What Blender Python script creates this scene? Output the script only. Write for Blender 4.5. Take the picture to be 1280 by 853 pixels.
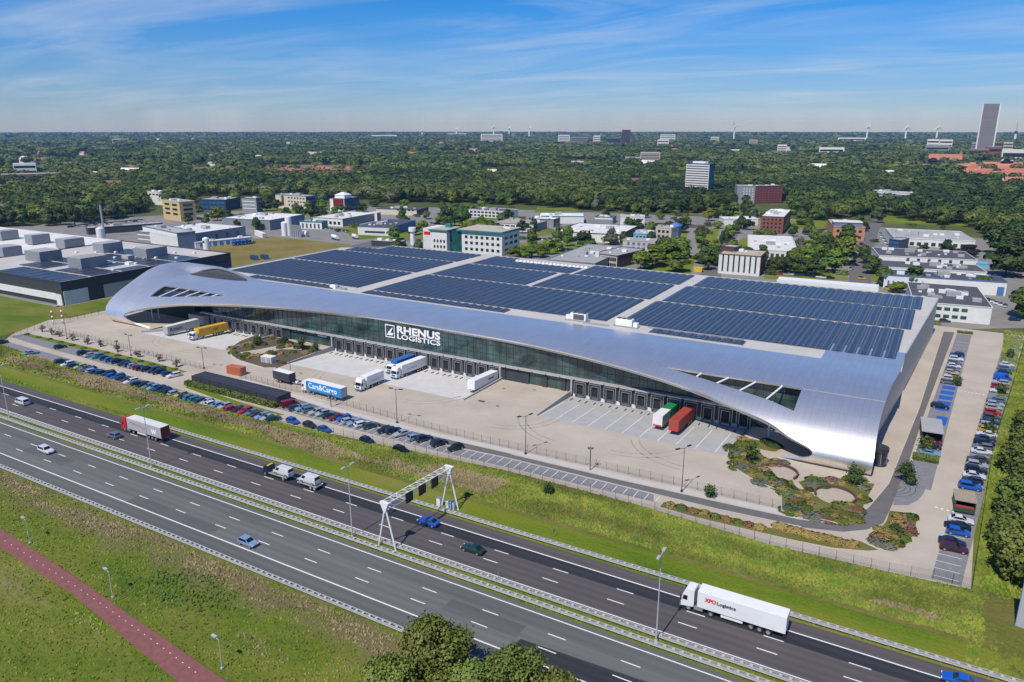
import bpy, bmesh, math, random
import numpy as np
from mathutils import Vector, Matrix
from mathutils.geometry import delaunay_2d_cdt

for o in list(bpy.data.objects):
    bpy.data.objects.remove(o, do_unlink=True)
S = bpy.context.scene
COL = S.collection
R = math.radians
random.seed(7)
RNG = np.random.default_rng(11)

# ------------------------------------------------------------------ camera
# World axes follow the warehouse: +X along its front, +Y away from the motorway.
F_PX, HORIZON, CAM_H, YAW = 930.0, 161.0, 75.0, R(30.0)
PITCH = math.atan((426.5 - HORIZON) / F_PX)
cam = bpy.data.objects.new('camera', bpy.data.cameras.new('camera'))
COL.objects.link(cam)
cam.location = (0, 0, CAM_H)
cam.rotation_euler = (R(90) - PITCH, 0, YAW)
cam.data.sensor_width = 36
cam.data.lens = F_PX / 1280 * 36
cam.data.clip_start = 1
cam.data.clip_end = 60000
S.camera = cam

# ------------------------------------------------------------------ sky, sun, exposure
SUN_EL, SUN_AZ = 54.0, 183.0          # the sun stands behind the camera (south), azimuth clockwise from +Y
W = bpy.data.worlds.new('World')
S.world = W
W.use_nodes = True
nt = W.node_tree
nt.nodes.clear()
N = nt.nodes.new
out = N('ShaderNodeOutputWorld'); bg = N('ShaderNodeBackground')
sky = N('ShaderNodeTexSky'); sky.sky_type = 'NISHITA'; sky.sun_disc = False
sky.sun_elevation = R(SUN_EL); sky.sun_rotation = R(SUN_AZ)
sky.altitude = 50; sky.air_density = 1.0; sky.dust_density = 0.15; sky.ozone_density = 3.5
bg.inputs['Strength'].default_value = 0.1
# cirrus: noise on a high flat layer (direction projected onto a plane overhead)
tc = N('ShaderNodeTexCoord'); sx = N('ShaderNodeSeparateXYZ')
nt.links.new(tc.outputs['Generated'], sx.inputs[0])
mz = N('ShaderNodeMath'); mz.operation = 'MAXIMUM'; mz.inputs[1].default_value = 0.02
nt.links.new(sx.outputs['Z'], mz.inputs[0])
az_ = N('ShaderNodeMath'); az_.operation = 'ADD'; az_.inputs[1].default_value = 0.07
nt.links.new(mz.outputs[0], az_.inputs[0])
dx = N('ShaderNodeMath'); dx.operation = 'DIVIDE'; dy = N('ShaderNodeMath'); dy.operation = 'DIVIDE'
nt.links.new(sx.outputs['X'], dx.inputs[0]); nt.links.new(az_.outputs[0], dx.inputs[1])
nt.links.new(sx.outputs['Y'], dy.inputs[0]); nt.links.new(az_.outputs[0], dy.inputs[1])
cx = N('ShaderNodeCombineXYZ'); nt.links.new(dx.outputs[0], cx.inputs[0]); nt.links.new(dy.outputs[0], cx.inputs[1])
mp = N('ShaderNodeMapping'); mp.inputs['Rotation'].default_value = (0, 0, R(-52)); mp.inputs['Scale'].default_value = (0.5, 1.35, 1)
nt.links.new(cx.outputs[0], mp.inputs[0])
n1 = N('ShaderNodeTexNoise'); n1.inputs['Scale'].default_value = 0.8; n1.inputs['Detail'].default_value = 9; n1.inputs['Roughness'].default_value = 0.64; n1.inputs['Distortion'].default_value = 0.9
nt.links.new(mp.outputs[0], n1.inputs['Vector'])
n2 = N('ShaderNodeTexNoise'); n2.inputs['Scale'].default_value = 0.55; n2.inputs['Detail'].default_value = 3
nt.links.new(cx.outputs[0], n2.inputs['Vector'])
r1 = N('ShaderNodeMapRange'); r1.inputs['From Min'].default_value = 0.40; r1.inputs['From Max'].default_value = 0.74
nt.links.new(n1.outputs['Fac'], r1.inputs['Value'])
r2 = N('ShaderNodeMapRange'); r2.inputs['From Min'].default_value = 0.30; r2.inputs['From Max'].default_value = 0.56
nt.links.new(n2.outputs['Fac'], r2.inputs['Value'])
mm = N('ShaderNodeMath'); mm.operation = 'MULTIPLY'; nt.links.new(r1.outputs[0], mm.inputs[0]); nt.links.new(r2.outputs[0], mm.inputs[1])
m3 = N('ShaderNodeMath'); m3.operation = 'MULTIPLY'; m3.inputs[1].default_value = 0.46; nt.links.new(mm.outputs[0], m3.inputs[0])
tint = N('ShaderNodeMix'); tint.data_type = 'RGBA'; tint.blend_type = 'MULTIPLY'; tint.inputs['Factor'].default_value = 1.0
nt.links.new(sky.outputs[0], tint.inputs['A']); lo = N('ShaderNodeMix'); lo.data_type = 'RGBA'; lr = N('ShaderNodeMapRange'); lr.inputs['From Max'].default_value = 0.16; lr.interpolation_type = 'SMOOTHSTEP'
nt.links.new(sx.outputs['Z'], lr.inputs['Value']); nt.links.new(lr.outputs[0], lo.inputs['Factor'])
lo.inputs['A'].default_value = (0.58, 0.68, 0.98, 1); lo.inputs['B'].default_value = (0.80, 0.89, 1.16, 1)
nt.links.new(lo.outputs['Result'], tint.inputs['B'])
sat = N('ShaderNodeHueSaturation'); sat.inputs['Saturation'].default_value = 1.36; sat.inputs['Value'].default_value = 1.0
nt.links.new(tint.outputs['Result'], sat.inputs['Color'])
mix = N('ShaderNodeMix'); mix.data_type = 'RGBA'
nt.links.new(m3.outputs[0], mix.inputs['Factor']); nt.links.new(sat.outputs['Color'], mix.inputs['A'])
mix.inputs['B'].default_value = (6.4, 7.0, 7.9, 1)
nt.links.new(mix.outputs['Result'], bg.inputs['Color']); nt.links.new(bg.outputs[0], out.inputs['Surface'])

sun = bpy.data.objects.new('sun', bpy.data.lights.new('sun', 'SUN'))
COL.objects.link(sun)
sun.data.energy = 4.3; sun.data.angle = R(0.5); sun.data.color = (1.0, 0.945, 0.85)
_sd = Vector((math.sin(R(SUN_AZ)) * math.cos(R(SUN_EL)), math.cos(R(SUN_AZ)) * math.cos(R(SUN_EL)), math.sin(R(SUN_EL))))
sun.rotation_euler = _sd.to_track_quat('Z', 'Y').to_euler()
sun.location = _sd * 400

S.view_settings.view_transform = 'Standard'
S.view_settings.look = 'None'
S.view_settings.exposure = 0.0
S.view_settings.gamma = 1.0
S.view_settings.use_curve_mapping = False
S.cycles.max_bounces = 5; S.cycles.diffuse_bounces = 2; S.cycles.glossy_bounces = 3
S.cycles.transmission_bounces = 3; S.cycles.volume_bounces = 0; S.cycles.transparent_max_bounces = 6

# ------------------------------------------------------------------ helpers
def ray(px, py):
    u = (px - 640) / F_PX; v = (426.5 - py) / F_PX
    x = u; y = math.cos(PITCH) + v * math.sin(PITCH); w = -math.sin(PITCH) + v * math.cos(PITCH)
    c, s = math.cos(YAW), math.sin(YAW)
    return x * c - y * s, x * s + y * c, w

def at(px, py, z=0.0):
    """surveyed spot on the level z"""
    x, y, w = ray(px, py)
    t = (CAM_H - z) / -w
    return Vector((x * t, y * t, z))

def atY(px, py, Y):
    x, y, w = ray(px, py)
    t = Y / y
    return Vector((x * t, Y, CAM_H + w * t))

def link(o, parent=None):
    COL.objects.link(o)
    if parent is not None:
        o.parent = parent
    return o

def tag(o, label=None, cat=None, group=None, kind=None):
    if label: o['label'] = label
    if cat: o['category'] = cat
    if group: o['group'] = group
    if kind: o['kind'] = kind
    return o

def thing(name, label, cat, loc=(0, 0, 0), rz=0.0, group=None):
    o = bpy.data.objects.new(name, None)
    o.empty_display_size = 0.5
    link(o); o.location = loc; o.rotation_euler = (0, 0, rz)
    return tag(o, label, cat, group)

def dup(root, loc, rz, label=None, group=None, recolor=None):
    r = root.copy(); COL.objects.link(r); r.location = loc; r.rotation_euler = (0, 0, rz)
    if label: r['label'] = label
    if group: r['group'] = group
    for ch in list(root.children):
        c = ch.copy(); COL.objects.link(c); c.parent = r
        if recolor and ch.name.split('.')[0] in recolor:
            c.material_slots[0].link = 'OBJECT'
            c.material_slots[0].material = recolor[ch.name.split('.')[0]]
        for g in list(ch.children):
            d = g.copy(); COL.objects.link(d); d.parent = c
            if recolor and g.name.split('.')[0] in recolor:
                d.material_slots[0].link = 'OBJECT'
                d.material_slots[0].material = recolor[g.name.split('.')[0]]
    return r

class MB:
    def __init__(s):
        s.v = []; s.f = []; s.m = []
    def quad(s, a, b, c, d, m=0):
        i = len(s.v); s.v += [tuple(a), tuple(b), tuple(c), tuple(d)]; s.f.append((i, i + 1, i + 2, i + 3)); s.m.append(m)
    def poly(s, pts, m=0):
        i = len(s.v); s.v += [tuple(p) for p in pts]; s.f.append(tuple(range(i, i + len(pts)))); s.m.append(m)
    def box(s, c, size, rz=0.0, m=0, taper=1.0):
        cx, cy, cz = c; hx, hy, hz = size[0] / 2, size[1] / 2, size[2] / 2
        co, si = math.cos(rz), math.sin(rz); i = len(s.v)
        for dz, k in ((-hz, 1.0), (hz, taper)):
            for dx, dy in ((-hx, -hy), (hx, -hy), (hx, hy), (-hx, hy)):
                X, Y = dx * k, dy * k
                s.v.append((cx + X * co - Y * si, cy + X * si + Y * co, cz + dz))
        for f in ((0, 3, 2, 1), (4, 5, 6, 7), (0, 1, 5, 4), (1, 2, 6, 5), (2, 3, 7, 6), (3, 0, 4, 7)):
            s.f.append(tuple(i + k for k in f)); s.m.append(m)
        return s
    def hexa(s, p, m=0):
        """8 corners: bottom ring 4 (ccw), top ring 4"""
        i = len(s.v); s.v += [tuple(q) for q in p]
        for f in ((0, 3, 2, 1), (4, 5, 6, 7), (0, 1, 5, 4), (1, 2, 6, 5), (2, 3, 7, 6), (3, 0, 4, 7)):
            s.f.append(tuple(i + k for k in f)); s.m.append(m)
        return s
    def prism(s, pts, z0, z1, m=0, mtop=None):
        """vertical prism over a ccw outline"""
        n = len(pts); i = len(s.v)
        s.v += [(p[0], p[1], z0) for p in pts] + [(p[0], p[1], z1) for p in pts]
        for k in range(n):
            j = (k + 1) % n
            s.f.append((i + k, i + j, i + n + j, i + n + k)); s.m.append(m)
        s.f.append(tuple(i + n + k for k in range(n))); s.m.append(m if mtop is None else mtop)
        s.f.append(tuple(i + n - 1 - k for k in range(n))); s.m.append(m)
        return s
    def tube(s, a, b, r, n=6, m=0, r2=None):
        a = Vector(a); b = Vector(b); d = (b - a).normalized()
        u = d.cross(Vector((0, 0, 1)));
        if u.length < 1e-4: u = Vector((1, 0, 0))
        u.normalize(); w = d.cross(u); i = len(s.v); r2 = r if r2 is None else r2
        for p, q in ((a, r), (b, r2)):
            for k in range(n):
                t = 2 * math.pi * k / n
                s.v.append(tuple(p + u * math.cos(t) * q + w * math.sin(t) * q))
        for k in range(n):
            j = (k + 1) % n
            s.f.append((i + k, i + j, i + n + j, i + n + k)); s.m.append(m)
        s.f.append(tuple(i + n - 1 - k for k in range(n))); s.m.append(m)
        s.f.append(tuple(i + n + k for k in range(n))); s.m.append(m)
        return s
    def cyl_y(s, c, r, w, n=14, m=0, m2=None):
        """wheel-like disc, axis along local y"""
        i = len(s.v)
        for y in (-w / 2, w / 2):
            for k in range(n):
                t = 2 * math.pi * k / n
                s.v.append((c[0] + r * math.cos(t), c[1] + y, c[2] + r * math.sin(t)))
        for k in range(n):
            j = (k + 1) % n
            s.f.append((i + k, i + n + k, i + n + j, i + j)); s.m.append(m)
        s.f.append(tuple(i + k for k in range(n))); s.m.append(m if m2 is None else m2)
        s.f.append(tuple(i + 2 * n - 1 - k for k in range(n))); s.m.append(m if m2 is None else m2)
        return s
    def mesh(s, name, mats, smooth=False):
        me = bpy.data.meshes.new(name)
        me.from_pydata(s.v, [], s.f)
        for mt in (mats if isinstance(mats, (list, tuple)) else [mats]):
            me.materials.append(mt)
        if any(s.m):
            me.polygons.foreach_set('material_index', s.m)
        if smooth:
            me.polygons.foreach_set('use_smooth', [True] * len(me.polygons))
        me.update()
        return me
    def build(s, name, mats, parent=None, smooth=False, bevel=0.0):
        o = bpy.data.objects.new(name, s.mesh(name, mats, smooth))
        link(o, parent)
        if bevel:
            b = o.modifiers.new('bevel', 'BEVEL'); b.width = bevel; b.segments = 2; b.limit_method = 'ANGLE'; b.angle_limit = R(40)
        return o

def struct(name, mb, mats, **k):
    o = mb.build(name, mats, **k); o['kind'] = 'structure'
    return o

def sheet(pts, z):
    mb = MB(); mb.poly([(p[0], p[1], z) for p in pts]); return mb

def text_mesh(body, size, mat, parent, loc, rot, name='lettering', extr=0.02, bold=0.0, sx=1.0, shear=0.0, align='LEFT'):
    cu = bpy.data.curves.new('txt', 'FONT'); cu.body = body; cu.size = size; cu.extrude = extr
    cu.offset = bold; cu.shear = shear; cu.align_x = align; cu.resolution_u = 3
    t = bpy.data.objects.new('txt', cu); COL.objects.link(t)
    dg = bpy.context.evaluated_depsgraph_get(); dg.update()
    me = bpy.data.meshes.new_from_object(t.evaluated_get(dg))
    bpy.data.objects.remove(t, do_unlink=True); bpy.data.curves.remove(cu)
    me.materials.clear(); me.materials.append(mat); me.name = name
    o = bpy.data.objects.new(name, me); link(o, parent)
    o.location = loc; o.rotation_euler = rot; o.scale = (sx, 1, 1)
    return o

# ------------------------------------------------------------------ materials
def mat(name, col, rough=0.7, metal=0.0, var=0.12, scale=0.6, col2=None, bump=0.0, spec=0.5, coat=0.0, detail=4, stretch=None, rnd=0.0):
    m = bpy.data.materials.new(name); m.use_nodes = True
    t = m.node_tree; b = t.nodes['Principled BSDF']; L = t.links.new
    b.inputs['Roughness'].default_value = rough; b.inputs['Metallic'].default_value = metal
    b.inputs['Specular IOR Level'].default_value = spec
    if coat: b.inputs['Coat Weight'].default_value = coat; b.inputs['Coat Roughness'].default_value = 0.08
    g = t.nodes.new('ShaderNodeNewGeometry'); vec = g.outputs['Position']
    if stretch:
        mpn = t.nodes.new('ShaderNodeMapping'); mpn.inputs['Scale'].default_value = stretch; L(vec, mpn.inputs[0]); vec = mpn.outputs[0]
    n = t.nodes.new('ShaderNodeTexNoise'); n.inputs['Scale'].default_value = scale; n.inputs['Detail'].default_value = detail; n.inputs['Roughness'].default_value = 0.6
    L(vec, n.inputs['Vector'])
    r = t.nodes.new('ShaderNodeMapRange'); r.inputs['From Min'].default_value = 0.3; r.inputs['From Max'].default_value = 0.7
    L(n.outputs['Fac'], r.inputs['Value'])
    mx = t.nodes.new('ShaderNodeMix'); mx.data_type = 'RGBA'; L(r.outputs[0], mx.inputs['Factor'])
    a = [max(0, c * (1 - var)) for c in col]; d = [min(1, c * (1 + var)) for c in (col2 or col)]
    mx.inputs['A'].default_value = (*a, 1); mx.inputs['B'].default_value = (*d, 1)
    res = mx.outputs['Result']
    if rnd:
        oi = t.nodes.new('ShaderNodeObjectInfo'); hs = t.nodes.new('ShaderNodeHueSaturation')
        rr = t.nodes.new('ShaderNodeMapRange'); rr.inputs['To Min'].default_value = 1 - rnd; rr.inputs['To Max'].default_value = 1 + rnd
        L(oi.outputs['Random'], rr.inputs['Value']); L(rr.outputs[0], hs.inputs['Value']); L(res, hs.inputs['Color']); res = hs.outputs['Color']
    L(res, b.inputs['Base Color'])
    if bump:
        bp = t.nodes.new('ShaderNodeBump'); bp.inputs['Strength'].default_value = bump; bp.inputs['Distance'].default_value = 0.3
        L(n.outputs['Fac'], bp.inputs['Height']); L(bp.outputs[0], b.inputs['Normal'])
    return m

def ramp_mat(name, stops, scale, rough=0.9, bump=0.0, scale2=None, stretch=None, spec=0.2):
    """ground cover: large noise + fine noise through a colour ramp"""
    m = bpy.data.materials.new(name); m.use_nodes = True
    t = m.node_tree; b = t.nodes['Principled BSDF']; L = t.links.new
    b.inputs['Roughness'].default_value = rough; b.inputs['Specular IOR Level'].default_value = spec
    g = t.nodes.new('ShaderNodeNewGeometry'); vec = g.outputs['Position']
    if stretch:
        mpn = t.nodes.new('ShaderNodeMapping'); mpn.inputs['Scale'].default_value = stretch; L(vec, mpn.inputs[0]); vec = mpn.outputs[0]
    n = t.nodes.new('ShaderNodeTexNoise'); n.inputs['Scale'].default_value = scale; n.inputs['Detail'].default_value = 6; n.inputs['Roughness'].default_value = 0.65
    L(vec, n.inputs['Vector'])
    n2 = t.nodes.new('ShaderNodeTexNoise'); n2.inputs['Scale'].default_value = scale2 or scale * 14; n2.inputs['Detail'].default_value = 5; n2.inputs['Roughness'].default_value = 0.7
    L(g.outputs['Position'], n2.inputs['Vector'])
    ad = t.nodes.new('ShaderNodeMath'); ad.operation = 'MULTIPLY_ADD'; ad.inputs[1].default_value = 0.55
    L(n2.outputs['Fac'], ad.inputs[0])
    sb = t.nodes.new('ShaderNodeMath'); sb.operation = 'SUBTRACT'; sb.inputs[1].default_value = 0.275; L(n.outputs['Fac'], sb.inputs[0])
    L(sb.outputs[0], ad.inputs[2])
    cr = t.nodes.new('ShaderNodeValToRGB'); e = cr.color_ramp.elements
    while len(e) > 1: e.remove(e[-1])
    e[0].position = stops[0][0]; e[0].color = (*stops[0][1], 1)
    for p, c in stops[1:]:
        q = e.new(p); q.color = (*c, 1)
    L(ad.outputs[0], cr.inputs[0]); L(cr.outputs[0], b.inputs['Base Color'])
    if bump:
        bp = t.nodes.new('ShaderNodeBump'); bp.inputs['Strength'].default_value = bump; bp.inputs['Distance'].default_value = 0.5
        L(n2.outputs['Fac'], bp.inputs['Height']); L(bp.outputs[0], b.inputs['Normal'])
    return m

M = {}
M['terrain'] = ramp_mat('terrain', [(0.25, (0.035, 0.055, 0.016)), (0.45, (0.07, 0.10, 0.025)), (0.6, (0.11, 0.115, 0.04)), (0.8, (0.15, 0.13, 0.06))], 0.02, bump=0.5, scale2=0.5)
M['verge'] = ramp_mat('verge_grass', [(0.28, (0.065, 0.125, 0.006)), (0.42, (0.12, 0.185, 0.009)), (0.56, (0.185, 0.205, 0.018)), (0.74, (0.25, 0.205, 0.07))], 0.07, bump=0.7, scale2=1.6, stretch=(0.22, 1, 1))
M['meadow'] = ramp_mat('meadow_grass', [(0.28, (0.050, 0.095, 0.007)), (0.42, (0.10, 0.15, 0.010)), (0.56, (0.16, 0.175, 0.022)), (0.72, (0.23, 0.19, 0.08))], 0.065, bump=0.7, scale2=1.2, stretch=(0.5, 1, 1))
def meadow_band_mat():
    m = M['meadow'].copy(); m.name = 'meadow_by_road'; t = m.node_tree; L = t.links.new; b = t.nodes['Principled BSDF']
    src = b.inputs['Base Color'].links[0].from_socket
    g = t.nodes.new('ShaderNodeNewGeometry'); sp = t.nodes.new('ShaderNodeSeparateXYZ'); L(g.outputs['Position'], sp.inputs[0])
    n = t.nodes.new('ShaderNodeTexNoise'); n.inputs['Scale'].default_value = .13; n.inputs['Detail'].default_value = 6; L(g.outputs['Position'], n.inputs['Vector'])
    a = t.nodes.new('ShaderNodeMath'); a.operation = 'MULTIPLY_ADD'; a.inputs[1].default_value = 13.0; L(n.outputs['Fac'], a.inputs[0]); L(sp.outputs['Y'], a.inputs[2])
    r = t.nodes.new('ShaderNodeValToRGB'); e = r.color_ramp.elements; mr = t.nodes.new('ShaderNodeMapRange'); mr.inputs['From Min'].default_value = 70; mr.inputs['From Max'].default_value = 90; L(a.outputs[0], mr.inputs['Value']); L(mr.outputs[0], r.inputs[0])
    e[0].position = .22; e[0].color = (0, 0, 0, 1); e[1].position = .40; e[1].color = (1, 1, 1, 1); q = e.new(.52); q.color = (.9, .9, .9, 1); q = e.new(.66); q.color = (.12, .12, .12, 1)
    mx = t.nodes.new('ShaderNodeMix'); mx.data_type = 'RGBA'; L(r.outputs[0], mx.inputs['Factor']); L(src, mx.inputs['A'])
    n2 = t.nodes.new('ShaderNodeTexNoise'); n2.inputs['Scale'].default_value = 1.1; n2.inputs['Detail'].default_value = 5; L(g.outputs['Position'], n2.inputs['Vector'])
    m2 = t.nodes.new('ShaderNodeMix'); m2.data_type = 'RGBA'; L(n2.outputs['Fac'], m2.inputs['Factor']); m2.inputs['A'].default_value = (.12, .115, .03, 1); m2.inputs['B'].default_value = (.21, .165, .085, 1)
    L(m2.outputs['Result'], mx.inputs['B']); L(mx.outputs['Result'], b.inputs['Base Color'])
    return m
M['meadow_band'] = meadow_band_mat()
M['dryfield'] = ramp_mat('dry_field', [(0.25, (0.13, 0.115, 0.025)), (0.5, (0.21, 0.165, 0.045)), (0.75, (0.27, 0.21, 0.08))], 0.04, bump=0.4, scale2=0.8)
M['bank'] = ramp_mat('bank_soil', [(0.25, (0.075, 0.095, 0.012)), (0.45, (0.13, 0.14, 0.022)), (0.6, (0.18, 0.16, 0.045)), (0.8, (0.21, 0.17, 0.09))], 0.09, bump=0.8, scale2=1.5, stretch=(0.5, 1, 1))
def worn(m, y0, lane, amt):
    t = m.node_tree; L = t.links.new; b = t.nodes['Principled BSDF']; src = b.inputs['Base Color'].links[0].from_socket
    g = t.nodes.new('ShaderNodeNewGeometry'); sp = t.nodes.new('ShaderNodeSeparateXYZ'); L(g.outputs['Position'], sp.inputs[0])
    n = t.nodes.new('ShaderNodeTexNoise'); n.inputs['Scale'].default_value = .02; L(g.outputs['Position'], n.inputs['Vector'])
    a = t.nodes.new('ShaderNodeMath'); a.operation = 'SUBTRACT'; a.inputs[1].default_value = y0; L(sp.outputs['Y'], a.inputs[0])
    w = t.nodes.new('ShaderNodeMath'); w.operation = 'MULTIPLY'; w.inputs[1].default_value = 4 * math.pi / lane; L(a.outputs[0], w.inputs[0])
    c = t.nodes.new('ShaderNodeMath'); c.operation = 'COSINE'; L(w.outputs[0], c.inputs[0])
    k = t.nodes.new('ShaderNodeMath'); k.operation = 'MULTIPLY'; L(c.outputs[0], k.inputs[0]); L(n.outputs['Fac'], k.inputs[1])
    v = t.nodes.new('ShaderNodeMath'); v.operation = 'MULTIPLY_ADD'; v.inputs[1].default_value = amt; v.inputs[2].default_value = 1.0; L(k.outputs[0], v.inputs[0])
    hs = t.nodes.new('ShaderNodeHueSaturation'); L(src, hs.inputs['Color']); L(v.outputs[0], hs.inputs['Value']); L(hs.outputs['Color'], b.inputs['Base Color'])
    return m
M['asphalt_old'] = mat('asphalt_old', (0.108, 0.110, 0.104), 0.85, var=0.13, scale=0.25, stretch=(0.06, 1.2, 1), detail=6)
M['asphalt_old_b'] = mat('asphalt_lane', (0.13, 0.133, 0.124), 0.85, var=0.13, scale=0.25, stretch=(0.06, 1.2, 1), detail=6)
M['asphalt_brown'] = mat('asphalt_brown', (0.088, 0.075, 0.075), 0.88, var=0.12, scale=0.3, stretch=(0.06, 1.2, 1), detail=6)
M['asphalt_new'] = mat('asphalt_new', (0.026, 0.026, 0.030), 0.8, var=0.22, scale=0.4, stretch=(0.08, 1.1, 1), detail=6)
for k_, a_ in (('asphalt_old', .15), ('asphalt_old_b', .14), ('asphalt_brown', .2), ('asphalt_new', .35)): worn(M[k_], 81.0 if 'old' in k_ else 97.0, 3.45, a_)
M['road_grey'] = mat('service_road', (0.135, 0.125, 0.12), 0.9, var=0.1, scale=0.4)
M['bay_grey'] = mat('bay_paving', (0.20, 0.20, 0.205), 0.9, var=0.14, scale=0.8)
M['town_road'] = mat('town_road', (0.22, 0.21, 0.195), 0.9, var=0.15, scale=0.1)
M['path_red'] = mat('cycle_path_red', (0.22, 0.082, 0.074), 0.9, var=0.18, scale=1.2, detail=6)
M['white_line'] = mat('road_paint', (0.74, 0.74, 0.72), 0.6, var=0.12, scale=3)
M['blue_paint'] = mat('blue_bay_paint', (0.02, 0.10, 0.45), 0.6, var=0.15, scale=2)
M['paver'] = mat('beige_pavers', (0.43, 0.365, 0.29), 0.9, var=0.08, scale=0.09, col2=(0.465, 0.40, 0.325), detail=9)
M['tyre_mark'] = mat('tyre_marked_pavers', (0.33, 0.285, 0.235), 0.9, var=0.15, scale=0.6)
M['asphalt_worn'] = mat('asphalt_repair', (0.100, 0.101, 0.097), 0.85, var=0.15, scale=0.5, stretch=(0.2, 1, 1))
M['paver_light'] = mat('light_pavers', (0.50, 0.465, 0.415), 0.9, var=0.06, scale=0.3)
M['concrete'] = mat('yard_concrete', (0.57, 0.55, 0.52), 0.85, var=0.08, scale=0.25, detail=7)
M['concrete_wall'] = mat('wall_concrete', (0.40, 0.39, 0.37), 0.85, var=0.1, scale=1.5)
M['concrete_grey'] = mat('yard_concrete_grey', (0.39, 0.385, 0.37), 0.85, var=0.09, scale=0.3, detail=7)
M['sand'] = mat('sand_gravel', (0.42, 0.35, 0.27), 0.95, var=0.1, scale=2)
M['roof_pale'] = mat('roof_membrane', (0.50, 0.475, 0.44), 0.8, var=0.08, scale=0.12, detail=6)
M['parapet'] = mat('parapet_metal', (0.50, 0.49, 0.47), 0.5, metal=0.3, var=0.06, scale=0.5)
M['white_paint'] = mat('white_paint', (0.78, 0.78, 0.77), 0.45, var=0.04, scale=0.6)
M['white_wall'] = mat('white_render', (0.70, 0.69, 0.66), 0.8, var=0.06, scale=0.4, rnd=0.06)
M['cream_wall'] = mat('cream_render', (0.60, 0.54, 0.42), 0.8, var=0.06, scale=0.4)
M['yellow_wall'] = mat('yellow_brick', (0.56, 0.42, 0.20), 0.85, var=0.06, scale=0.6)
M['grey_wall'] = mat('grey_cladding', (0.24, 0.255, 0.275), 0.6, var=0.07, scale=0.4, rnd=0.1)
M['bluegrey_wall'] = mat('blue_grey_cladding', (0.15, 0.20, 0.27), 0.5, var=0.07, scale=0.4)
M['dark_wall'] = mat('dark_cladding', (0.045, 0.048, 0.055), 0.55, var=0.12, scale=0.5)
M['navy_wall'] = mat('navy_cladding', (0.03, 0.05, 0.11), 0.45, var=0.1, scale=0.5)
M['blue_wall'] = mat('blue_cladding', (0.07, 0.18, 0.42), 0.5, var=0.07, scale=0.5)
M['sky_wall'] = mat('pale_blue_cladding', (0.16, 0.42, 0.60), 0.5, var=0.07, scale=0.5)
M['brick_red'] = mat('red_brick', (0.20, 0.075, 0.055), 0.9, var=0.12, scale=1.0, rnd=0.1)
M['red_balcony'] = mat('red_balcony', (0.30, 0.05, 0.055), 0.8, var=0.2, scale=1)
M['tower_brown'] = mat('tower_cladding', (0.20, 0.165, 0.165), 0.7, var=0.1, scale=0.4)
M['brick_orange'] = mat('orange_brick', (0.48, 0.24, 0.13), 0.9, var=0.1, scale=1.0)
M['brick_dark'] = mat('dark_brick', (0.10, 0.055, 0.055), 0.9, var=0.12, scale=1.0)
M['beige_wall'] = mat('beige_stone', (0.50, 0.45, 0.38), 0.85, var=0.07, scale=0.5)
M['roof_white'] = mat('white_roofing', (0.68, 0.67, 0.64), 0.8, var=0.09, scale=0.15, detail=6, rnd=0.06)
M['roof_grey'] = mat('grey_roofing', (0.36, 0.36, 0.355), 0.85, var=0.12, scale=0.15, detail=6, rnd=0.1)
M['roof_dark'] = mat('bitumen_roofing', (0.075, 0.075, 0.085), 0.85, var=0.18, scale=0.3, detail=6, rnd=0.12)
M['roof_beige'] = mat('gravel_roofing', (0.42, 0.37, 0.29), 0.9, var=0.1, scale=0.2, rnd=0.1)
M['roof_tile'] = mat('orange_tiles', (0.42, 0.165, 0.10), 0.85, var=0.16, scale=0.5, rnd=0.22)
M['roof_tile_dark'] = mat('brown_tiles', (0.20, 0.10, 0.075), 0.85, var=0.16, scale=0.5, rnd=0.2)
M['teal'] = mat('teal_metal', (0.02, 0.20, 0.20), 0.4, var=0.08, scale=0.6)
M['green_glass'] = mat('green_glass', (0.015, 0.085, 0.085), 0.08, var=0.35, scale=0.25, spec=0.8)
M['glass'] = mat('window_glass', (0.025, 0.032, 0.042), 0.08, var=0.5, scale=0.3, spec=0.8)
M['glass_blue'] = mat('blue_glass', (0.02, 0.11, 0.20), 0.08, var=0.4, scale=0.15, spec=0.8)
M['steel'] = mat('galvanised_steel', (0.50, 0.51, 0.52), 0.45, metal=0.7, var=0.1, scale=2)
M['guard'] = mat('guard_rail_steel', (0.60, 0.585, 0.55), 0.55, metal=0.35, var=0.12, scale=1.2)
M['lamp_steel'] = mat('lamp_post_grey', (0.52, 0.54, 0.55), 0.5, metal=0.3, var=0.06, scale=1)
M['fence_steel'] = mat('fence_wire', (0.16, 0.16, 0.155), 0.6, metal=0.3, var=0.1, scale=1)
M['dark_steel'] = mat('dark_steel', (0.05, 0.052, 0.055), 0.5, metal=0.3, var=0.1, scale=1)
M['black'] = mat('black_rubber', (0.018, 0.018, 0.019), 0.7, var=0.2, scale=3)
M['dock_grey'] = mat('dock_wall_grey', (0.042, 0.042, 0.045), 0.6, var=0.12, scale=1)
M['mullion'] = mat('mullion_steel', (0.045, 0.065, 0.066), 0.4, var=0.08, scale=0.6)
M['charcoal'] = mat('charcoal', (0.085, 0.085, 0.088), 0.6, var=0.12, scale=1)
M['tyre'] = mat('tyre_rubber', (0.022, 0.022, 0.023), 0.8, var=0.2, scale=4)
M['rim'] = mat('wheel_rim', (0.52, 0.53, 0.54), 0.35, metal=0.6, var=0.08, scale=4)
M['car_glass'] = mat('car_glass', (0.012, 0.016, 0.02), 0.05, var=0.3, scale=1.0, spec=0.9)
M['lens'] = mat('headlight_lens', (0.75, 0.77, 0.78), 0.1, var=0.05, scale=4)
M['taillens'] = mat('taillight_lens', (0.42, 0.012, 0.01), 0.2, var=0.1, scale=4)
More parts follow.
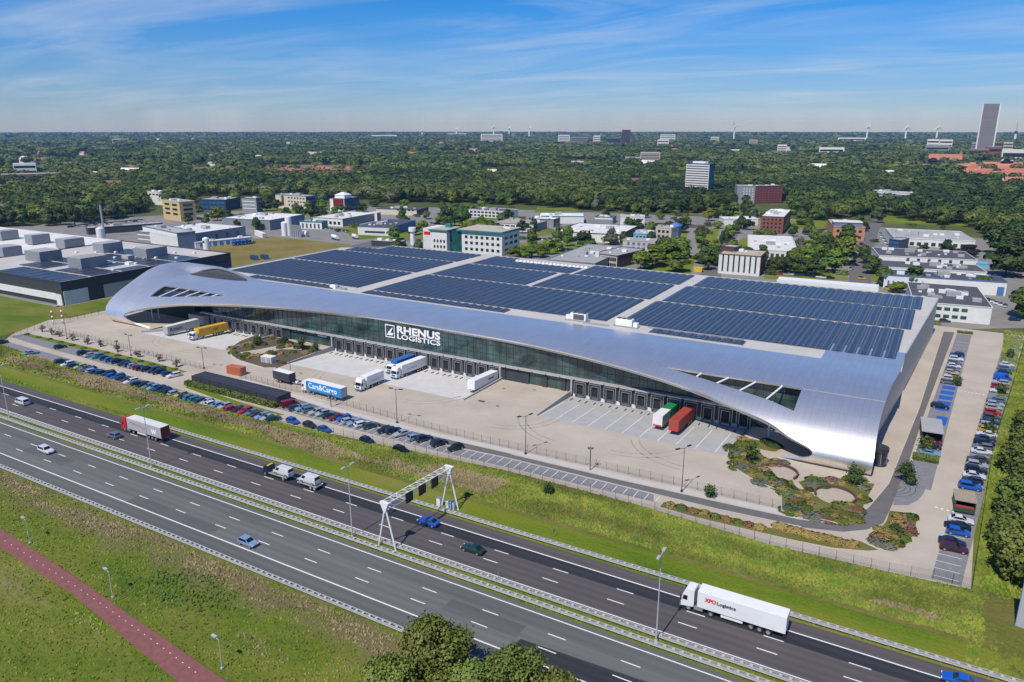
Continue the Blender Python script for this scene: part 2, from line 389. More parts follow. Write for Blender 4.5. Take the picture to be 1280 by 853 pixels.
M['soil'] = mat('soil', (0.10, 0.075, 0.05), 0.95, var=0.2, scale=1)
M['bark'] = mat('bark', (0.075, 0.058, 0.042), 0.95, var=0.25, scale=3)
M['hedge'] = mat('hedge_leaves', (0.085, 0.13, 0.018), 0.85, var=0.4, scale=2.5, bump=0.8, col2=(0.13, 0.17, 0.03))
M['wood'] = mat('bleached_wood', (0.33, 0.27, 0.2), 0.85, var=0.15, scale=2)
M['orange_box'] = mat('orange_container_paint', (0.45, 0.13, 0.055), 0.6, var=0.1, scale=1)
M['red_box'] = mat('red_container_paint', (0.36, 0.06, 0.04), 0.55, var=0.12, scale=1)
M['green_box'] = mat('green_container_paint', (0.02, 0.22, 0.06), 0.5, var=0.1, scale=1)
M['yellow_box'] = mat('yellow_container_paint', (0.66, 0.38, 0.03), 0.5, var=0.08, scale=1)
M['truck_blue'] = mat('truck_blue', (0.02, 0.13, 0.40), 0.45, var=0.05, scale=1)
M['sky_blue'] = mat('curtain_sky_blue', (0.02, 0.25, 0.62), 0.45, var=0.04, scale=1)
M['truck_red'] = mat('truck_red', (0.58, 0.016, 0.016), 0.4, var=0.05, scale=1, coat=0.4)
M['truck_grey'] = mat('trailer_grey', (0.40, 0.41, 0.42), 0.5, var=0.05, scale=1)
M['dark_red'] = mat('dark_red', (0.20, 0.014, 0.018), 0.5, var=0.08, scale=1)
M['pale_roof'] = mat('trailer_roof', (0.66, 0.655, 0.62), 0.55, var=0.07, scale=0.5)
M['letter_white'] = mat('white_lettering', (0.84, 0.84, 0.84), 0.5, var=0.02, scale=1)
M['letter_red'] = mat('red_lettering', (0.62, 0.01, 0.02), 0.5, var=0.03, scale=1)
M['letter_dark'] = mat('dark_lettering', (0.03, 0.032, 0.04), 0.5, var=0.03, scale=1)
M['sign_face'] = mat('matrix_face', (0.012, 0.012, 0.014), 0.5, var=0.2, scale=2)
M['yellow_plastic'] = mat('yellow_plastic', (0.7, 0.5, 0.02), 0.5, var=0.05, scale=1)

# brushed aluminium shell with faint panel joints
def shell_mat():
    m = bpy.data.materials.new('aluminium_shell'); m.use_nodes = True
    t = m.node_tree; b = t.nodes['Principled BSDF']; L = t.links.new
    b.inputs['Metallic'].default_value = 0.9; b.inputs['Roughness'].default_value = 0.41
    g = t.nodes.new('ShaderNodeNewGeometry')
    n = t.nodes.new('ShaderNodeTexNoise'); n.inputs['Scale'].default_value = 0.12; n.inputs['Detail'].default_value = 4; L(g.outputs['Position'], n.inputs['Vector'])
    br = t.nodes.new('ShaderNodeTexBrick'); br.inputs['Scale'].default_value = 1.0; br.offset = 0.0
    br.inputs['Brick Width'].default_value = 1.5; br.inputs['Row Height'].default_value = 4.5; br.inputs['Mortar Size'].default_value = 0.02
    br.inputs['Color1'].default_value = (0.86, 0.83, 0.79, 1); br.inputs['Color2'].default_value = (0.91, 0.88, 0.84, 1); br.inputs['Mortar'].default_value = (0.60, 0.58, 0.56, 1)
    L(g.outputs['Position'], br.inputs['Vector'])
    mx = t.nodes.new('ShaderNodeMix'); mx.data_type = 'RGBA'; mx.blend_type = 'MULTIPLY'; mx.inputs['Factor'].default_value = 0.10
    L(br.outputs['Color'], mx.inputs['A']); L(n.outputs['Fac'], mx.inputs['B'])
    sc = t.nodes.new('ShaderNodeHueSaturation'); sc.inputs['Value'].default_value = 1.1; L(mx.outputs['Result'], sc.inputs['Color'])
    L(sc.outputs['Color'], b.inputs['Base Color'])
    return m
M['shell'] = shell_mat()

def solar_mat():
    m = bpy.data.materials.new('solar_cells'); m.use_nodes = True
    t = m.node_tree; b = t.nodes['Principled BSDF']; L = t.links.new
    b.inputs['Roughness'].default_value = 0.3; b.inputs['Specular IOR Level'].default_value = 0.4
    g = t.nodes.new('ShaderNodeNewGeometry')
    br = t.nodes.new('ShaderNodeTexBrick'); br.offset = 0.0; br.inputs['Scale'].default_value = 1.0
    br.inputs['Brick Width'].default_value = 1.7; br.inputs['Row Height'].default_value = 1.02; br.inputs['Mortar Size'].default_value = 0.05
    br.inputs['Color1'].default_value = (0.017, 0.027, 0.050, 1); br.inputs['Color2'].default_value = (0.024, 0.036, 0.064, 1); br.inputs['Mortar'].default_value = (0.21, 0.22, 0.24, 1)
    L(g.outputs['Position'], br.inputs['Vector']); L(br.outputs['Color'], b.inputs['Base Color'])
    return m
M['solar'] = solar_mat()

def facade_glass_mat(name, c1, c2, bw, rh, line):
    m = bpy.data.materials.new(name); m.use_nodes = True
    t = m.node_tree; b = t.nodes['Principled BSDF']; L = t.links.new
    b.inputs['Roughness'].default_value = 0.06; b.inputs['Specular IOR Level'].default_value = 0.75
    g = t.nodes.new('ShaderNodeNewGeometry'); sp = t.nodes.new('ShaderNodeSeparateXYZ'); L(g.outputs['Position'], sp.inputs[0])
    cb = t.nodes.new('ShaderNodeCombineXYZ'); L(sp.outputs['X'], cb.inputs[0]); L(sp.outputs['Z'], cb.inputs[1])
    br = t.nodes.new('ShaderNodeTexBrick'); br.offset = 0.0; br.inputs['Scale'].default_value = 1.0
    br.inputs['Brick Width'].default_value = bw; br.inputs['Row Height'].default_value = rh; br.inputs['Mortar Size'].default_value = line; br.inputs['Bias'].default_value = 0.1
    br.inputs['Color1'].default_value = (*c1, 1); br.inputs['Color2'].default_value = (*c2, 1); br.inputs['Mortar'].default_value = (0.012, 0.02, 0.022, 1)
    L(cb.outputs[0], br.inputs['Vector'])
    n = t.nodes.new('ShaderNodeTexNoise'); n.inputs['Scale'].default_value = 0.16; n.inputs['Detail'].default_value = 3; L(cb.outputs[0], n.inputs['Vector'])
    r = t.nodes.new('ShaderNodeMapRange'); r.inputs['From Min'].default_value = 0.35; r.inputs['From Max'].default_value = 0.65; r.inputs['To Min'].default_value = 0.5; r.inputs['To Max'].default_value = 1.5
    L(n.outputs['Fac'], r.inputs['Value'])
    hs = t.nodes.new('ShaderNodeHueSaturation'); L(br.outputs['Color'], hs.inputs['Color']); L(r.outputs[0], hs.inputs['Value'])
    L(hs.outputs['Color'], b.inputs['Base Color'])
    return m
M['facade_glass'] = facade_glass_mat('facade_glass', (0.020, 0.046, 0.047), (0.046, 0.085, 0.082), 2.4, 2.9, 0.05)

def leaf_mat(name, c1, c2, rnd=0.18, hue=0.02, attr=False):
    m = bpy.data.materials.new(name); m.use_nodes = True
    t = m.node_tree; b = t.nodes['Principled BSDF']; L = t.links.new
    b.inputs['Roughness'].default_value = 0.6; b.inputs['Specular IOR Level'].default_value = 0.25
    g = t.nodes.new('ShaderNodeNewGeometry')
    n = t.nodes.new('ShaderNodeTexNoise'); n.inputs['Scale'].default_value = 0.35; n.inputs['Detail'].default_value = 3; L(g.outputs['Position'], n.inputs['Vector'])
    r = t.nodes.new('ShaderNodeMapRange'); r.inputs['From Min'].default_value = 0.3; r.inputs['From Max'].default_value = 0.7; L(n.outputs['Fac'], r.inputs['Value'])
    mx = t.nodes.new('ShaderNodeMix'); mx.data_type = 'RGBA'; mx.inputs['A'].default_value = (*c1, 1); mx.inputs['B'].default_value = (*c2, 1); L(r.outputs[0], mx.inputs['Factor'])
    hs = t.nodes.new('ShaderNodeHueSaturation'); L(mx.outputs['Result'], hs.inputs['Color'])
    if attr:
        a = t.nodes.new('ShaderNodeAttribute'); a.attribute_name = 'tint'; src = a.outputs['Fac']
    else:
        oi = t.nodes.new('ShaderNodeObjectInfo'); src = oi.outputs['Random']
    rv = t.nodes.new('ShaderNodeMapRange'); rv.inputs['To Min'].default_value = 1 - rnd; rv.inputs['To Max'].default_value = 1 + rnd; L(src, rv.inputs['Value']); L(rv.outputs[0], hs.inputs['Value'])
    ml = t.nodes.new('ShaderNodeMath'); ml.operation = 'MULTIPLY'; ml.inputs[1].default_value = 7.31; L(src, ml.inputs[0])
    fr = t.nodes.new('ShaderNodeMath'); fr.operation = 'FRACT'; L(ml.outputs[0], fr.inputs[0])
    rh = t.nodes.new('ShaderNodeMapRange'); rh.inputs['To Min'].default_value = 0.5 - hue; rh.inputs['To Max'].default_value = 0.5 + hue; L(fr.outputs[0], rh.inputs['Value']); L(rh.outputs[0], hs.inputs['Hue'])
    L(hs.outputs['Color'], b.inputs['Base Color'])
    return m
M['leaf_mid'] = leaf_mat('leaves_mid', (0.052, 0.088, 0.014), (0.092, 0.130, 0.024), 0.3, 0.025)
M['leaf_dark'] = leaf_mat('leaves_dark', (0.034, 0.060, 0.014), (0.058, 0.090, 0.02), 0.25, 0.02)
M['leaf_bright'] = leaf_mat('leaves_bright', (0.095, 0.145, 0.014), (0.15, 0.20, 0.024), 0.2, 0.02)
M['leaf_grey'] = leaf_mat('leaves_grey', (0.095, 0.115, 0.06), (0.14, 0.155, 0.09), 0.2, 0.015)
M['leaf_purple'] = leaf_mat('leaves_purple', (0.022, 0.016, 0.022), (0.04, 0.026, 0.035), 0.15, 0.01)
def wood_mat():
    m = leaf_mat('leaves_wood', (0.7, 0.7, 0.7), (1.1, 1.1, 1.1), 0.12, 0.012, attr=True); t = m.node_tree; L = t.links.new; b = t.nodes['Principled BSDF']
    src = b.inputs['Base Color'].links[0].from_socket; a = [x for x in t.nodes if x.bl_idname == 'ShaderNodeAttribute'][0]
    r = t.nodes.new('ShaderNodeValToRGB'); r.color_ramp.interpolation = 'LINEAR'; e = r.color_ramp.elements
    e[0].position = 0.0; e[0].color = (.038, .070, .019, 1); e[1].position = 1.0; e[1].color = (.135, .15, .075, 1)
    for p, c in ((.22, (.056, .095, .019)), (.45, (.084, .128, .021)), (.62, (.115, .152, .030)), (.80, (.145, .185, .024)), (.90, (.12, .14, .058))):
        q = e.new(p); q.color = (*c, 1)
    L(a.outputs['Fac'], r.inputs[0]); mx = t.nodes.new('ShaderNodeMix'); mx.data_type = 'RGBA'; mx.blend_type = 'MULTIPLY'; mx.inputs['Factor'].default_value = 1; L(r.outputs[0], mx.inputs['A']); L(src, mx.inputs['B']); L(mx.outputs['Result'], b.inputs['Base Color'])
    return m
M['leaf_wood'] = wood_mat()
M['weed'] = leaf_mat('weeds', (0.085, 0.137, 0.010), (0.175, 0.19, 0.026), 0.5, 0.035, attr=True)
M['straw'] = leaf_mat('straw_grass', (0.24, 0.17, 0.05), (0.33, 0.24, 0.08), 0.2, 0.01)
M['straw_stuff'] = leaf_mat('dry_stalks', (0.18, 0.14, 0.07), (0.26, 0.205, 0.11), 0.3, 0.015, attr=True)
M['rusty'] = leaf_mat('rusty_perennials', (0.15, 0.085, 0.035), (0.22, 0.13, 0.05), 0.2, 0.015)
M['lavender'] = leaf_mat('grey_green_shrub', (0.10, 0.11, 0.075), (0.16, 0.165, 0.12), 0.15, 0.01)
M['pale_leaf'] = leaf_mat('pale_dry_leaves', (0.20, 0.185, 0.13), (0.28, 0.26, 0.19), 0.15, 0.01)
M['pinkflower'] = leaf_mat('pink_flowers', (0.22, 0.09, 0.10), (0.30, 0.15, 0.15), 0.2, 0.02)
M['shrub'] = leaf_mat('garden_shrub', (0.065, 0.095, 0.014), (0.12, 0.145, 0.022), 0.25, 0.03)
# ================================================================== GROUND
def smooth01(t):
    t = max(0.0, min(1.0, t)); return t * t * (3 - 2 * t)

def build_terrain():
    xs = [-11600, -9000, -4000, -1500, -600, -320, -262, -260, -140, -36, -34, 60, 300, 1500, 6000]
    ys = [-400, 0, 60, 150, 167, 168.5, 230, 306, 308, 400, 900, 2500, 6000, 9000, 11600]
    mb = MB()
    for y in ys:
        for x in xs:
            z = -2.0 if (-261 < x < -35 and 168 < y < 307) else 0.0
            mb.v.append((x, y, z))
    n = len(xs)
    for j in range(len(ys) - 1):
        for i in range(n - 1):
            mb.f.append((j * n + i, j * n + i + 1, (j + 1) * n + i + 1, (j + 1) * n + i)); mb.m.append(0)
    struct('ground', mb, M['terrain'])
build_terrain()

X0, X1 = -900.0, 420.0
def strip(name, y0, y1, z, m, xa=X0, xb=X1):
    return struct(name, sheet([(xa, y0), (xb, y0), (xb, y1), (xa, y1)], z), m)

# verge south of the motorway, with gentle relief
def relief(name, x0, x1, y0, y1, stepx, stepy, zf, m):
    nx = int((x1 - x0) / stepx) + 1; ny = int((y1 - y0) / stepy) + 1
    mb = MB()
    for j in range(ny):
        y = y0 + (y1 - y0) * j / (ny - 1)
        for i in range(nx):
            x = x0 + (x1 - x0) * i / (nx - 1)
            mb.v.append((x, y, zf(x, y)))
    for j in range(ny - 1):
        for i in range(nx - 1):
            mb.f.append((j * nx + i, j * nx + i + 1, (j + 1) * nx + i + 1, (j + 1) * nx + i)); mb.m.append(0)
    return struct(name, mb, m, smooth=True)

from mathutils import noise as mnoise
def nz(x, y, s, seed=0.0):
    return mnoise.noise(Vector((x * s, y * s, seed)))

def zs(x, y):
    e = min(1.0, (77.0 - y) / 6.0) * min(1.0, (y + 10) / 20.0)
    return 0.012 + max(0.0, e) * (0.25 + 0.3 * nz(x, y, 0.06) + 0.18 * nz(x, y, 0.22, 3.0))
relief('meadow', -330, 60, -5, 77.0, 2.2, 1.6, zs, M['meadow_band'])

strip('motorway_verge', 109.9, 119.0, 0.014, M['verge'])
def zb(x, y):
    t = (y - 117.5) / 12.0
    h = math.sin(math.pi * max(0, min(1, t)))
    return 0.018 + h * (0.55 + 0.5 * nz(x, y, 0.08) + 0.28 * nz(x, y, 0.3, 5.0))
def bank_top(x):      # inner edge of the bank = the edge of the site road
    pts = [(-420, 131.0), (-290, 131.3), (-250, 128.8), (-160, 127.6), (-130, 129.2), (-112, 130.6), (-78, 133.4), (-46, 133.2), (-20, 131.0), (0, 132.2), (12, 133.4), (60, 134)]
    for a, b in zip(pts, pts[1:]):
        if a[0] <= x <= b[0]:
            return a[1] + (b[1] - a[1]) * (x - a[0]) / (b[0] - a[0])
    return 131.0
def build_bank():
    mb = MB(); nx, ny = 220, 16
    for j in range(ny):
        for i in range(nx):
            x = -420 + 480 * i / (nx - 1); yt = bank_top(x) + 0.1
            t = j / (ny - 1); y = 117.5 + (yt - 117.5) * t
            h = math.sin(math.pi * t)
            mb.v.append((x, y, 0.02 + h * (0.6 + 0.5 * nz(x, y, 0.08) + 0.3 * nz(x, y, 0.3, 5.0))))
    for j in range(ny - 1):
        for i in range(nx - 1):
            mb.f.append((j * nx + i, j * nx + i + 1, (j + 1) * nx + i + 1, (j + 1) * nx + i)); mb.m.append(0)
    struct('grass_bank', mb, M['bank'], smooth=True)
build_bank()

# ---- carriageways
strip('motorway_near_carriageway', 77.0, 92.4, 0.020, M['asphalt_old'])
strip('motorway_near_lane', 81.0, 87.7, 0.024, M['asphalt_old_b'])
strip('motorway_median', 92.4, 95.9, 0.016, M['meadow'])
strip('motorway_far_carriageway', 95.9, 110.0, 0.020, M['asphalt_brown'])
strip('motorway_far_lane', 103.9, 107.0, 0.024, M['asphalt_new'])
_pp = [at(636, 812), at(651, 799), at(800, 850), at(920, 884), at(880, 905), at(700, 850)]
struct('asphalt_patch', sheet(_pp, 0.028), M['asphalt_new'])

def lines():
    mb = MB()
    def ln(y, w, xa=X0, xb=X1):
        mb.quad((xa, y - w / 2, .033), (xb, y - w / 2, .033), (xb, y + w / 2, .033), (xa, y + w / 2, .033))
    for y in (81.0, 91.3, 96.9, 107.0):
        ln(y, 0.26 if y in (81.0, 107.0) else 0.22)
    def dash(y, x0, per, ln_, w=0.20):
        x = x0 - per * 30
        while x < X1:
            if x > X0: mb.quad((x, y - w / 2, .033), (x + ln_, y - w / 2, .033), (x + ln_, y + w / 2, .033), (x, y + w / 2, .033))
            x += per
    dash(84.25, -80.1, 12, 3); dash(87.7, -80.2, 12, 3)
    dash(100.45, -51.9, 12.1, 3); dash(103.9, -51.6, 12.1, 3)
    struct('road_markings', mb, M['white_line'])
lines()

# cycle path with marker dots
pn = [at(-420, 420), at(-60, 628), at(0, 664), at(90, 722), at(180, 785), at(283, 856), at(360, 910), at(520, 1030)]
ps = [at(-436, 436), at(-60, 652), at(0, 688), at(90, 746), at(170, 813), at(222, 856), at(290, 910), at(440, 1030)]
mb = MB()
for i in range(len(pn) - 1):
    mb.quad((ps[i].x, ps[i].y, .62), (ps[i + 1].x, ps[i + 1].y, .62), (pn[i + 1].x, pn[i + 1].y, .62), (pn[i].x, pn[i].y, .62))
struct('cycle_path', mb, M['path_red'])
mb = MB()
for k in range(34):
    t = -0.1 + k / 26.0
    a = at(8 + 188 * t - 0, 680 + 0 * t) if False else None
    p = at(4 + 206 * t, 678 + 128.0 * t + 14 * t * t * 0.9)
    mb.quad((p.x - .11, p.y - .07, .626), (p.x + .11, p.y - .07, .626), (p.x + .11, p.y + .07, .626), (p.x - .11, p.y + .07, .626))
struct('cycle_path_markings', mb, M['white_line'])

# ================================================================== SITE PAVING
PIT = [(-261.0, -212.5), (-181.9, -112.5), (-88.3, -36.4)]
PY0, PY1 = 166.6, 188.6
site = [(-301, 141.8), (-290, 131.4), (-271, 129.7), (-250, 129.0), (-194, 127.9), (-160, 127.7), (-130, 129.2), (-112, 130.7), (-78, 133.5), (-46, 133.3), (-20, 131.1), (0, 132.3), (12.5, 133.7),
        (17.8, 203.8), (32.5, 330), (14, 331), (3, 330), (1, 318)]
mb = MB()
ZP = 0.06
# front strip up to the dock edge, then the fingers between the pits
front = site[:13] + [(13.6, PY0)] + [(p, PY0) for q in reversed(PIT) for p in (q[1], q[0])] + [(-306, PY0), (-310, 160)]
mb.poly([(p[0], p[1], ZP) for p in front])
for a, b in ((-306, PIT[0][0]), (PIT[0][1], PIT[1][0]), (PIT[1][1], PIT[2][0])):
    mb.poly([(a, PY0, ZP), (b, PY0, ZP), (b, 189.4, ZP), (a, 189.4, ZP)])
mb.poly([(PIT[2][1], PY0, ZP), (13.6, PY0, ZP), (17.8, 203.8, ZP), (25, 266, ZP), (32.5, 330, ZP), (2, 331, ZP), (-12, 190, ZP), (PIT[2][1], 190, ZP)])
struct('site_paving', mb, M['paver'])

for i, (a, b) in enumerate(PIT):
    mb = MB()
    mb.quad((a, PY0, ZP), (b, PY0, ZP), (b, PY1, -1.05), (a, PY1, -1.05))
    struct('dock_yard_paving', mb, M['concrete'] if i < 2 else M['concrete_grey'])
# painted bay lines of the right-hand dock yard
mb = MB()
for k in range(12):
    x = -85.4 + 4.75 * k - 2.3
    for t0, t1 in ((0.02, 0.72),):
        ya, yb = PY0 + (PY1 - PY0) * t0, PY0 + (PY1 - PY0) * t1
        za, zb_ = ZP + (-1.05 - ZP) * t0 + .02, ZP + (-1.05 - ZP) * t1 + .02
        mb.quad((x - .1, ya, za), (x + .1, ya, za), (x + .1, yb, zb_), (x - .1, yb, zb_))
struct('dock_bay_markings', mb, M['white_line'])

# low walls at the pit sides
def pit_wall(x, label):
    mb = MB()
    mb.hexa([(x - .2, PY0, -.1), (x + .2, PY0, -.1), (x + .2, 188.2, -1.3), (x - .2, 188.2, -1.3),
             (x - .2, PY0, .45), (x + .2, PY0, .45), (x + .2, 188.2, .75), (x - .2, 188.2, .75)])
    o = mb.build('retaining_wall', M['concrete_wall'])
    tag(o, label, 'wall')
pit_wall(-112.3, 'low grey concrete wall beside the dock where a white trailer stands')
pit_wall(-88.5, 'low grey concrete wall at the left side of the lined grey dock yard')
pit_wall(-212.3, 'low concrete wall between the yellow truck\'s dock yard and the planted garden')
pit_wall(-182.1, 'low concrete wall between the planted garden and the pale middle dock yard')
o = MB().hexa([(-259.6, 166.8, 0), (-259.2, 166.4, 0), (-250.3, 181.0, -.5), (-250.7, 181.2, -.5), (-259.6, 166.8, .8), (-259.2, 166.4, .8), (-250.3, 181.0, .8), (-250.7, 181.2, .8)]).build('retaining_wall', M['concrete_wall'])
tag(o, 'low concrete wall in front of the grey trailer under the shell', 'wall')

# service road, bays, roundabout
def ground_sheet(name, pts, z, m):
    return struct(name, sheet(pts, z), m)
sr_top = [(-182, 147.0), (-160, 144.2), (-140, 141.9), (-113.8, 141.0), (-82, 141.9), (-57, 142.2), (-32.5, 143.1), (-17, 143.9), (-9.4, 145.9), (-7.2, 149.0), (-5.0, 157.7), (-2.6, 170), (1.2, 225.6), (5.6, 321.6)]
sr_bot = [(9.3, 322.5), (4.4, 260), (1.4, 215), (-.6, 185), (-2.2, 160), (-2.6, 150.5), (-4.8, 146.6), (-8.6, 143.2), (-16, 140.9), (-32, 139.6), (-44, 139.6), (-81, 139.4), (-97, 138.0), (-114, 138.4), (-140, 139.2), (-160, 141.2), (-182, 144.2)]
sr_bot = [(9.3, 322.5), (5.2, 262), (2.6, 222), (.6, 185), (-1.2, 160), (-2.2, 150.5), (-4.6, 146.4), (-8.6, 143.0), (-16, 140.7), (-32, 139.5), (-44, 139.4), (-81, 139.3), (-97, 138.2), (-114, 138.4), (-140, 139.2), (-160, 141.2), (-182, 144.2)]
ground_sheet('service_road', sr_top + sr_bot, ZP + .006, M['road_grey'])
# pale pavement edge beside the road and the footway along the fence
mb = MB()
ft = [(x, y + 0.25) for x, y in sr_top[:8]]
for (a, b) in zip(ft, ft[1:]):
    mb.quad((a[0], a[1], ZP + .004), (b[0], b[1], ZP + .004), (b[0], b[1] + 2.0, ZP + .004), (a[0], a[1] + 2.0, ZP + .004))
struct('footway', mb, M['paver_light'])
# bay paving (grey) with white bay lines
ground_sheet('parking_bay_paving', [(-157, 135.3), (-130, 134.6), (-97, 134.5), (-80, 135.0), (-44.5, 136.2), (-45.5, 139.2), (-81, 139.2), (-97, 138.0), (-114, 138.3), (-140, 139.1), (-160, 141.1)], ZP + .012, M['bay_grey'])
mb = MB()
for k in range(48):
    x = -157 + 2.4 * k
    if x > -44: break
    y0 = 135.4 - 0.8 * smooth01((x + 157) / 40) + 1.6 * smooth01((x + 100) / 55); y1 = 139.1 if x > -120 else 139.1 + (-120 - x) * 0.05
    mb.quad((x - .07, y0, ZP + .018), (x + .07, y0, ZP + .018), (x + .07, y1, ZP + .018), (x - .07, y1, ZP + .018))
struct('parking_bay_markings', mb, M['white_line'])
ground_sheet('parking_bay_paving', [at(0, 431), at(33, 442), at(78, 457), at(120, 470), at(165, 481), at(215, 496), at(270, 511), at(330, 526), at(352, 528), at(330, 516), at(280, 503), at(225, 487.5), at(170, 472.5), at(130, 462), at(80, 447), at(40, 436), at(0, 425)], ZP + .012, M['bay_grey'])
ground_sheet('parking_bay_paving', [at(12, 421), at(35, 417), at(72, 426), at(110, 436), at(160, 448), at(205, 460), at(222, 466), at(214, 471), at(180, 466), at(130, 455), at(80, 441), at(40, 430)], ZP + .012, M['bay_grey'])
ground_sheet('parking_bay_paving', [(-194, 136.6), (-188, 141.5), (-183, 141), (-186, 136)], ZP + .012, M['bay_grey'])
# right-hand car park columns
def rx(y, off):      # the car park runs a few degrees off the warehouse axis
    return off + (y - 160) * 0.0655
colD = [(rx(y, o), y) for y, o in ((165, -.9), (322, -.9), (322, 4.7), (165, 4.7))]
ground_sheet('parking_bay_paving', [(rx(171, -.6), 171), (rx(321, -.4), 321), (rx(321, 4.4), 321), (rx(171, 4.8), 171)], ZP + .012, M['bay_grey'])
ground_sheet('parking_bay_paving', [(rx(134, 8.2), 134), (rx(134, 12.8), 134), (rx(327, 20.6), 327), (rx(327, 15.2), 327)], ZP + .012, M['bay_grey'])
mb = MB()
def seg(a, b, w, z=ZP + .02):
    a = Vector((a[0], a[1], 0)); b = Vector((b[0], b[1], 0)); d = (b - a).normalized(); n = Vector((-d.y, d.x, 0)) * w / 2
    mb.quad((a.x - n.x, a.y - n.y, z), (b.x - n.x, b.y - n.y, z), (b.x + n.x, b.y + n.y, z), (a.x + n.x, a.y + n.y, z))
for y in (135.2, 138.0, 140.7, 143.5, 146.2, 149, 151.7, 154.4, 157, 160):
    seg((rx(y, 8.4), y), (rx(y, 12.3), y), .12)
for y in (278, 283, 288, 293, 298, 303, 308):
    seg((rx(y, -.2), y), (rx(y, 4.2), y), .12)
    seg((rx(y, 15.2), y), (rx(y, 19), y), .12)
# dashed crossings over the beige road
for a, b in ((at(1168, 634), at(1196, 642)), (at(1196, 488), at(1232, 494.5)), (at(1090, 660), at(1090, 661))):
    L_ = (b - a).length; n_ = max(1, int(L_ / .9))
    for k in range(n_):
        p = a + (b - a) * ((k + .15) / n_); q = a + (b - a) * ((k + .6) / n_); seg(p, q, .55)
seg((rx(172, -.4), 172), (rx(208, -.5), 208), .14)
struct('car_park_markings', mb, M['white_line'])
mb = MB()
for k in range(6):
    y = 226 + k * 5.2
    mb.quad((rx(y, .6), y, ZP + .02), (rx(y, 4.0), y, ZP + .02), (rx(y + 3.6, 4.0), y + 3.6, ZP + .02), (rx(y + 3.6, .6), y + 3.6, ZP + .02))
mb.quad((rx(214, 1.6), 214, ZP + .02), (rx(214, 4.2), 214, ZP + .02), (rx(221, 4.2), 221, ZP + .02), (rx(221, 1.6), 221, ZP + .02))
struct('blue_bay_markings', mb, M['blue_paint'])
# fan of grey setts round the tree by the corner
c = at(1118, 618)
ground_sheet('sett_paving', [at(*q).xy for q in ((1138, 577), (1131, 588), (1124, 606), (1119, 622), (1116, 632), (1135, 632), (1147, 626), (1155, 617), (1158, 606), (1157, 597), (1150, 585))], ZP + .016, M['bay_grey'])
fan = at(1108, 606)
mb = MB()
for r in (2.6, 3.6, 4.6, 5.6):
    for k in range(12):
        t0, t1 = -1.25 + 1.5 * k / 12, -1.25 + 1.5 * (k + 1) / 12
        mb.quad(*[(fan.x + rr * math.cos(t), fan.y + rr * math.sin(t), ZP + .022) for rr, t in ((r, t0), (r + .16, t0), (r + .16, t1), (r, t1))])
struct('sett_rings', mb, M['charcoal'])
# kerb step round the right-hand garden and the motorway side
def kerb(pts, label=None, h=.12, w=.18, m=None, name='kerb'):
    mb = MB()
    for a, b in zip(pts, pts[1:]):
        a = Vector((a[0], a[1], 0)); b = Vector((b[0], b[1], 0)); d = b - a
        mb.box(((a.x + b.x) / 2, (a.y + b.y) / 2, ZP + h / 2), (d.length, w, h), math.atan2(d.y, d.x))
    return struct(name, mb, m or M['paver_light'])
kerb([(x, y - .15) for x, y in sr_top[4:]])
kerb([(x, y + .15) for x, y in sr_bot[8:]])

def arc_marks(name, arcs, w, z, m):
    mb = MB()
    for (x, y, r, a0, a1) in arcs:
        n = 14
        for k in range(n):
            t0 = a0 + (a1 - a0) * k / n; t1 = a0 + (a1 - a0) * (k + 1) / n
            for off in (0, 2.0):
                q = [(x + (r + off + e) * math.cos(t), y + (r + off + e) * math.sin(t), z) for t, e in ((t0, 0), (t0, w), (t1, w), (t1, 0))]
                mb.quad(q[0], q[1], q[2], q[3]) if a1 > a0 else mb.quad(q[3], q[2], q[1], q[0])
    o = struct(name, mb, m); return o
arc_marks('tyre_marks', [(-128, 172, 13, -1.5, -.2), (-150, 170, 15, -2.9, -1.6), (-62, 171, 15, -1.6, -.4), (-96, 168, 12, -1.5, -.1), (-74, 172, 18, -2.8, -1.7), (-165, 172, 14, -1.5, -.4), (-226, 173, 13, -1.6, -.3), (-44, 172, 16, -2.7, -1.6), (-236, 172, 12, -2.8, -1.6)], .34, ZP + .003, M['tyre_mark'])
mb = MB()
for (x, y, w, d) in ((-140, 82.6, 26, 3.1), (-62, 86.0, 14, 3.2), (-8, 89.4, 22, 3.2), (-118, 89.5, 9, 3.1), (-186, 86, 17, 3.2)):
    mb.quad((x, y - d / 2, .0285), (x + w, y - d / 2, .0285), (x + w, y + d / 2, .0285), (x, y + d / 2, .0285))
struct('asphalt_repair', mb, M['asphalt_worn'])
# wheel tracks and drains in the big yard
mb = MB()
for q in ((602, 502, 2.2, 1.2), (622, 508, 1, .7), (630, 486, .9, .6), (668, 488, 1.0, .6)):
    p = at(q[0], q[1]); mb.box((p.x, p.y, ZP + .004), (q[2], q[3], .02))
struct('yard_drain_covers', mb, M['charcoal'])
# ================================================================== WAREHOUSE
wh = thing('warehouse', 'huge warehouse with a swooping aluminium shell and a solar-panelled roof', 'warehouse', (0, 0, 0))
ZR = 13.9
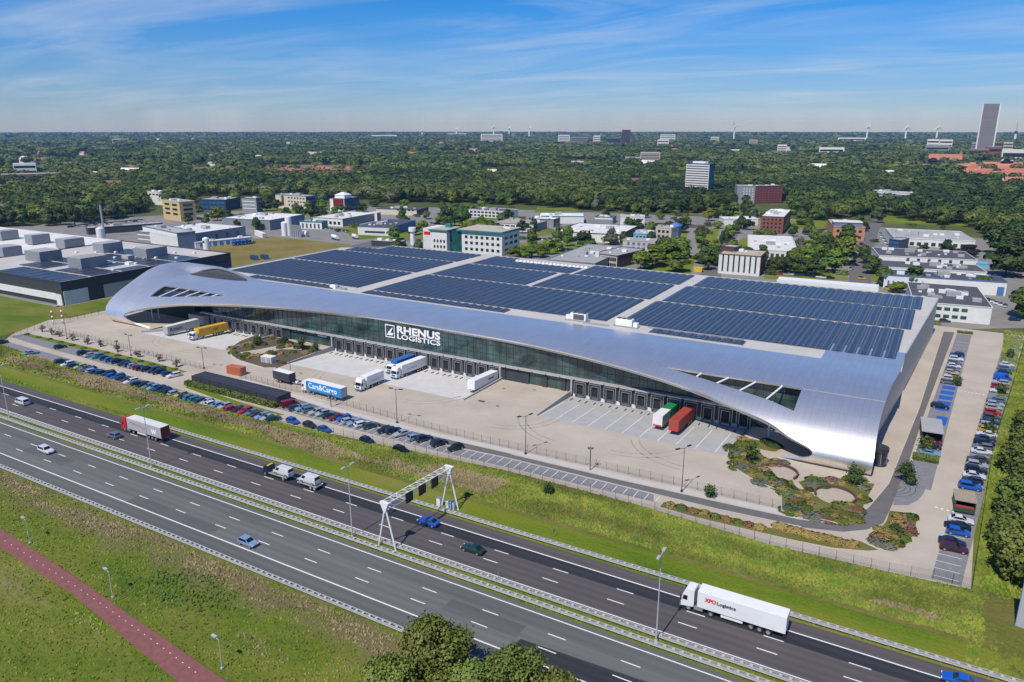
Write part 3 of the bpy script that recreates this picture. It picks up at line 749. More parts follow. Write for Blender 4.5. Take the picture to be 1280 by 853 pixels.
# --- shell profile: (Y, Z) from the roof edge down the rounded front to the foot
PC = [(213.5, 14.0), (206, 14.4), (198, 14.35), (190, 13.5), (182.5, 11.7), (176.5, 9.2), (172.5, 6.4), (170.6, 3.8), (170.7, 1.6), (172.3, 0.0)]
def dense(C, n=24):
    C = [Vector((a, b)) for a, b in C]; Q = [2 * C[0] - C[1]] + C + [2 * C[-1] - C[-2]]; pts = []
    for i in range(1, len(Q) - 2):
        for k in range(n):
            t = k / n; p0, p1, p2, p3 = Q[i - 1:i + 3]
            pts.append(.5 * ((2 * p1) + (-p0 + p2) * t + (2 * p0 - 5 * p1 + 4 * p2 - p3) * t * t + (-p0 + 3 * p1 - 3 * p2 + p3) * t ** 3))
    return pts + [C[-1]]
PD = dense(PC); PS = [0.0]
for a, b in zip(PD, PD[1:]): PS.append(PS[-1] + (b - a).length)
PS_np = np.array(PS); PDy = np.array([p.x for p in PD]); PDz = np.array([p.y for p in PD])
def shell_pt(x, v, off=0.0):
    if v <= 0:
        y, z = 213.5 - v, 14.15
    else:
        y = float(np.interp(v, PS_np, PDy)); z = float(np.interp(v, PS_np, PDz)) + .15 * max(0, 1 - v / 6)
    bl = smooth01((-277 - x) / 15.0)
    z += 3.4 * smooth01((-241 - x) / 30.0) * (bl * smooth01((y - 180) / 28.0) + (1 - bl) * smooth01((y - 204.5) / 7.5))
    if off:
        v2 = v + .2
        y2 = float(np.interp(max(v2, 0), PS_np, PDy)); z2 = float(np.interp(max(v2, 0), PS_np, PDz))
        y1 = float(np.interp(max(v2 - .4, 0), PS_np, PDy)); z1 = float(np.interp(max(v2 - .4, 0), PS_np, PDz))
        t = Vector((y2 - y1, z2 - z1)).normalized() if v > .3 else Vector((-1, 0))
        nrm = Vector((t.y, -t.x))
        if nrm.y < 0 and v < 40: nrm = -nrm
        y += nrm.x * off; z += nrm.y * off
    return Vector((x, y, z))

def catmull2(pts, n=6):
    C = [Vector(p) for p in pts]; Q = [2 * C[0] - C[1]] + C + [2 * C[-1] - C[-2]]; r = []
    for i in range(1, len(Q) - 2):
        for k in range(n):
            t = k / n; p0, p1, p2, p3 = Q[i - 1:i + 3]
            r.append(.5 * ((2 * p1) + (-p0 + p2) * t + (2 * p0 - 5 * p1 + 4 * p2 - p3) * t * t + (-p0 + 3 * p1 - 3 * p2 + p3) * t ** 3))
    return r + [C[-1]]
LIP = catmull2([(-26, 50.4), (-21.9, 48.7), (-19.6, 47.5), (-18.9, 46.4), (-20, 45.2), (-24.7, 43.4), (-29.8, 40.8), (-39, 37.9), (-50.2, 34.6), (-61.8, 31.9), (-75.4, 29.4), (-91.3, 27.2), (-108.3, 25.7), (-129, 25.1), (-158.5, 24.8),
       (-179.7, 25.4), (-197, 27.0), (-215.3, 29.2), (-230, 31.6), (-241.2, 33.9), (-250, 35.6), (-258, 38.0), (-266, 40.9), (-272.5, 43.4), (-275.7, 45.4), (-274.3, 46.9), (-270, 48.4), (-263, 50.4)])
OUT_TOP = [(-291, 1.0), (-275, 1.0), (-257, 1.2), (-246.6, 1.2), (-150, 1.6), (-24.2, 1.6), (-24.2, -16), (-4.3, -16)]
OUT_R = catmull2([(-4.3, -16), (-4.5, 1.3), (-5.6, 16.4), (-6.1, 26.3), (-6.4, 33.4), (-6.4, 38.4), (-6.3, 43.3), (-6.2, 46.4), (-6.5, 50.4)], 3)
OUT_L = catmull2([(-283, 50.4), (-286.5, 47.5), (-288.3, 44.7), (-289.3, 41.8), (-290.8, 34.5), (-293.0, 24), (-295, 15), (-295, 7), (-291, 1.0)], 4)
EYE_R = [(-62.9, 25.8), (-58, 26.3), (-53.5, 26.6), (-47.1, 26.6), (-36.1, 26.4), (-24.8, 26.5), (-24.9, 36.0), (-31.4, 33.6), (-38, 32.0), (-46.2, 30.0), (-55, 27.8)]
EYE_L = [(-272.7, 25.4), (-263.1, 25.4), (-254, 25.3), (-245.6, 25.3), (-234.7, 25.6), (-242.1, 28.0), (-250, 30.2), (-259, 32.6), (-270.4, 34.6)]
EYE_T = [(-280, 8.6), (-275, 5.0), (-269, 3.0), (-262, 2.3), (-255, 2.5), (-249, 3.8), (-245.5, 6.2), (-250, 8.0), (-257, 8.9), (-266, 9.3), (-274, 9.3)]
def resample(poly, d, closed=True):
    r = []
    P_ = [Vector(p) for p in poly]
    for a, b in zip(P_, P_[1:] + (P_[:1] if closed else [])):
        n = max(1, int((b - a).length / d))
        for k in range(n): r.append(a + (b - a) * (k / n))
    if not closed: r.append(P_[-1])
    return r
def inside(p, poly):
    x, y = p; c_ = False; n = len(poly); j = n - 1
    for i in range(n):
        xi, yi = poly[i]; xj, yj = poly[j]
        if (yi > y) != (yj > y) and x < (xj - xi) * (y - yi) / (yj - yi) + xi: c_ = not c_
        j = i
    return c_
outer = [Vector(p) for p in OUT_TOP] + OUT_R[1:] + LIP + OUT_L[:-1]
outer = resample(outer, 2.0)
holes = [resample(h, 1.5) for h in (EYE_R, EYE_L, EYE_T)]
def shell_normal(x, v):
    e = .25
    n_ = (shell_pt(x + e, v) - shell_pt(x - e, v)).cross(shell_pt(x, v + e) - shell_pt(x, v - e)).normalized()
    return -n_ if (n_.z < 0 and v < 38) or (v >= 38 and n_.y > 0) else n_
def build_shell():
    verts = []; edges = []; TH = .5
    for loop in [outer] + holes:
        i0 = len(verts); n = len(loop); verts += loop
        edges += [(i0 + k, i0 + (k + 1) % n) for k in range(n)]
    ot = [tuple(p) for p in outer]; ht = [[tuple(p) for p in h] for h in holes]
    for v in np.arange(-15.2, 50.3, 1.1):
        for x in np.arange(-296, -4, 2.6):
            p = (float(x), float(v))
            if inside(p, ot) and not any(inside(p, h) for h in ht): verts.append(Vector(p))
    vo, eo, fo, _, _, _ = delaunay_2d_cdt(verts, edges, [], 0, 1e-4)
    nv = len(vo)
    P3 = [shell_pt(p.x, p.y) for p in vo]; N3 = [shell_normal(p.x, p.y) for p in vo]
    V = P3 + [p - n * TH for p, n in zip(P3, N3)]; NN = N3 + [-n for n in N3]; F_ = []
    for f in fo:
        c_ = sum((vo[i] for i in f), Vector((0, 0))) / 3
        if inside(tuple(c_), ot) and not any(inside(tuple(c_), h) for h in ht):
            f = list(f); g = (P3[f[1]] - P3[f[0]]).cross(P3[f[2]] - P3[f[0]])
            if g.dot(N3[f[0]] + N3[f[1]] + N3[f[2]]) < 0: f.reverse()
            F_.append(tuple(f)); F_.append(tuple(nv + i for i in reversed(f)))
    for loop in [outer] + holes:      # closing rim, own corners so that its edge stays crisp
        n = len(loop)
        for k in range(n):
            a, b = loop[k], loop[(k + 1) % n]
            pa, pb = shell_pt(a.x, a.y), shell_pt(b.x, b.y); qa, qb = pa - shell_normal(a.x, a.y) * TH, pb - shell_normal(b.x, b.y) * TH
            g = (pb - pa).cross(qa - pa).normalized(); i = len(V)
            V += [pa, pb, qb, qa]; NN += [g] * 4; F_.append((i, i + 1, i + 2, i + 3))
    me = bpy.data.meshes.new('metal_shell'); me.from_pydata([tuple(p) for p in V], [], F_)
    me.polygons.foreach_set('use_smooth', [True] * len(me.polygons)); me.materials.append(M['shell'])
    a = me.attributes.new('custom_normal', 'FLOAT_VECTOR', 'POINT'); a.data.foreach_set('vector', np.array([tuple(n) for n in NN], dtype=np.float32).ravel())
    me.update(); o = bpy.data.objects.new('metal_shell', me); return link(o, wh)
shell = build_shell()
# pale edge band hanging under the shell's lip
def build_band():
    mb = MB(); P_ = LIP[20:-22]; n = len(P_)
    for i, p in enumerate(P_):
        a = shell_pt(p.x, p.y - .1); k = min(1, i / 14, (n - 1 - i) / 14); h = .25 + .85 * k
        for q in (a + Vector((0, -.02, -.02)), a + Vector((0, .35, -.4 - h * .6)), a + Vector((0, .75, -.5 - h * .6)), a + Vector((0, 1.2, -.35))): mb.v.append(tuple(q))
    for i in range(n - 1):
        for k in range(4):
            j = (k + 1) % 4
            mb.f.append((i * 4 + k, (i + 1) * 4 + k, (i + 1) * 4 + j, i * 4 + j)); mb.m.append(0)
    return mb.build('lip_band', M['parapet'], wh)
build_band()
# panel joint line running off the right eye window
mb = MB()
for (xa, va), (xb, vb) in ((( -24.6, 26.5), (-6.3, 26.5)),):
    for k in range(10):
        p = shell_pt(xa + (xb - xa) * k / 10, va, .06); q = shell_pt(xa + (xb - xa) * (k + 1) / 10, vb, .06)
        p2 = shell_pt(p.x, va + .28, .06); q2 = shell_pt(q.x, va + .28, .06)
        mb.quad(p2, q2, q, p)
mb.build('joint_strip', M['parapet'], wh)
# fins across the eye windows
def fins(pairs, r):
    for (xa, va), (xb, vb) in pairs:
        a = shell_pt(xa, va, -.3); b = shell_pt(xb, vb, -.3)
        MB().tube(a, b, r, 6).build('window_fin', M['white_paint'], wh)
fins([((-50.2, 26.6), (-51, 28.9)), ((-43, 26.6), (-45.2, 30.2)), ((-36.1, 26.5), (-39.0, 31.8)), ((-29.6, 26.5), (-32.0, 33.3))], .22)
fins([((-264.5, 25.5), (-266.5, 33.8)), ((-257.8, 25.5), (-260, 32.7)), ((-251.5, 25.4), (-254, 31.2)), ((-246, 25.4), (-248, 29.7)), ((-241, 25.5), (-242.5, 28.0))], .2)
# dark screens behind the eyes
mb = MB(); P_ = [shell_pt(-254 + (x + 254) * 1.12, 29 + (v - 29) * 1.5, -1.0) for x, v in EYE_L]; mb.poly(P_); mb.build('eye_window', M['glass'], wh)
mb = MB(); P_ = [shell_pt(-263 + (x + 263) * 1.05, 6 + (v - 6) * 1.1, 0) - Vector((0, -.5, .55)) for x, v in EYE_T]; mb.poly(P_); mb.build('roof_louvre', M['dark_wall'], wh)
mb = MB(); a = shell_pt(-24.6, 26.4, -.5); b = shell_pt(-24.6, 36.2, -.5)
mb.quad(a, b, b + Vector((.1, 6, -1)), a + Vector((.1, 1.5, -3))); mb.build('eye_window_cheek', M['dark_wall'], wh)

# --- roof deck, walls, parapets
roof_pts = [(-278.0, 212.2), (-4.2, 212.2), (-4.3, 229.5), (2.2, 312.2), (2.2, 315.0), (-257, 315.0), (-258.5, 304.5), (-276.5, 296)]
mb = MB(); mb.prism(roof_pts, ZR - .5, ZR); mb.build('roof', M['roof_pale'], wh)
def wall(pts, z0, z1, m, name='wall', th=.3):
    for a, b in zip(pts, pts[1:]):
        a = Vector((*a, 0)); b = Vector((*b, 0)); d = b - a
        MB().box(((a.x + b.x) / 2, (a.y + b.y) / 2, (z0 + z1) / 2), (d.length, th, z1 - z0), math.atan2(d.y, d.x)).build(name, m, wh)
wall([(-7.4, 196), (-4.6, 229), (1.9, 312)], -.2, ZR - .55, M['parapet'], 'side_wall')
mb = MB(); mb.poly([(-7.4, 195.9, -.2), (-8.8, 174.5, -.2), (-8.8, 174.0, 3.6), (-8.7, 175.5, 6.2), (-8.5, 179, 8.6), (-8.2, 184, 10.8), (-7.8, 190, 12.4), (-7.4, 195.9, 13.3)]); mb.build('side_wall', M['parapet'], wh)
wall([(1.9, 314.7), (-256.8, 314.7), (-258.3, 304.2), (-276.3, 296), (-277.7, 214)], -.2, ZR - .55, M['grey_wall'], 'back_wall')
wall([(-4.1, 229.6), (2.05, 312.2), (2.05, 314.9)], ZR, ZR + .35, M['parapet'], 'parapet', .35)
wall([(2.05, 314.9), (-256.9, 314.9), (-258.4, 304.4), (-276.4, 295.9), (-277.8, 214)], ZR, ZR + .32, M['parapet'], 'parapet', .35)

# --- front facade
YF = 189.0
def facade_top(x):
    return 13.2
mb = MB(); mb.box(((-246 - 20) / 2, YF + .1, 8.9), (226, .2, 8.6)); mb.build('glass_facade', M['facade_glass'], wh)
mb = MB()
x = -245.5
while x < -20:
    mb.box((x, YF - .05, 8.9), (.09, .14, 8.6)); x += 2.4
for z in (7.4, 10.3):
    mb.box((-133, YF - .06, z), (226, .12, .10))
mb.build('facade_frame', M['mullion'], wh)
# floors and plant inside catch light at the ends of bays
# dock wall, canopy ledge, plinth
YD = 188.3
def dock_bank(x0, x1, n, first, pitch, xs=None):
    mb = MB(); mb.box(((x0 + x1) / 2, YD + .35, 2.1), (x1 - x0, .5, 4.4)); mb.build('dock_wall', M['dock_grey'], wh)
    mb = MB(); mb.box(((x0 + x1) / 2, YD + .3, -.68), (x1 - x0, .5, 1.15)); mb.build('dock_plinth', M['white_wall'], wh)
canopy = MB(); canopy.box((-134, YD - .1, 4.55), (236, 1.5, .42)); canopy.build('ledge', M['parapet'], wh)
ml = MB().box((0, 0, 0), (.35, .2, .25)).mesh('ledge_light', M['charcoal'])
for k in range(50):
    o = bpy.data.objects.new('ledge_light', ml); link(o, wh); o.location = (-250 + 4.65 * k, YD - .9, 4.5)
dock_bank(-258, -205, 0, 0, 0); dock_bank(-181.6, -112.8, 0, 0, 0); dock_bank(-88, -36.6, 0, 0, 0)

def make_dock():
    mb = MB()
    mb.box((-1.45, -.35, 1.85), (.55, .7, 3.7)); mb.box((1.45, -.35, 1.85), (.55, .7, 3.7)); mb.box((0, -.35, 3.45), (2.4, .7, .6))
    me_b = mb.mesh('dock_shelter', M['dock_grey'])
    mb = MB()
    for s in (-1, 1):
        mb.box((s * 1.78, -.42, 1.9), (.13, .80, 3.9)); mb.box((s * 1.12, -.40, 1.6), (.10, .74, 3.2))
    mb.box((0, -.42, 3.86), (3.69, .80, .13)); mb.box((0, -.40, 3.14), (2.1, .74, .10))
    me_t = mb.mesh('trim', M['steel'])
    mb = MB(); mb.box((0, -.12, 1.6), (2.2, .1, 3.1)); me_d = mb.mesh('door_panel', M['black'])
    mb = MB(); mb.box((0, -.45, -.12), (2.2, .9, .22)); mb.box((-1.35, -.35, -.45), (.4, .5, .7)); mb.box((1.35, -.35, -.45), (.4, .5, .7)); me_l = mb.mesh('dock_leveller', M['charcoal'])
    return me_b, me_t, me_d, me_l
DM = make_dock()
DOCKS = [(-243.9 + 4.42 * k) for k in range(9)] + [(-178.9 + 4.58 * k) for k in range(15)] + [(-85.5 + 4.71 * k) for k in range(11)]
for x in DOCKS:
    d = bpy.data.objects.new('dock_door', DM[0]); link(d, wh); d.location = (x, YD + .1, 0.05)
    for nm, me in (('dock_trim', DM[1]), ('door_panel', DM[2]), ('dock_leveller', DM[3])):
        c_ = bpy.data.objects.new(nm, me); link(c_, d)
# steel wheel guides on the yard floor
mg = MB().box((0, 0, .12), (.18, 1.6, .22)).mesh('wheel_guide', M['dark_steel'])
for x in DOCKS:
    for s in (-1, 1):
        g = bpy.data.objects.new('wheel_guide', mg); link(g)
        yy = 184.9; zz = ZP + (-1.05 - ZP) * (yy - PY0) / (PY1 - PY0)
        g.location = (x + s * 1.3, yy, zz)
        tag(g, 'short dark steel wheel guide on the yard floor in front of a dock', 'wheel guide', 'wheel guides in front of the docks')
# ground-floor glazing between the dock banks
def gl_bank(x0, x1, m, piers):
    mb = MB(); mb.box(((x0 + x1) / 2, YD + .5, 2.15), (x1 - x0, .2, 4.3)); mb.build('ground_floor_glass', m, wh)
    for p in piers: MB().box((p, YD + .2, 2.15), (1.5, .5, 4.3)).build('pier', M['dark_wall'], wh)
gl_bank(-112.6, -88.2, M['facade_glass'], (-111.8, -103.6, -97.4, -91.2, -88.9))
mb = MB(); mb.box((-107.6, YD + .2, 2.15), (6.6, .4, 4.2)); mb.build('entrance_portal', M['dark_wall'], wh)
gl_bank(-204.8, -181.8, M['facade_glass'], (-204, -182.5))
gl_bank(-36.4, -20, M['glass'], (-36, -30, -24))
MB().box((-182.1, YD - .3, 2.2), (.5, 1.0, 4.4)).build('bank_end_post', M['parapet'], wh)
MB().box((-112.6, YD - .3, 2.2), (.5, 1.0, 4.4)).build('bank_end_post', M['parapet'], wh)
MB().box((-88.2, YD - .3, 2.2), (.5, 1.0, 4.4)).build('bank_end_post', M['parapet'], wh)
# recessed dark bay under the left nose
wall([(-278, 206), (-262, 196), (-258, 189.5)], -.2, 12.8, M['navy_wall'], 'recess_wall')
MB().box((-252.5, 187.3, 1.9), (9, 3, 3.6)).build('loading_bay', M['grey_wall'], wh)
for p in (at(191, 401), at(199, 399)):
    MB().tube((p.x, p.y, 0), (p.x, p.y, 7), .18, 8).build('column', M['white_paint'], wh)
MB().tube((-31.0, 183.5, 0), (-31.0, 183.5, 9.5), .3, 8).build('column', M['white_paint'], wh)
# inner flank seen under the open right end of the shell, and the round corner kiosk
kx, ky = -5.6, 179.8
o = thing('turnstile_kiosk', 'dark round glazed kiosk at the foot of the shell\'s right end', 'kiosk', (kx, ky, ZP))
def ring(r, z0, z1, m, name, n=20):
    mb = MB(); mb.prism([(r * math.cos(2 * math.pi * k / n), r * math.sin(2 * math.pi * k / n)) for k in range(n)], z0, z1); mb.build(name, m, o)
ring(1.9, 0, .25, M['dark_steel'], 'base'); ring(1.65, .25, 3.4, M['glass'], 'glass_drum'); ring(1.95, 3.4, 4.3, M['dark_steel'], 'canopy')
for k in range(5):
    t = 2 * math.pi * k / 5
    MB().tube((1.75 * math.cos(t), 1.75 * math.sin(t), .25), (1.75 * math.cos(t), 1.75 * math.sin(t), 3.4), .08).build('post', M['steel'], o)

# --- the sign: logo square and two lines of letters
p0 = atY(482, 407, YF - .25); p1 = atY(494, 405, YF - .25); p2 = atY(551, 432, YF - .25)
zt = atY(495, 409, YF - .25).z; zm = atY(495, 418, YF - .25).z; zl = atY(495, 424, YF - .25).z
lx = p0.x; lw = atY(494.5, 409, YF - .3).x - lx
rx0 = atY(496, 410, YF - .3).x; rx1 = atY(550, 430, YF - .3).x
SZ0, SZ1 = 7.3, 11.7
logo = bpy.data.objects.new('logo', None); link(logo, wh); logo.location = (-158.3, YF - .3, SZ0)
H_ = SZ1 - SZ0; B_ = 4.0
mb = MB()
for c_, s_ in (((B_ / 2, 0, .14), (B_, .2, .28)), ((B_ / 2, 0, H_ - .14), (B_, .2, .28)), ((.14, 0, H_ / 2), (.28, .2, H_ - .56)), ((B_ - .14, 0, H_ / 2), (.28, .2, H_ - .56))):
    mb.box(c_, s_)
mb.build('logo_frame', M['letter_white'], logo)
mb = MB()   # a slanted wing over a bar
mb.hexa([(.55, .1, .8), (.55, -.1, .8), (B_ - 1.1, -.1, .8), (B_ - 1.1, .1, .8), (1.3, .1, 1.6), (1.3, -.1, 1.6), (B_ - .5, -.1, 1.6), (B_ - .5, .1, 1.6)])
mb.hexa([(1.1, .1, 1.66), (1.1, -.1, 1.66), (2.2, -.1, 1.66), (2.2, .1, 1.66), (B_ - 1.25, .1, 3.4), (B_ - 1.25, -.1, 3.4), (B_ - .75, -.1, 3.5), (B_ - .75, .1, 3.5)])
mb.build('logo_mark', M['letter_white'], logo)
TX = -153.5; TW = 17.6
def sign_line(body, size, z, bold, h):
    t1 = text_mesh(body, size, M['letter_white'], wh, (TX, YF - .3, z), (R(90), 0, 0), 'sign_lettering', .1, bold)
    xs = [v.co.x for v in t1.data.vertices]; ys = [v.co.y for v in t1.data.vertices]
    t1.scale = (TW / (max(xs) - min(xs)), h / max(ys), 1)
sign_line('RHENUS', 3.4, 9.3, .10, 2.5); sign_line('LOGISTICS', 2.3, 7.35, .035, 1.6)
# small white notice on the dark ground-floor glass
MB().box((-187.5, YD + .3, 3.4), (4.2, .08, .5)).build('entrance_sign', M['letter_white'], wh)

# --- solar arrays (one part per field, rows and cells are its pattern)
def solar_array(x0, x1, y0, y1, pitch=3.42):
    mb = MB(); n = max(1, round((x1 - x0) / pitch)); pitch = (x1 - x0) / n
    for i in range(n):
        xa = x0 + i * pitch; xm = xa + (pitch - .13) / 2; xb = xa + pitch - .13
        segs = max(1, round((y1 - y0) / 16)); L_ = (y1 - y0) / segs
        for s in range(segs):
            ya = y0 + s * L_ + .09; yb = y0 + (s + 1) * L_ - .09
            zl_, zh = ZR + .22, ZR + .48
            mb.quad((xa, ya, zl_), (xm - .02, ya, zh), (xm - .02, yb, zh), (xa, yb, zl_))
            mb.quad((xm + .02, ya, zh), (xb, ya, zl_), (xb, yb, zl_), (xm + .02, yb, zh))
            mb.quad((xa, ya, ZR + .1), (xb, ya, ZR + .1), (xb, ya, zl_), (xa, ya, zl_), 1)
    return mb.build('solar_array', [M['solar'], M['steel']], wh)
for a in ((-274, -198.6, 259.0, 289.2), (-270, -198.4, 290.8, 302.6), (-256, -198.2, 303.0, 313.2), (-274, -198.8, 221.0, 257.2), (-255.0, -206, 214.2, 219.4)):
    solar_array(*a)
for a in ((-191.0, -143.6, 259.0, 288.8), (-140.6, -90.6, 259.0, 288.8), (-190.4, -176, 290.6, 313.2), (-175.9, -139, 290.6, 304.6), (-137, -89.6, 290.6, 313.2), (-191.4, -91.8, 220.8, 257.4), (-191.4, -127, 214.2, 219.4)):
    solar_array(*a)
for a in ((-84.2, -2.6, 290.6, 313.2), (-86.0, -4.2, 258.8, 289.2), (-87.6, -6.0, 221.6, 257.2), (-75, -46, 214.6, 219.4)):
    solar_array(*a)
# rooftop plant: two condensers, skylight row, cable trays
def condenser(x, y, rz):
    c_ = bpy.data.objects.new('air_conditioner', None); link(c_, wh); c_.location = (x, y, ZR); c_.rotation_euler = (0, 0, rz)
    MB().box((0, 0, .2), (8.2, 2.6, .3)).build('skid', M['steel'], c_)
    MB().box((.6, 0, 1.5), (5.6, 2.2, 2.2)).build('casing', M['white_paint'], c_, bevel=.06)
    MB().box((.9, -1.13, 1.5), (3.9, .06, 1.8)).build('grille', M['charcoal'], c_)
    MB().box((-3.2, 0, 1.0), (1.5, 1.6, 1.3)).build('box', M['white_paint'], c_, bevel=.05)
    for k in range(3): MB().cyl_y((0, 0, 0), .8, .2, 16).build('fan', M['charcoal'], c_).matrix_local = Matrix.Translation((-.9 + 1.7 * k, 0, 2.66)) @ Matrix.Rotation(R(90), 4, 'X')
condenser(-100.6, 217.6, 0); condenser(-83.6, 218.2, math.pi)
MB().box((-206.5, 216, ZR + .7), (3, 1.6, 1.4)).build('roof_vent', M['white_paint'], wh)
MB().box((-201.5, 215.8, ZR + .4), (3.4, 1.2, .8)).build('roof_vent', M['steel'], wh)
MB().box((-93, 215.5, ZR + .25), (9, .5, .4)).build('cable_tray', M['steel'], wh)
MB().box((-62, 220.4, ZR + .25), (30, .4, .3)).build('cable_tray', M['steel'], wh)
sk = MB().box((0, 0, .35), (1.5, 1.1, .7), taper=.7).mesh('skylight', M['white_paint'])
for k in range(19):
    o = bpy.data.objects.new('skylight', sk); link(o, wh); o.location = (-174.5 + 2.0 * k, 307.5, ZR)
MB().box((-157, 309.6, ZR + .3), (38, .5, .6)).build('skylight_upstand', M['parapet'], wh)
# ================================================================== MOTORWAY FURNITURE
RAILP = MB().box((0, 0, .35), (.12, .14, .74)).mesh('post', M['guard'])
def guard_rail(y, label, xa, xb, double=True, gap=.62):
    t = thing('guard_rail', label, 'guard rail', (xa, y, 0))
    mb = MB(); L_ = xb - xa
    # one ladder-like steel section: two folded beams joined by spacer plates
    prof = [(-gap / 2 - .05, .44), (-gap / 2 - .02, .62), (-gap / 2 - .05, .84), (-gap / 2 + .1, .84), (gap / 2 - .1, .84), (gap / 2 + .05, .84), (gap / 2 + .02, .62), (gap / 2 + .05, .44)]
    x = 0.0; k = 0; npf = len(prof)
    while x < L_:
        for y_, z_ in prof: mb.v.append((x, y_, z_))
        if k:
            b_ = (k - 1) * npf
            for q in range(npf - 1):
                if q == 3 and k % 2 == 0: continue
                mb.f.append((b_ + q, b_ + npf + q, b_ + npf + q + 1, b_ + q + 1)); mb.m.append(0)
        x += .45 if k % 2 == 0 else .9; k += 1
    mb.build('rail_beam', M['guard'], t)
    n = min(96, int(L_ / 4))
    for k in range(n):
        p = bpy.data.objects.new('post', RAILP); link(p, t); p.location = (k * L_ / n + 1, 0, 0)
guard_rail(76.6, 'near-side guard rail between the grey carriageway and the rough meadow', -300, 20)
guard_rail(93.0, 'guard rail on the median along the grey carriageway', -330, 50)
guard_rail(95.2, 'guard rail on the median along the dark brown carriageway', -330, 50)
guard_rail(110.7, 'guard rail at the foot of the grass verge, beyond the hard shoulder', -176, 90)

def lamp_post(loc, h, label, heads=((0, 1), (0, -1)), arm=.9, group=None, m=None, r=.13):
    t = thing('street_lamp', label, 'street lamp', loc, 0, group)
    m = m or M['lamp_steel']
    MB().tube((0, 0, 0), (0, 0, h), r, 8, r2=r * .55).build('pole', m, t)
    MB().box((0, 0, .25), (.42, .42, .5)).build('base', m, t)
    for hx, hy in heads:
        d = Vector((hx, hy, 0))
        MB().tube((0, 0, h - .15), d * arm + Vector((0, 0, h + .1)), r * .5, 6).build('arm', m, t)
        a = math.atan2(hy, hx)
        MB().box((hx * (arm + .35), hy * (arm + .35), h + .12), (1.0, .42, .2), a).build('lamp_head', m, t)
    return t
lamp_post((-29.1, 94.1, 0), 15.2, 'tall motorway lamp on the median in front of the large white lorry')
lamp_post((-89.5, 94.1, 0), 14.8, 'tall motorway lamp on the median just left of the white gantry')
lamp_post((-150.0, 94.1, 0), 14.8, 'tall motorway lamp on the median in front of the red and grey lorry')
lamp_post((-210.5, 94.1, 0), 14.8, 'tall motorway lamp on the median in front of the white minibus')
for q, top, lab in ((((141.5, 749)), (134, 721), 'short lamp beside the red cycle path, the middle one of three'),
                    ((38, 681), (27, 654), 'short lamp beside the red cycle path, the upper left one of three'),
                    ((278, 838), (270, 807), 'short lamp beside the red cycle path, the lower right one of three')):
    lamp_post(at(q[0], q[1]), 5.2, lab, ((-1, .1),), .7, r=.09)

def mast(q, h, label, heads, r=.1, m=None):
    return lamp_post(at(q[0], q[1], ZP), h, label, heads, 1.1, m=m or M['dark_steel'], r=r)
mast((657, 568), 9.8, 'thin yard lamp mast on the footway left of the camera mast', ((.4, 1), (-.7, -1)))
mast((496.5, 529), 9.5, 'thin double-armed yard lamp mast behind the row of black and silver cars', ((1, .2), (-1, -.2)))
mast((852, 615), 10.2, 'thin yard lamp mast on the footway nearest the round garden', ((.4, 1), (-.7, -1)))
mast((364, 473), 7.0, 'thin yard lamp mast left of the planted garden', ((-1, 0),))
mast((255, 461), 7.0, 'thin yard lamp mast behind the orange container', ((-1, -.2), (1, .2)))
mast((164, 445), 7.4, 'thin yard lamp mast behind the upper row of cars', ((-1, 0), (1, 0)))
mast((84, 424), 9.4, 'thin lamp mast at the left end of the yard fence', ((1, 0),))
def camera_mast(q, h, label):
    t = thing('camera_mast', label, 'camera mast', at(q[0], q[1], ZP))
    MB().tube((0, 0, 0), (0, 0, h), .11, 8).build('pole', M['dark_steel'], t)
    for k in range(4):
        a = k * math.pi / 2 + .4
        MB().box((.45 * math.cos(a), .45 * math.sin(a), h - .1), (.5, .22, .22), a).build('camera', M['charcoal'], t)
    MB().box((0, 0, h - .35), (1.1, .12, .12), .5).build('bracket', M['dark_steel'], t)
camera_mast((737.5, 588), 5.6, 'dark mast with a crown of cameras on the footway behind the empty bays')
camera_mast((147.5, 442), 4.6, 'dark mast with cameras behind the upper row of cars')
camera_mast((414, 509), 3.6, 'dark mast behind the blue and white lorry')

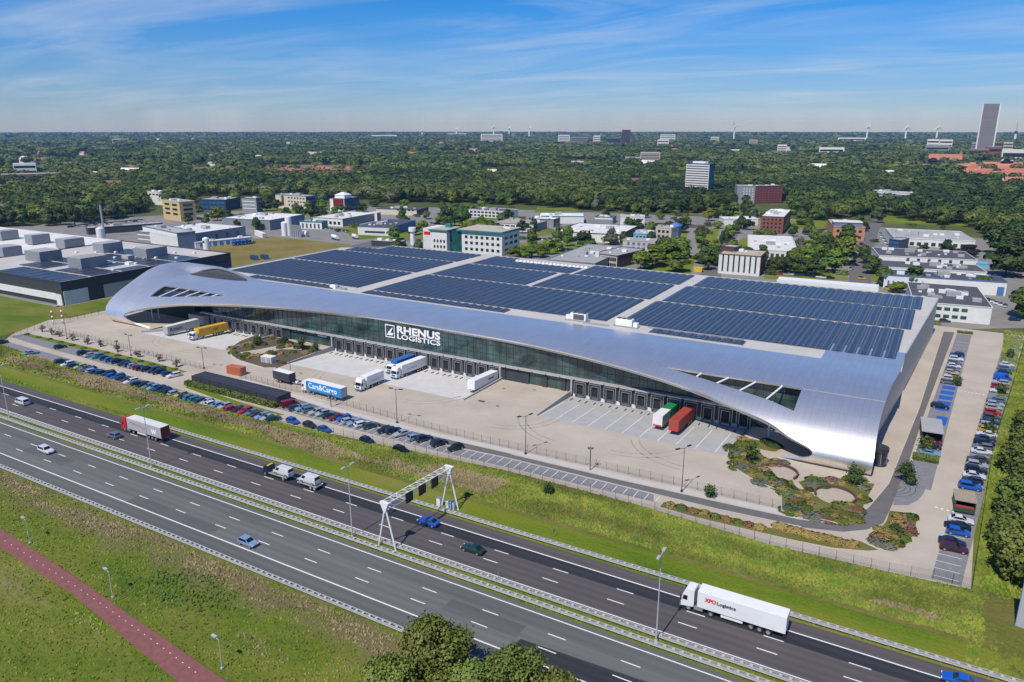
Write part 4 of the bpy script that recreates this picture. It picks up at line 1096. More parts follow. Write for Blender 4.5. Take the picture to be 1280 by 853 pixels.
# ---- gantry
def gantry():
    t = thing('sign_gantry', 'white lattice gantry with three dark matrix signs over the far carriageway', 'gantry', (-81.2, 94.4, 0))
    n0 = Vector((-.1, 0, 8.6)); n1 = Vector((1.4, 18.4, 8.6))
    m = M['white_paint']
    for a, b in (((-2.0, -.1, 0), n0), ((1.9, .1, 0), n0), ((-.7, 18.5, 0), n1), ((3.3, 18.6, 0), n1)):
        MB().tube(a, b, .16, 8).build('leg', m, t)
    for n_ in (n0, n1):
        MB().hexa([(n_.x - .12, n_.y - .3, n_.z - 1.2), (n_.x + .12, n_.y - .3, n_.z - 1.2), (n_.x + .12, n_.y + .3, n_.z - 1.2), (n_.x - .12, n_.y + .3, n_.z - 1.2),
                   (n_.x - 1.0, n_.y - .35, n_.z + .9), (n_.x + 1.0, n_.y - .35, n_.z + .9), (n_.x + 1.0, n_.y + .35, n_.z + .9), (n_.x - 1.0, n_.y + .35, n_.z + .9)]).build('node_plate', m, t)
    mb = MB(); d = (n1 - n0)
    cs = [Vector((-.75, 0, .85)), Vector((.75, 0, .85)), Vector((-.75, 0, -.35)), Vector((.75, 0, -.35))]
    for c_ in cs: mb.tube(n0 + c_, n1 + c_, .075, 6)
    K = 10
    for k in range(K + 1):
        p = n0 + d * (k / K)
        for a, b in ((0, 1), (2, 3), (0, 2), (1, 3)): mb.tube(p + cs[a], p + cs[b], .045, 5)
        if k < K:
            q = n0 + d * ((k + 1) / K)
            for a, b in ((0, 2), (1, 3)): mb.tube(p + cs[a], q + cs[b], .045, 5)
            for a, b in ((0, 1),): mb.tube(p + cs[a], q + cs[b], .045, 5)
    mb.build('truss', m, t)
    for f in (.29, .49, .69):
        p = n0 + d * f + Vector((1.0, 0, -.1))
        s_ = MB().box(tuple(p), (.35, 1.9, 1.9)).build('matrix_sign', M['sign_face'], t)
        mb = MB(); mb.box((p.x + .19, p.y, p.z), (.03, .9, .08)); mb.box((p.x + .19, p.y - .3, p.z + .2), (.03, .08, .45)); mb.build('sign_symbol', M['charcoal'], s_)
    return t
gantry()
for i, (px_, py_, w, lab) in enumerate(((549, 632, .9, 'slim white roadside cabinet left of the gantry\'s far leg'), (560, 635, .7, 'white roadside cabinet standing under the gantry, left of its twin'), (566, 637, .9, 'white roadside cabinet under the gantry, beside the right leg'))):
    p = at(px_, py_); t = thing('roadside_cabinet', lab, 'cabinet', p)
    MB().box((0, 0, .95), (w, .7, 1.6), bevel if False else 0).build('cabinet_body', M['white_paint'], t, bevel=.03); MB().box((0, 0, .08), (w + .1, .8, .16)).build('plinth', M['concrete_wall'], t); MB().box((0, 0, 1.79), (w + .12, .82, .06)).build('lid', M['steel'], t)
p = at(692, 672); t = thing('road_sign', 'small back-facing road sign on the verge behind the far guard rail', 'sign', p)
MB().tube((0, 0, 0), (0, 0, 1.9), .05).build('post', M['steel'], t); MB().box((0, 0, 1.5), (.08, .8, .9)).build('sign_plate', M['steel'], t)
p = at(623, 724); t = thing('marker_post', 'small distance marker post on the median right of the gantry', 'marker post', p)
MB().tube((0, 0, 0), (0, 0, 1.3), .05).build('post', M['steel'], t); MB().box((0, 0, 1.35), (.4, .06, .3)).build('marker_plate', M['teal'], t)

# ---- fences
def fence(pts, h, label, spacing=2.55, z=ZP, m=None, rails=7, dens=.28, name='mesh_fence'):
    m = m or M['fence_steel']
    P_ = [Vector((p[0], p[1], z)) for p in pts]
    t = thing(name, label, 'fence', P_[0]); o_ = P_[0]
    pm = MB().box((0, 0, h / 2 + .05), (.07, .07, h + .1)).mesh('post', m)
    mb = MB(); tot = sum((b - a).length for a, b in zip(P_, P_[1:])); spacing = max(spacing, tot / 98)
    for a, b in zip(P_, P_[1:]):
        d = b - a; L_ = d.length; n = max(1, round(L_ / spacing)); ang = math.atan2(d.y, d.x)
        for k in range(n):
            q = bpy.data.objects.new('post', pm); link(q, t); q.location = a + d * (k / n) - o_
        for k in range(rails):
            zz = .08 + (h - .1) * k / (rails - 1)
            c_ = (a + b) / 2 - o_; mb.box((c_.x, c_.y, zz), (L_, .012, .022), ang)
        k = 0.0
        while k < L_:
            c_ = a + d * (k / L_) - o_; mb.quad((c_.x, c_.y, .05), (c_.x + d.x / L_ * .014, c_.y + d.y / L_ * .014, .05), (c_.x + d.x / L_ * .014, c_.y + d.y / L_ * .014, h), (c_.x, c_.y, h)); k += dens
    mb.build('mesh_panel', m, t)
fence([(-290, 151.5), (-240, 149.6), (-200, 148.3)], 1.9, 'mesh fence between the upper row of cars and the big beige yard')
fence([(-184, 148.6), (-156, 147.7), (-110, 144.6), (-92, 144.3)], 1.9, 'mesh fence before the middle of the beige yard, near the blue and white lorry')
fence([(-92, 144.3), (-59, 145.4), (-20, 146.3)], 1.9, 'mesh fence along the beige yard behind the empty grey bays')
fence([(-160, 127.6), (-130, 129.1), (-112, 130.6), (-78, 133.4), (-46, 133.2)], 1.9, 'mesh fence on top of the grass bank, its left stretch behind the parked cars', spacing=3)
fence([(-46, 133.2), (-20, 131.1), (0, 132.2), (6.8, 133.5)], 1.9, 'mesh fence on top of the grass bank, its right stretch to the car park corner', spacing=3)
fence([(12.6, 133.8), (17.9, 203.8), (25.5, 266), (32.6, 330)], 2.0, 'mesh fence between the right-hand car park and the trees', spacing=3, m=M['dark_steel'])
fence([(6.8, 133.5), (12.6, 133.8)], 2.0, 'short dark mesh fence closing the bottom of the right-hand car park', m=M['dark_steel'])
fence([(3, 331), (32, 330.5), (60, 331)], 1.6, 'mesh fence behind the far end of the right-hand car park', spacing=3, m=M['wood'])
fence([tuple(at(0, 428).xy), tuple(at(60, 409).xy), tuple(at(132, 392).xy)], 2.0, 'dark mesh fence between the grass field and the left end of the yard', spacing=3, m=M['dark_steel'])
fence([(-35.6, 166), (-37, 168.5), (-36.5, 176), (-35.8, 187)], 1.6, 'low dark screen fence at the right end of the grey dock yard', m=M['dark_steel'], spacing=2)

# floodlit bollards by the field
for q, lab in (((67, 406), 'thin field pole with three white lamps, the left one of two'), ((79, 405), 'thin field pole with three white lamps, the right one of two')):
    t = thing('flagpole_light', lab, 'light pole', at(*q)); MB().tube((0, 0, 0), (0, 0, 5.6), .08).build('pole', M['dark_steel'], t)
    for z in (1.6, 3.4, 5.4):
        MB().box((0, 0, z), (.6, .6, .5), .5, taper=.6).build('lamp', M['letter_white'], t)

# ================================================================== VEHICLES
PAINT = {}
def paint(n, c, metal=.2, rough=.28):
    if n not in PAINT: PAINT[n] = mat('paint_' + n.replace(' ', '_'), c, rough, metal, var=.03, scale=.5, coat=.6)
    return PAINT[n]
CP = {'black': (.012, .012, .014), 'navy blue': (.014, .022, .055), 'dark blue': (.02, .04, .11), 'blue': (.02, .10, .36), 'bright blue': (.012, .12, .55), 'light blue': (.22, .36, .52), 'teal': (.02, .22, .28),
      'silver': (.42, .44, .46), 'white': (.74, .74, .74), 'dark grey': (.06, .065, .07), 'grey': (.17, .18, .19), 'red': (.50, .015, .02), 'dark red': (.20, .012, .02), 'yellow': (.72, .42, .01), 'lime green': (.42, .60, .05),
      'dark green': (.012, .05, .045), 'blue grey': (.13, .19, .26), 'grey green': (.17, .22, .22), 'burgundy': (.09, .008, .018)}
for k, v in CP.items(): paint(k, v)

def car_meshes(kind):
    """body (loft), glass, wheels; nose towards +X, length L, width W"""
    if kind == 'van':
        L, W, H, belt = 4.9, 1.95, 2.0, 1.12
        st = [(-2.45, .80, 1.0, .8), (-2.42, .95, 1.12, .3), (1.2, .97, 1.12, .3), (1.75, .96, 1.05, .3), (2.3, .90, .92, .3), (2.45, .72, .7, .42)]
        gh = (-2.38, -2.3, 1.15, 1.85, .94, .84, 1.12, 2.0)
    elif kind == 'suv':
        L, W, H, belt = 4.5, 1.86, 1.66, 1.0
        st = [(-2.25, .72, .85, .45), (-2.15, .9, .98, .3), (-1.0, .93, 1.0, .27), (.7, .93, 1.0, .27), (1.5, .92, .97, .27), (2.1, .86, .86, .3), (2.25, .7, .68, .42)]
        gh = (-2.12, -1.78, .25, .95, .88, .74, 1.0, 1.66)
    elif kind == 'estate':
        L, W, H, belt = 4.7, 1.82, 1.48, .92
        st = [(-2.35, .7, .78, .45), (-2.25, .88, .9, .28), (-1.0, .91, .92, .25), (.8, .91, .92, .25), (1.5, .9, .88, .25), (2.2, .84, .74, .28), (2.35, .68, .6, .4)]
        gh = (-2.2, -1.75, .15, 1.05, .86, .70, .92, 1.48)
    elif kind == 'saloon':
        L, W, H, belt = 4.6, 1.82, 1.44, .92
        st = [(-2.3, .7, .78, .45), (-2.2, .88, .92, .28), (-1.3, .91, .94, .25), (.7, .91, .92, .25), (1.4, .9, .87, .25), (2.15, .84, .74, .28), (2.3, .68, .6, .4)]
        gh = (-1.75, -.95, .1, .95, .85, .68, .93, 1.44)
    else:
        L, W, H, belt = 4.1, 1.78, 1.5, .92
        st = [(-2.05, .7, .8, .45), (-1.97, .87, .92, .28), (-.9, .89, .94, .25), (.7, .89, .93, .25), (1.3, .88, .88, .25), (1.92, .82, .75, .28), (2.05, .66, .6, .4)]
        gh = (-1.95, -1.5, .1, .92, .84, .70, .93, 1.5)
    bm = MB()
    prof = lambda w, h, b: [(-w * .88, b), (-w, b + (h - b) * .45), (-w * .97, h - .06), (-w * .86, h), (w * .86, h), (w * .97, h - .06), (w, b + (h - b) * .45), (w * .88, b)]
    for (x, w, h, b) in st:
        for y, z in prof(w, h, b): bm.v.append((x, y, z))
    n = 8
    for i in range(len(st) - 1):
        for k in range(n):
            j = (k + 1) % n
            bm.f.append((i * n + k, i * n + j, (i + 1) * n + j, (i + 1) * n + k)); bm.m.append(0)
    bm.f.append(tuple(range(n - 1, -1, -1))); bm.m.append(0)
    bm.f.append(tuple(range((len(st) - 1) * n, len(st) * n))); bm.m.append(0)
    xb, xtb, xtf, xf, wb, wt, zb_, zt = gh
    def ring(f):
        return [(xb + (xtb - xb) * f, -(wb + (wt - wb) * f), zb_ + (zt - zb_) * f), (xf + (xtf - xf) * f, -(wb + (wt - wb) * f), zb_ + (zt - zb_) * f),
                (xf + (xtf - xf) * f, (wb + (wt - wb) * f), zb_ + (zt - zb_) * f), (xb + (xtb - xb) * f, (wb + (wt - wb) * f), zb_ + (zt - zb_) * f)]
    r0 = ring(-.08); r1 = ring(.93); top = [((p[0] - (xtb + xtf) / 2) * .94 + (xtb + xtf) / 2, p[1] * .9, zt) for p in ring(1)]
    i0 = len(bm.v); bm.v += r0 + r1 + top
    for a, b in ((0, 4), (4, 8)):
        for k in range(4):
            j = (k + 1) % 4
            bm.f.append((i0 + a + k, i0 + a + j, i0 + b + j, i0 + b + k)); bm.m.append(0)
    bm.f.append((i0 + 8, i0 + 9, i0 + 10, i0 + 11)); bm.m.append(0)
    body = bm.mesh('body', paint('grey', CP['grey']), smooth=False)
    def panel(name, A, B, C_, D_, off, m):
        mb = MB(); A, B, C_, D_ = map(Vector, (A, B, C_, D_)); nrm = (B - A).cross(D_ - A).normalized() * off
        mb.quad(A + nrm, B + nrm, C_ + nrm, D_ + nrm); return mb.mesh(name, m)
    q0 = ring(.08); q1 = ring(.86)
    def lerp(a, b, t): return tuple(a[i] + (b[i] - a[i]) * t for i in range(3))
    G = M['car_glass']
    ws = panel('windscreen', lerp(q0[1], q0[2], .06), lerp(q0[1], q0[2], .94), lerp(q1[1], q1[2], .92), lerp(q1[1], q1[2], .08), .015, G)
    rw = panel('rear_window', lerp(q0[3], q0[0], .08), lerp(q0[3], q0[0], .92), lerp(q1[3], q1[0], .9), lerp(q1[3], q1[0], .1), .015, G)
    if kind == 'van':
        s1 = panel('side_window', lerp(q0[0], q0[1], .72), lerp(q0[0], q0[1], .96), lerp(q1[0], q1[1], .95), lerp(q1[0], q1[1], .74), .015, G)
        s2 = panel('side_window', lerp(q0[2], q0[3], .04), lerp(q0[2], q0[3], .28), lerp(q1[2], q1[3], .26), lerp(q1[2], q1[3], .05), .015, G)
    else:
        s1 = panel('side_window', lerp(q0[0], q0[1], .06), lerp(q0[0], q0[1], .95), lerp(q1[0], q1[1], .93), lerp(q1[0], q1[1], .05), .015, G)
        s2 = panel('side_window', lerp(q0[2], q0[3], .05), lerp(q0[2], q0[3], .94), lerp(q1[2], q1[3], .95), lerp(q1[2], q1[3], .07), .015, G)
    wm = MB().cyl_y((0, 0, 0), .33, .22, 14, 0, 0); wm.cyl_y((0, 0, 0), .2, .235, 10, 1, 1)
    wheel = wm.mesh('wheel', [M['tyre'], M['rim']])
    wx = L / 2 * .63
    nose = st[-2]; tail = st[1]
    hl = MB().box((0, 0, 0), (.16, .36, .16)).mesh('headlight', M['lens']); tl = MB().box((0, 0, 0), (.1, .3, .2)).mesh('taillight', M['taillens'])
    return dict(body=body, ws=ws, rw=rw, s=(s1, s2), wheel=wheel, wx=wx, W=W, hl=hl, tl=tl, nose=nose, tail=tail, L=L)
CARM = {k: car_meshes(k) for k in ('hatchback', 'saloon', 'estate', 'suv', 'van')}
def car(kind, colour, loc, rz, label, group=None, lights=True, cat=None):
    c_ = CARM[kind]
    t = thing('van' if kind == 'van' else 'car', label, cat or ('van' if kind == 'van' else 'car'), loc, rz, group)
    b = bpy.data.objects.new('body', c_['body']); link(b, t); b.material_slots[0].link = 'OBJECT'; b.material_slots[0].material = PAINT[colour]
    for nm, k in (('windscreen', 'ws'), ('rear_window', 'rw')): link(bpy.data.objects.new(nm, c_[k]), t)
    for s_ in c_['s']: link(bpy.data.objects.new('side_window', s_), t)
    for sx_ in (-1, 1):
        for sy_ in (-1, 1):
            w = bpy.data.objects.new('wheel', c_['wheel']); link(w, t); w.location = (sx_ * c_['wx'], sy_ * (c_['W'] / 2 - .1), .33)
    if lights:
        for s_ in (-1, 1):
            h = bpy.data.objects.new('headlight', c_['hl']); link(h, t); h.location = (c_['nose'][0] + .06, s_ * c_['nose'][1] * .72, c_['nose'][2] - .12)
            h = bpy.data.objects.new('taillight', c_['tl']); link(h, t); h.location = (c_['tail'][0] - .06, s_ * c_['tail'][1] * .78, c_['tail'][2] - .14)
    return t
ORD = ['first', 'second', 'third', 'fourth', 'fifth', 'sixth', 'seventh', 'eighth', 'ninth', 'tenth', 'eleventh', 'twelfth', 'thirteenth', 'fourteenth', 'fifteenth', 'sixteenth', 'seventeenth', 'eighteenth', 'nineteenth', 'twentieth']
ORD += ['twenty-' + o for o in ORD[:9]] + ['thirtieth'] + ['thirty-' + o for o in ORD[:9]] + ['fortieth'] + ['forty-' + o for o in ORD[:9]] + ['fiftieth']
GZ = ZP + .012
def row(spec, rz, fmt, group, lights=False):
    rr = random.Random(len(spec) * 13 + int(rz * 10))
    for i, q in enumerate(spec):
        px_, py_, col_ = q[:3]; kind = q[3] if len(q) > 3 else ('hatchback', 'estate', 'hatchback', 'suv', 'saloon')[rr.randrange(5)]
        p = at(px_, py_, .8); a = rz + rr.uniform(-.04, .04) + (math.pi if rr.random() < .35 else 0)
        car(kind, col_, (p.x, p.y, GZ), a, fmt % (col_, 'van' if kind == 'van' else kind, ORD[i]), group, lights)
PI2 = math.pi / 2
rowA = [(75, 433, 'black', 'hatchback'), (104.6, 440.5, 'black', 'suv'), (114, 443, 'silver'), (122, 445, 'teal', 'hatchback'), (132, 447, 'dark blue'), (138.8, 449.2, 'blue'), (147, 450.6, 'navy blue', 'suv'), (155, 453.6, 'black', 'hatchback'), (162.4, 455, 'dark blue'),
        (168, 456.8, 'light blue'), (172.4, 458.4, 'red', 'hatchback'), (178, 459.5, 'black'), (184.6, 460.8, 'black', 'suv'), (192.5, 462.3, 'dark blue'), (198.5, 464, 'navy blue', 'suv'), (210, 466.6, 'dark blue'), (217.6, 468.4, 'white', 'estate')]
row(rowA, PI2 - .25, '%s %s, %s from the left in the upper row by the yard fence', 'cars in the upper row by the yard fence')
rowB = [(38.7, 440.5, 'light blue', 'saloon'), (76.8, 451.5, 'dark green', 'suv'), (85, 455, 'white'), (93.4, 456.5, 'dark blue'), (100.6, 458, 'lime green', 'hatchback'), (106.4, 460, 'grey'), (111.7, 461.4, 'dark grey'), (116.8, 462.8, 'silver'), (122, 464, 'dark blue'), (128, 465, 'dark blue'),
        (135.6, 467, 'navy blue', 'suv'), (141, 469.2, 'blue'), (147.4, 470.8, 'blue'), (152.9, 472.6, 'dark blue'), (158.5, 474, 'dark grey'), (164, 476, 'white', 'estate'), (173, 479, 'navy blue'), (179.6, 480.8, 'black'), (186, 482.3, 'grey green'), (192, 484, 'light blue'),
        (199, 485.6, 'dark blue'), (205.6, 487.4, 'navy blue'), (212.5, 489, 'black'), (219, 491, 'silver'), (226, 493, 'yellow', 'hatchback'), (232, 494.9, 'dark green'), (238.7, 496.5, 'blue grey'), (245.4, 498.2, 'teal'), (252.6, 500, 'dark grey'), (259, 501.8, 'silver'),
        (265.7, 503.6, 'white'), (273.4, 505.4, 'light blue'), (281, 507.2, 'silver'), (289, 510, 'red', 'estate'), (297.6, 511.8, 'navy blue'), (306.6, 513.4, 'red', 'suv'), (315.2, 515.2, 'blue grey'), (322.4, 517, 'dark grey'), (328.2, 519.4, 'light blue'), (335, 521.2, 'silver'), (342, 523, 'dark green')]
row(rowB, PI2 - .2, '%s %s, %s from the left in the row along the grass bank', 'cars in the long row along the grass bank')
for px_, py_, c_, k, lab in ((366, 525.6, 'bright blue', 'hatchback', 'bright blue hatchback parked beside the bank fence, right of the long row'), (387, 530.8, 'black', 'hatchback', 'black hatchback beside the bank fence, between two blue cars'), (405, 535.9, 'blue', 'saloon', 'blue saloon beside the bank fence, right of a black hatchback'),
                             (458.7, 550, 'navy blue', 'hatchback', 'lone navy hatchback beside the bank fence below the silver cars'), (501.6, 562.4, 'black', 'suv', 'lone black car beside the bank fence, furthest right on that side')):
    p = at(px_, py_, .8); car(k, c_, (p.x, p.y, ZP), -.12, lab, None, False)
rowC = [(362, 505, 'dark red', 'van'), (370.5, 508.8, 'dark green'), (379, 509.6, 'light blue'), (387.6, 511.6, 'blue grey'), (395.8, 514, 'silver', 'estate'), (403.4, 516, 'silver'), (412, 518.4, 'dark green', 'saloon'), (421, 520.8, 'dark red', 'saloon'), (430, 522, 'bright blue', 'hatchback'), (436.4, 525.4, 'silver', 'hatchback'), (444.4, 527.4, 'light blue'), (453.6, 529.4, 'white'), (463.8, 531.4, 'dark grey', 'estate'),
        (481, 536.8, 'black', 'hatchback'), (491.6, 537.6, 'navy blue', 'suv'), (502, 541.2, 'silver', 'saloon'), (518.6, 546, 'light blue', 'hatchback'), (529.8, 547.6, 'navy blue', 'suv'), (549, 553.2, 'navy blue', 'suv'), (569.6, 558.8, 'black', 'hatchback')]
row(rowC, PI2 - .42, '%s %s, %s from the left below the blue and white lorry', 'cars in the row below the blue and white lorry')
rowD = [(1196.5, 443, 'dark blue', 'suv'), (1195, 448.3, 'white'), (1193.8, 453, 'grey'), (1192.4, 457, 'white'), (1191, 461.2, 'grey'), (1190, 465, 'silver'), (1188.6, 469, 'yellow', 'hatchback'), (1187.6, 473, 'white'), (1186.4, 477, 'grey')]
row(rowD, .06, '%s %s, %s from the far end in the inner car park column', 'cars in the inner column of the right car park')
for px_, py_, c_, k, lab in ((1175, 506.8, 'black', 'estate', 'black estate parked across the blue-painted bays'), (1166.5, 552.3, 'dark red', 'hatchback', 'dark red hatchback behind the small tree by the bike shelter'), (1165, 557, 'navy blue', 'hatchback', 'navy hatchback next to the dark red one behind the small tree'), (1162.5, 565.5, 'light blue', 'saloon', 'light blue saloon between the small tree and the clipped hedge')):
    p = at(px_, py_, .8); car(k, c_, (p.x, p.y, GZ), .06, lab, None, False)
rowE = [(1259, 455.5, 'white'), (1257.5, 460, 'grey'), (1255.7, 464.5, 'dark blue'), (1253, 472, 'bright blue', 'van'), (1251, 477.7, 'silver'), (1250.2, 482.6, 'red'), (1248.6, 488, 'white', 'estate'), (1245, 499.8, 'blue grey'), (1243.8, 504.4, 'silver'), (1242.3, 509, 'silver'), (1240.8, 515, 'red', 'hatchback'), (1239.4, 521, 'dark grey'), (1237.6, 527, 'dark blue'), (1236, 531.8, 'silver'),
        (1234.6, 536.8, 'yellow', 'hatchback'), (1233.2, 542, 'white'), (1231.7, 547.4, 'dark blue'), (1230.4, 552.6, 'black'), (1229, 558, 'grey'), (1227.4, 563.6, 'white', 'saloon'), (1222.8, 573.6, 'dark grey'), (1221.4, 580, 'silver', 'estate'), (1220, 586.8, 'navy blue', 'suv'), (1218, 593.6, 'white', 'saloon'), (1215.8, 600, 'dark blue'), (1212.6, 607.4, 'bright blue', 'suv')]
row(rowE, .06, '%s %s, %s from the far end in the outer column', 'cars in the outer column by the trees')
for px_, py_, c_, k, lab in ((1201.3, 649, 'white', 'saloon', 'white saloon just in front of the green market stall trailer'), (1197, 656.4, 'black', 'saloon', 'black saloon between the white saloon and a blue hatchback'), (1198, 663.8, 'bright blue', 'hatchback', 'bright blue hatchback, third car in front of the green stall trailer'), (1190.4, 676.4, 'navy blue', 'saloon', 'navy saloon, last but one at the near end of the right car park'), (1192.4, 684, 'burgundy', 'estate', 'burgundy estate, last car before the empty dashed bays')):
    p = at(px_, py_, .8); car(k, c_, (p.x, p.y, GZ), .06 + (math.pi if c_ in ('black',) else 0), lab, None, False)
p = at(1.5, 427.5, .8); car('suv', 'black', (p.x, p.y, GZ), PI2, 'black car cut by the left edge of the frame beside the grey bays', None, False)

# ---- cars on the motorway (nose along the traffic)
HZ = .034
def mcar(px_, py_, kind, colour, rz, lab):
    p = at(px_, py_, .8); return car(kind, colour, (p.x, p.y, HZ), rz, lab, None, True)
mcar(57.4, 562, 'suv', 'white', 0, 'white car with a dark sunroof driving on the grey carriageway')
mcar(310, 676.5, 'hatchback', 'light blue', 0, 'silver-blue hatchback driving alone in the middle lane of the grey carriageway')
mcar(142, 543.4, 'hatchback', 'blue grey', math.pi, 'blue-grey hatchback overtaking the red and grey lorry')
mcar(535.6, 651, 'saloon', 'bright blue', math.pi, 'bright blue saloon passing under the white gantry')
mcar(591, 685, 'saloon', 'dark green', math.pi, 'dark saloon right of the gantry in the middle lane')
mcar(1200, 849, 'saloon', 'bright blue', math.pi, 'blue saloon cut by the bottom edge at the lower right')
# white minibus
p = at(27.5, 501.5, 1.0); t = car('van', 'white', (p.x, p.y, HZ), math.pi, 'white minibus with dark side windows in the dark lane', None, True, 'minibus')
for s_ in (-1, 1):
    for x in (-1.5, -.45, .45):
        mb = MB(); y = .945 * s_
        mb.box((x, y * .955, 1.5), (.9, .03, .5)); mb.build('side_window', M['car_glass'], t)

# ---- trucks
WHL = MB().cyl_y((0, 0, 0), .5, .32, 16, 0, 0); WHL.cyl_y((0, 0, 0), .3, .335, 12, 1, 1); WHL = WHL.mesh('wheel', [M['tyre'], M['rim']])
def wheels(t, xs, w=2.45, r=.5):
    for x in xs:
        for s_ in (-1, 1):
            o = bpy.data.objects.new('wheel', WHL); link(o, t); o.location = (x, s_ * (w / 2 - .17), r)
def cab(t, x, m, low=M['dark_steel'], tall=True):
    """cab-over tractor, nose at x (towards +X)"""
    h = 3.75 if tall else 3.1
    prof = [(x - 2.2, .9), (x - .05, .55), (x, 1.3), (x - .12, 1.75), (x - .35, 2.75), (x - .75, h - .12), (x - 1.0, h), (x - 2.1, h), (x - 2.2, h - .2)]
    mb = MB(); n = len(prof); i0 = 0
    for y in (-1.22, 1.22): mb.v += [(a, y * (1 if b < 2.6 else .96), b) for a, b in prof]
    for k in range(n):
        j = (k + 1) % n; mb.f.append((k, j, n + j, n + k)); mb.m.append(0)
    mb.f.append(tuple(range(n - 1, -1, -1))); mb.m.append(0); mb.f.append(tuple(range(n, 2 * n))); mb.m.append(0)
    c_ = mb.build('cab', m, t)
    mb = MB(); mb.quad((x - .10, -1.08, 1.78), (x - .10, 1.08, 1.78), (x - .33, 1.02, 2.72), (x - .33, -1.02, 2.72)); mb.build('windscreen', M['car_glass'], c_)
    for s_ in (-1, 1):
        mb = MB(); y = s_ * 1.235
        pts = [(x - .3, y, 1.8), (x - 1.15, y, 1.8), (x - 1.15, y * .985, 2.6), (x - .5, y * .985, 2.6)]
        mb.poly(pts if s_ > 0 else pts[::-1]); mb.build('side_window', M['car_glass'], c_)
        MB().box((x - .05, s_ * .9, .95), (.08, .42, .22)).build('headlight', M['lens'], c_)
        MB().box((x - .1, s_ * 1.42, 2.2), (.18, .14, .75)).build('mirror', M['black'], c_)
    MB().box((x - .02, 0, 1.32), (.06, 1.5, .5)).build('grille', M['charcoal'], c_)
    MB().box((x - .06, 0, .62), (.2, 2.3, .4)).build('bumper', low, c_)
    return c_
def trailer(t, x0, L, m, roof=None, z0=1.15, h=2.85, rear=None, w=2.55, name='trailer_box', rib=False):
    mb = MB(); mb.box((x0 - L / 2, 0, z0 + h / 2), (L, w, h), m=0)
    o = mb.build(name, m, t, bevel=.02)
    MB().box((x0 - L / 2, 0, z0 + h + .015), (L - .06, w - .06, .05)).build('trailer_roof', roof or m, o)
    MB().box((x0 - L - .01, 0, z0 + h / 2), (.05, w - .1, h - .12)).build('rear_door', rear or m, o)
    mb = MB(); mb.box((x0 - L / 2, .45, .95), (L - .3, .14, .3)); mb.box((x0 - L / 2, -.45, .95), (L - .3, .14, .3)); mb.box((x0 - L + .15, 0, .62), (.14, 2.3, .16)); mb.build('chassis', M['dark_steel'], t)
    if rib:
        mb = MB()
        for k in range(int(L / .6)):
            for s_ in (-1, 1): mb.box((x0 - .3 - k * .6, s_ * (w / 2 + .015), z0 + h / 2), (.28, .04, h - .3))
        mb.build('side_ribs', m, o)
    return o
def semi(name, label, loc, rz, cab_m, box_m, roof=None, rear=None, L=13.6, axles=3, skirt=None, rib=False, tall=True, low=M['dark_steel'], h=2.85, cat='lorry'):
    t = thing(name, label, cat, loc, rz)
    Lt = L + 2.9; x1 = Lt / 2
    cab(t, x1, cab_m, low, tall)
    b = trailer(t, x1 - 2.75, L, box_m, roof, rear=rear, rib=rib, h=h)
    MB().box((x1 - 3.4, 0, .85), (4.6, .9, .3)).build('tractor_chassis', M['dark_steel'], t)
    for s_ in (-1, 1):
        MB().box((x1 - 3.0, s_ * .98, .75), (1.4, .5, .55)).build('fuel_tank', M['steel'], t)
        if skirt: MB().box((x1 - 8.3, s_ * 1.2, .78), (3.4, .05, .4)).build('side_guard', skirt, t)
        MB().box((-x1 + .12, s_ * .95, .72), (.06, .4, .18)).build('taillight', M['taillens'], t)
    wheels(t, [x1 - 1.4, x1 - 5.0] + [-x1 + 2.6 + 1.31 * k for k in range(axles)])
    return t, b, x1
def side_text(b, body, size, m, x, z, side, w=2.55, width=None, bold=.01, name='lettering'):
    """lettering on the trailer side; side -1 is the local -Y flank"""
    o = text_mesh(body, size, m, b, (x, side * (w / 2 + .02), z), (R(90), 0, 0 if side < 0 else math.pi), name, .008, bold)
    if width:
        w_ = max(v.co.x for v in o.data.vertices); o.scale = (width / w_, 1, 1)
    return o

# white lorry on the motorway: heads to -X, its local +Y flank faces the camera
p = (at(848, 757) + at(986, 789)) / 2
t, b, x1 = semi('lorry', 'white articulated lorry with red and black lettering on the motorway', (-20.4, 105.45, HZ), math.pi, M['white_paint'], M['white_paint'], skirt=M['white_paint'], low=M['white_paint'])
side_text(b, 'XPO', .95, M['letter_red'], x1 - 4.0, 2.55, 1, width=1.75, bold=.05)
side_text(b, 'Logistics', .82, M['letter_dark'], x1 - 5.85, 2.55, 1, width=3.0, bold=.03)
# red and grey lorry
pa = at(157, 549); pb = at(214, 554)
t, b, x1 = semi('lorry', 'red-cabbed lorry with a grey curtain trailer and dark red rear doors', (-168.4, 105.45, HZ), math.pi, M['truck_red'], M['truck_grey'], roof=M['pale_roof'], rear=M['dark_red'], skirt=M['white_paint'])
side_text(b, 'W', 1.7, M['letter_white'], x1 - 12.6, 1.75, 1, width=2.0, bold=.09)
mb = MB()
for k in range(14):
    mb.box((x1 - 4.3 - .45 * k, 1.292, 3.0 - .05 * k + .18 * (k % 3 == 1)), (.3, .01, .22 + .12 * (k % 4 == 0)))
mb.build('curtain_stripe', M['letter_red'], b)
# blue and white lorry in the yard
pa = at(365, 490); pb = at(417, 499)
t, b, x1 = semi('lorry', 'white-cabbed lorry with a sky-blue curtain trailer lettered in white', (-149.6, 149.6, ZP), math.pi - .04, M['white_paint'], M['sky_blue'], roof=M['white_paint'], rear=M['truck_grey'])
side_text(b, 'Cars&Cargo', 2.3, M['letter_white'], x1 - 3.2, 2.0, 1, width=11.6, bold=.05)
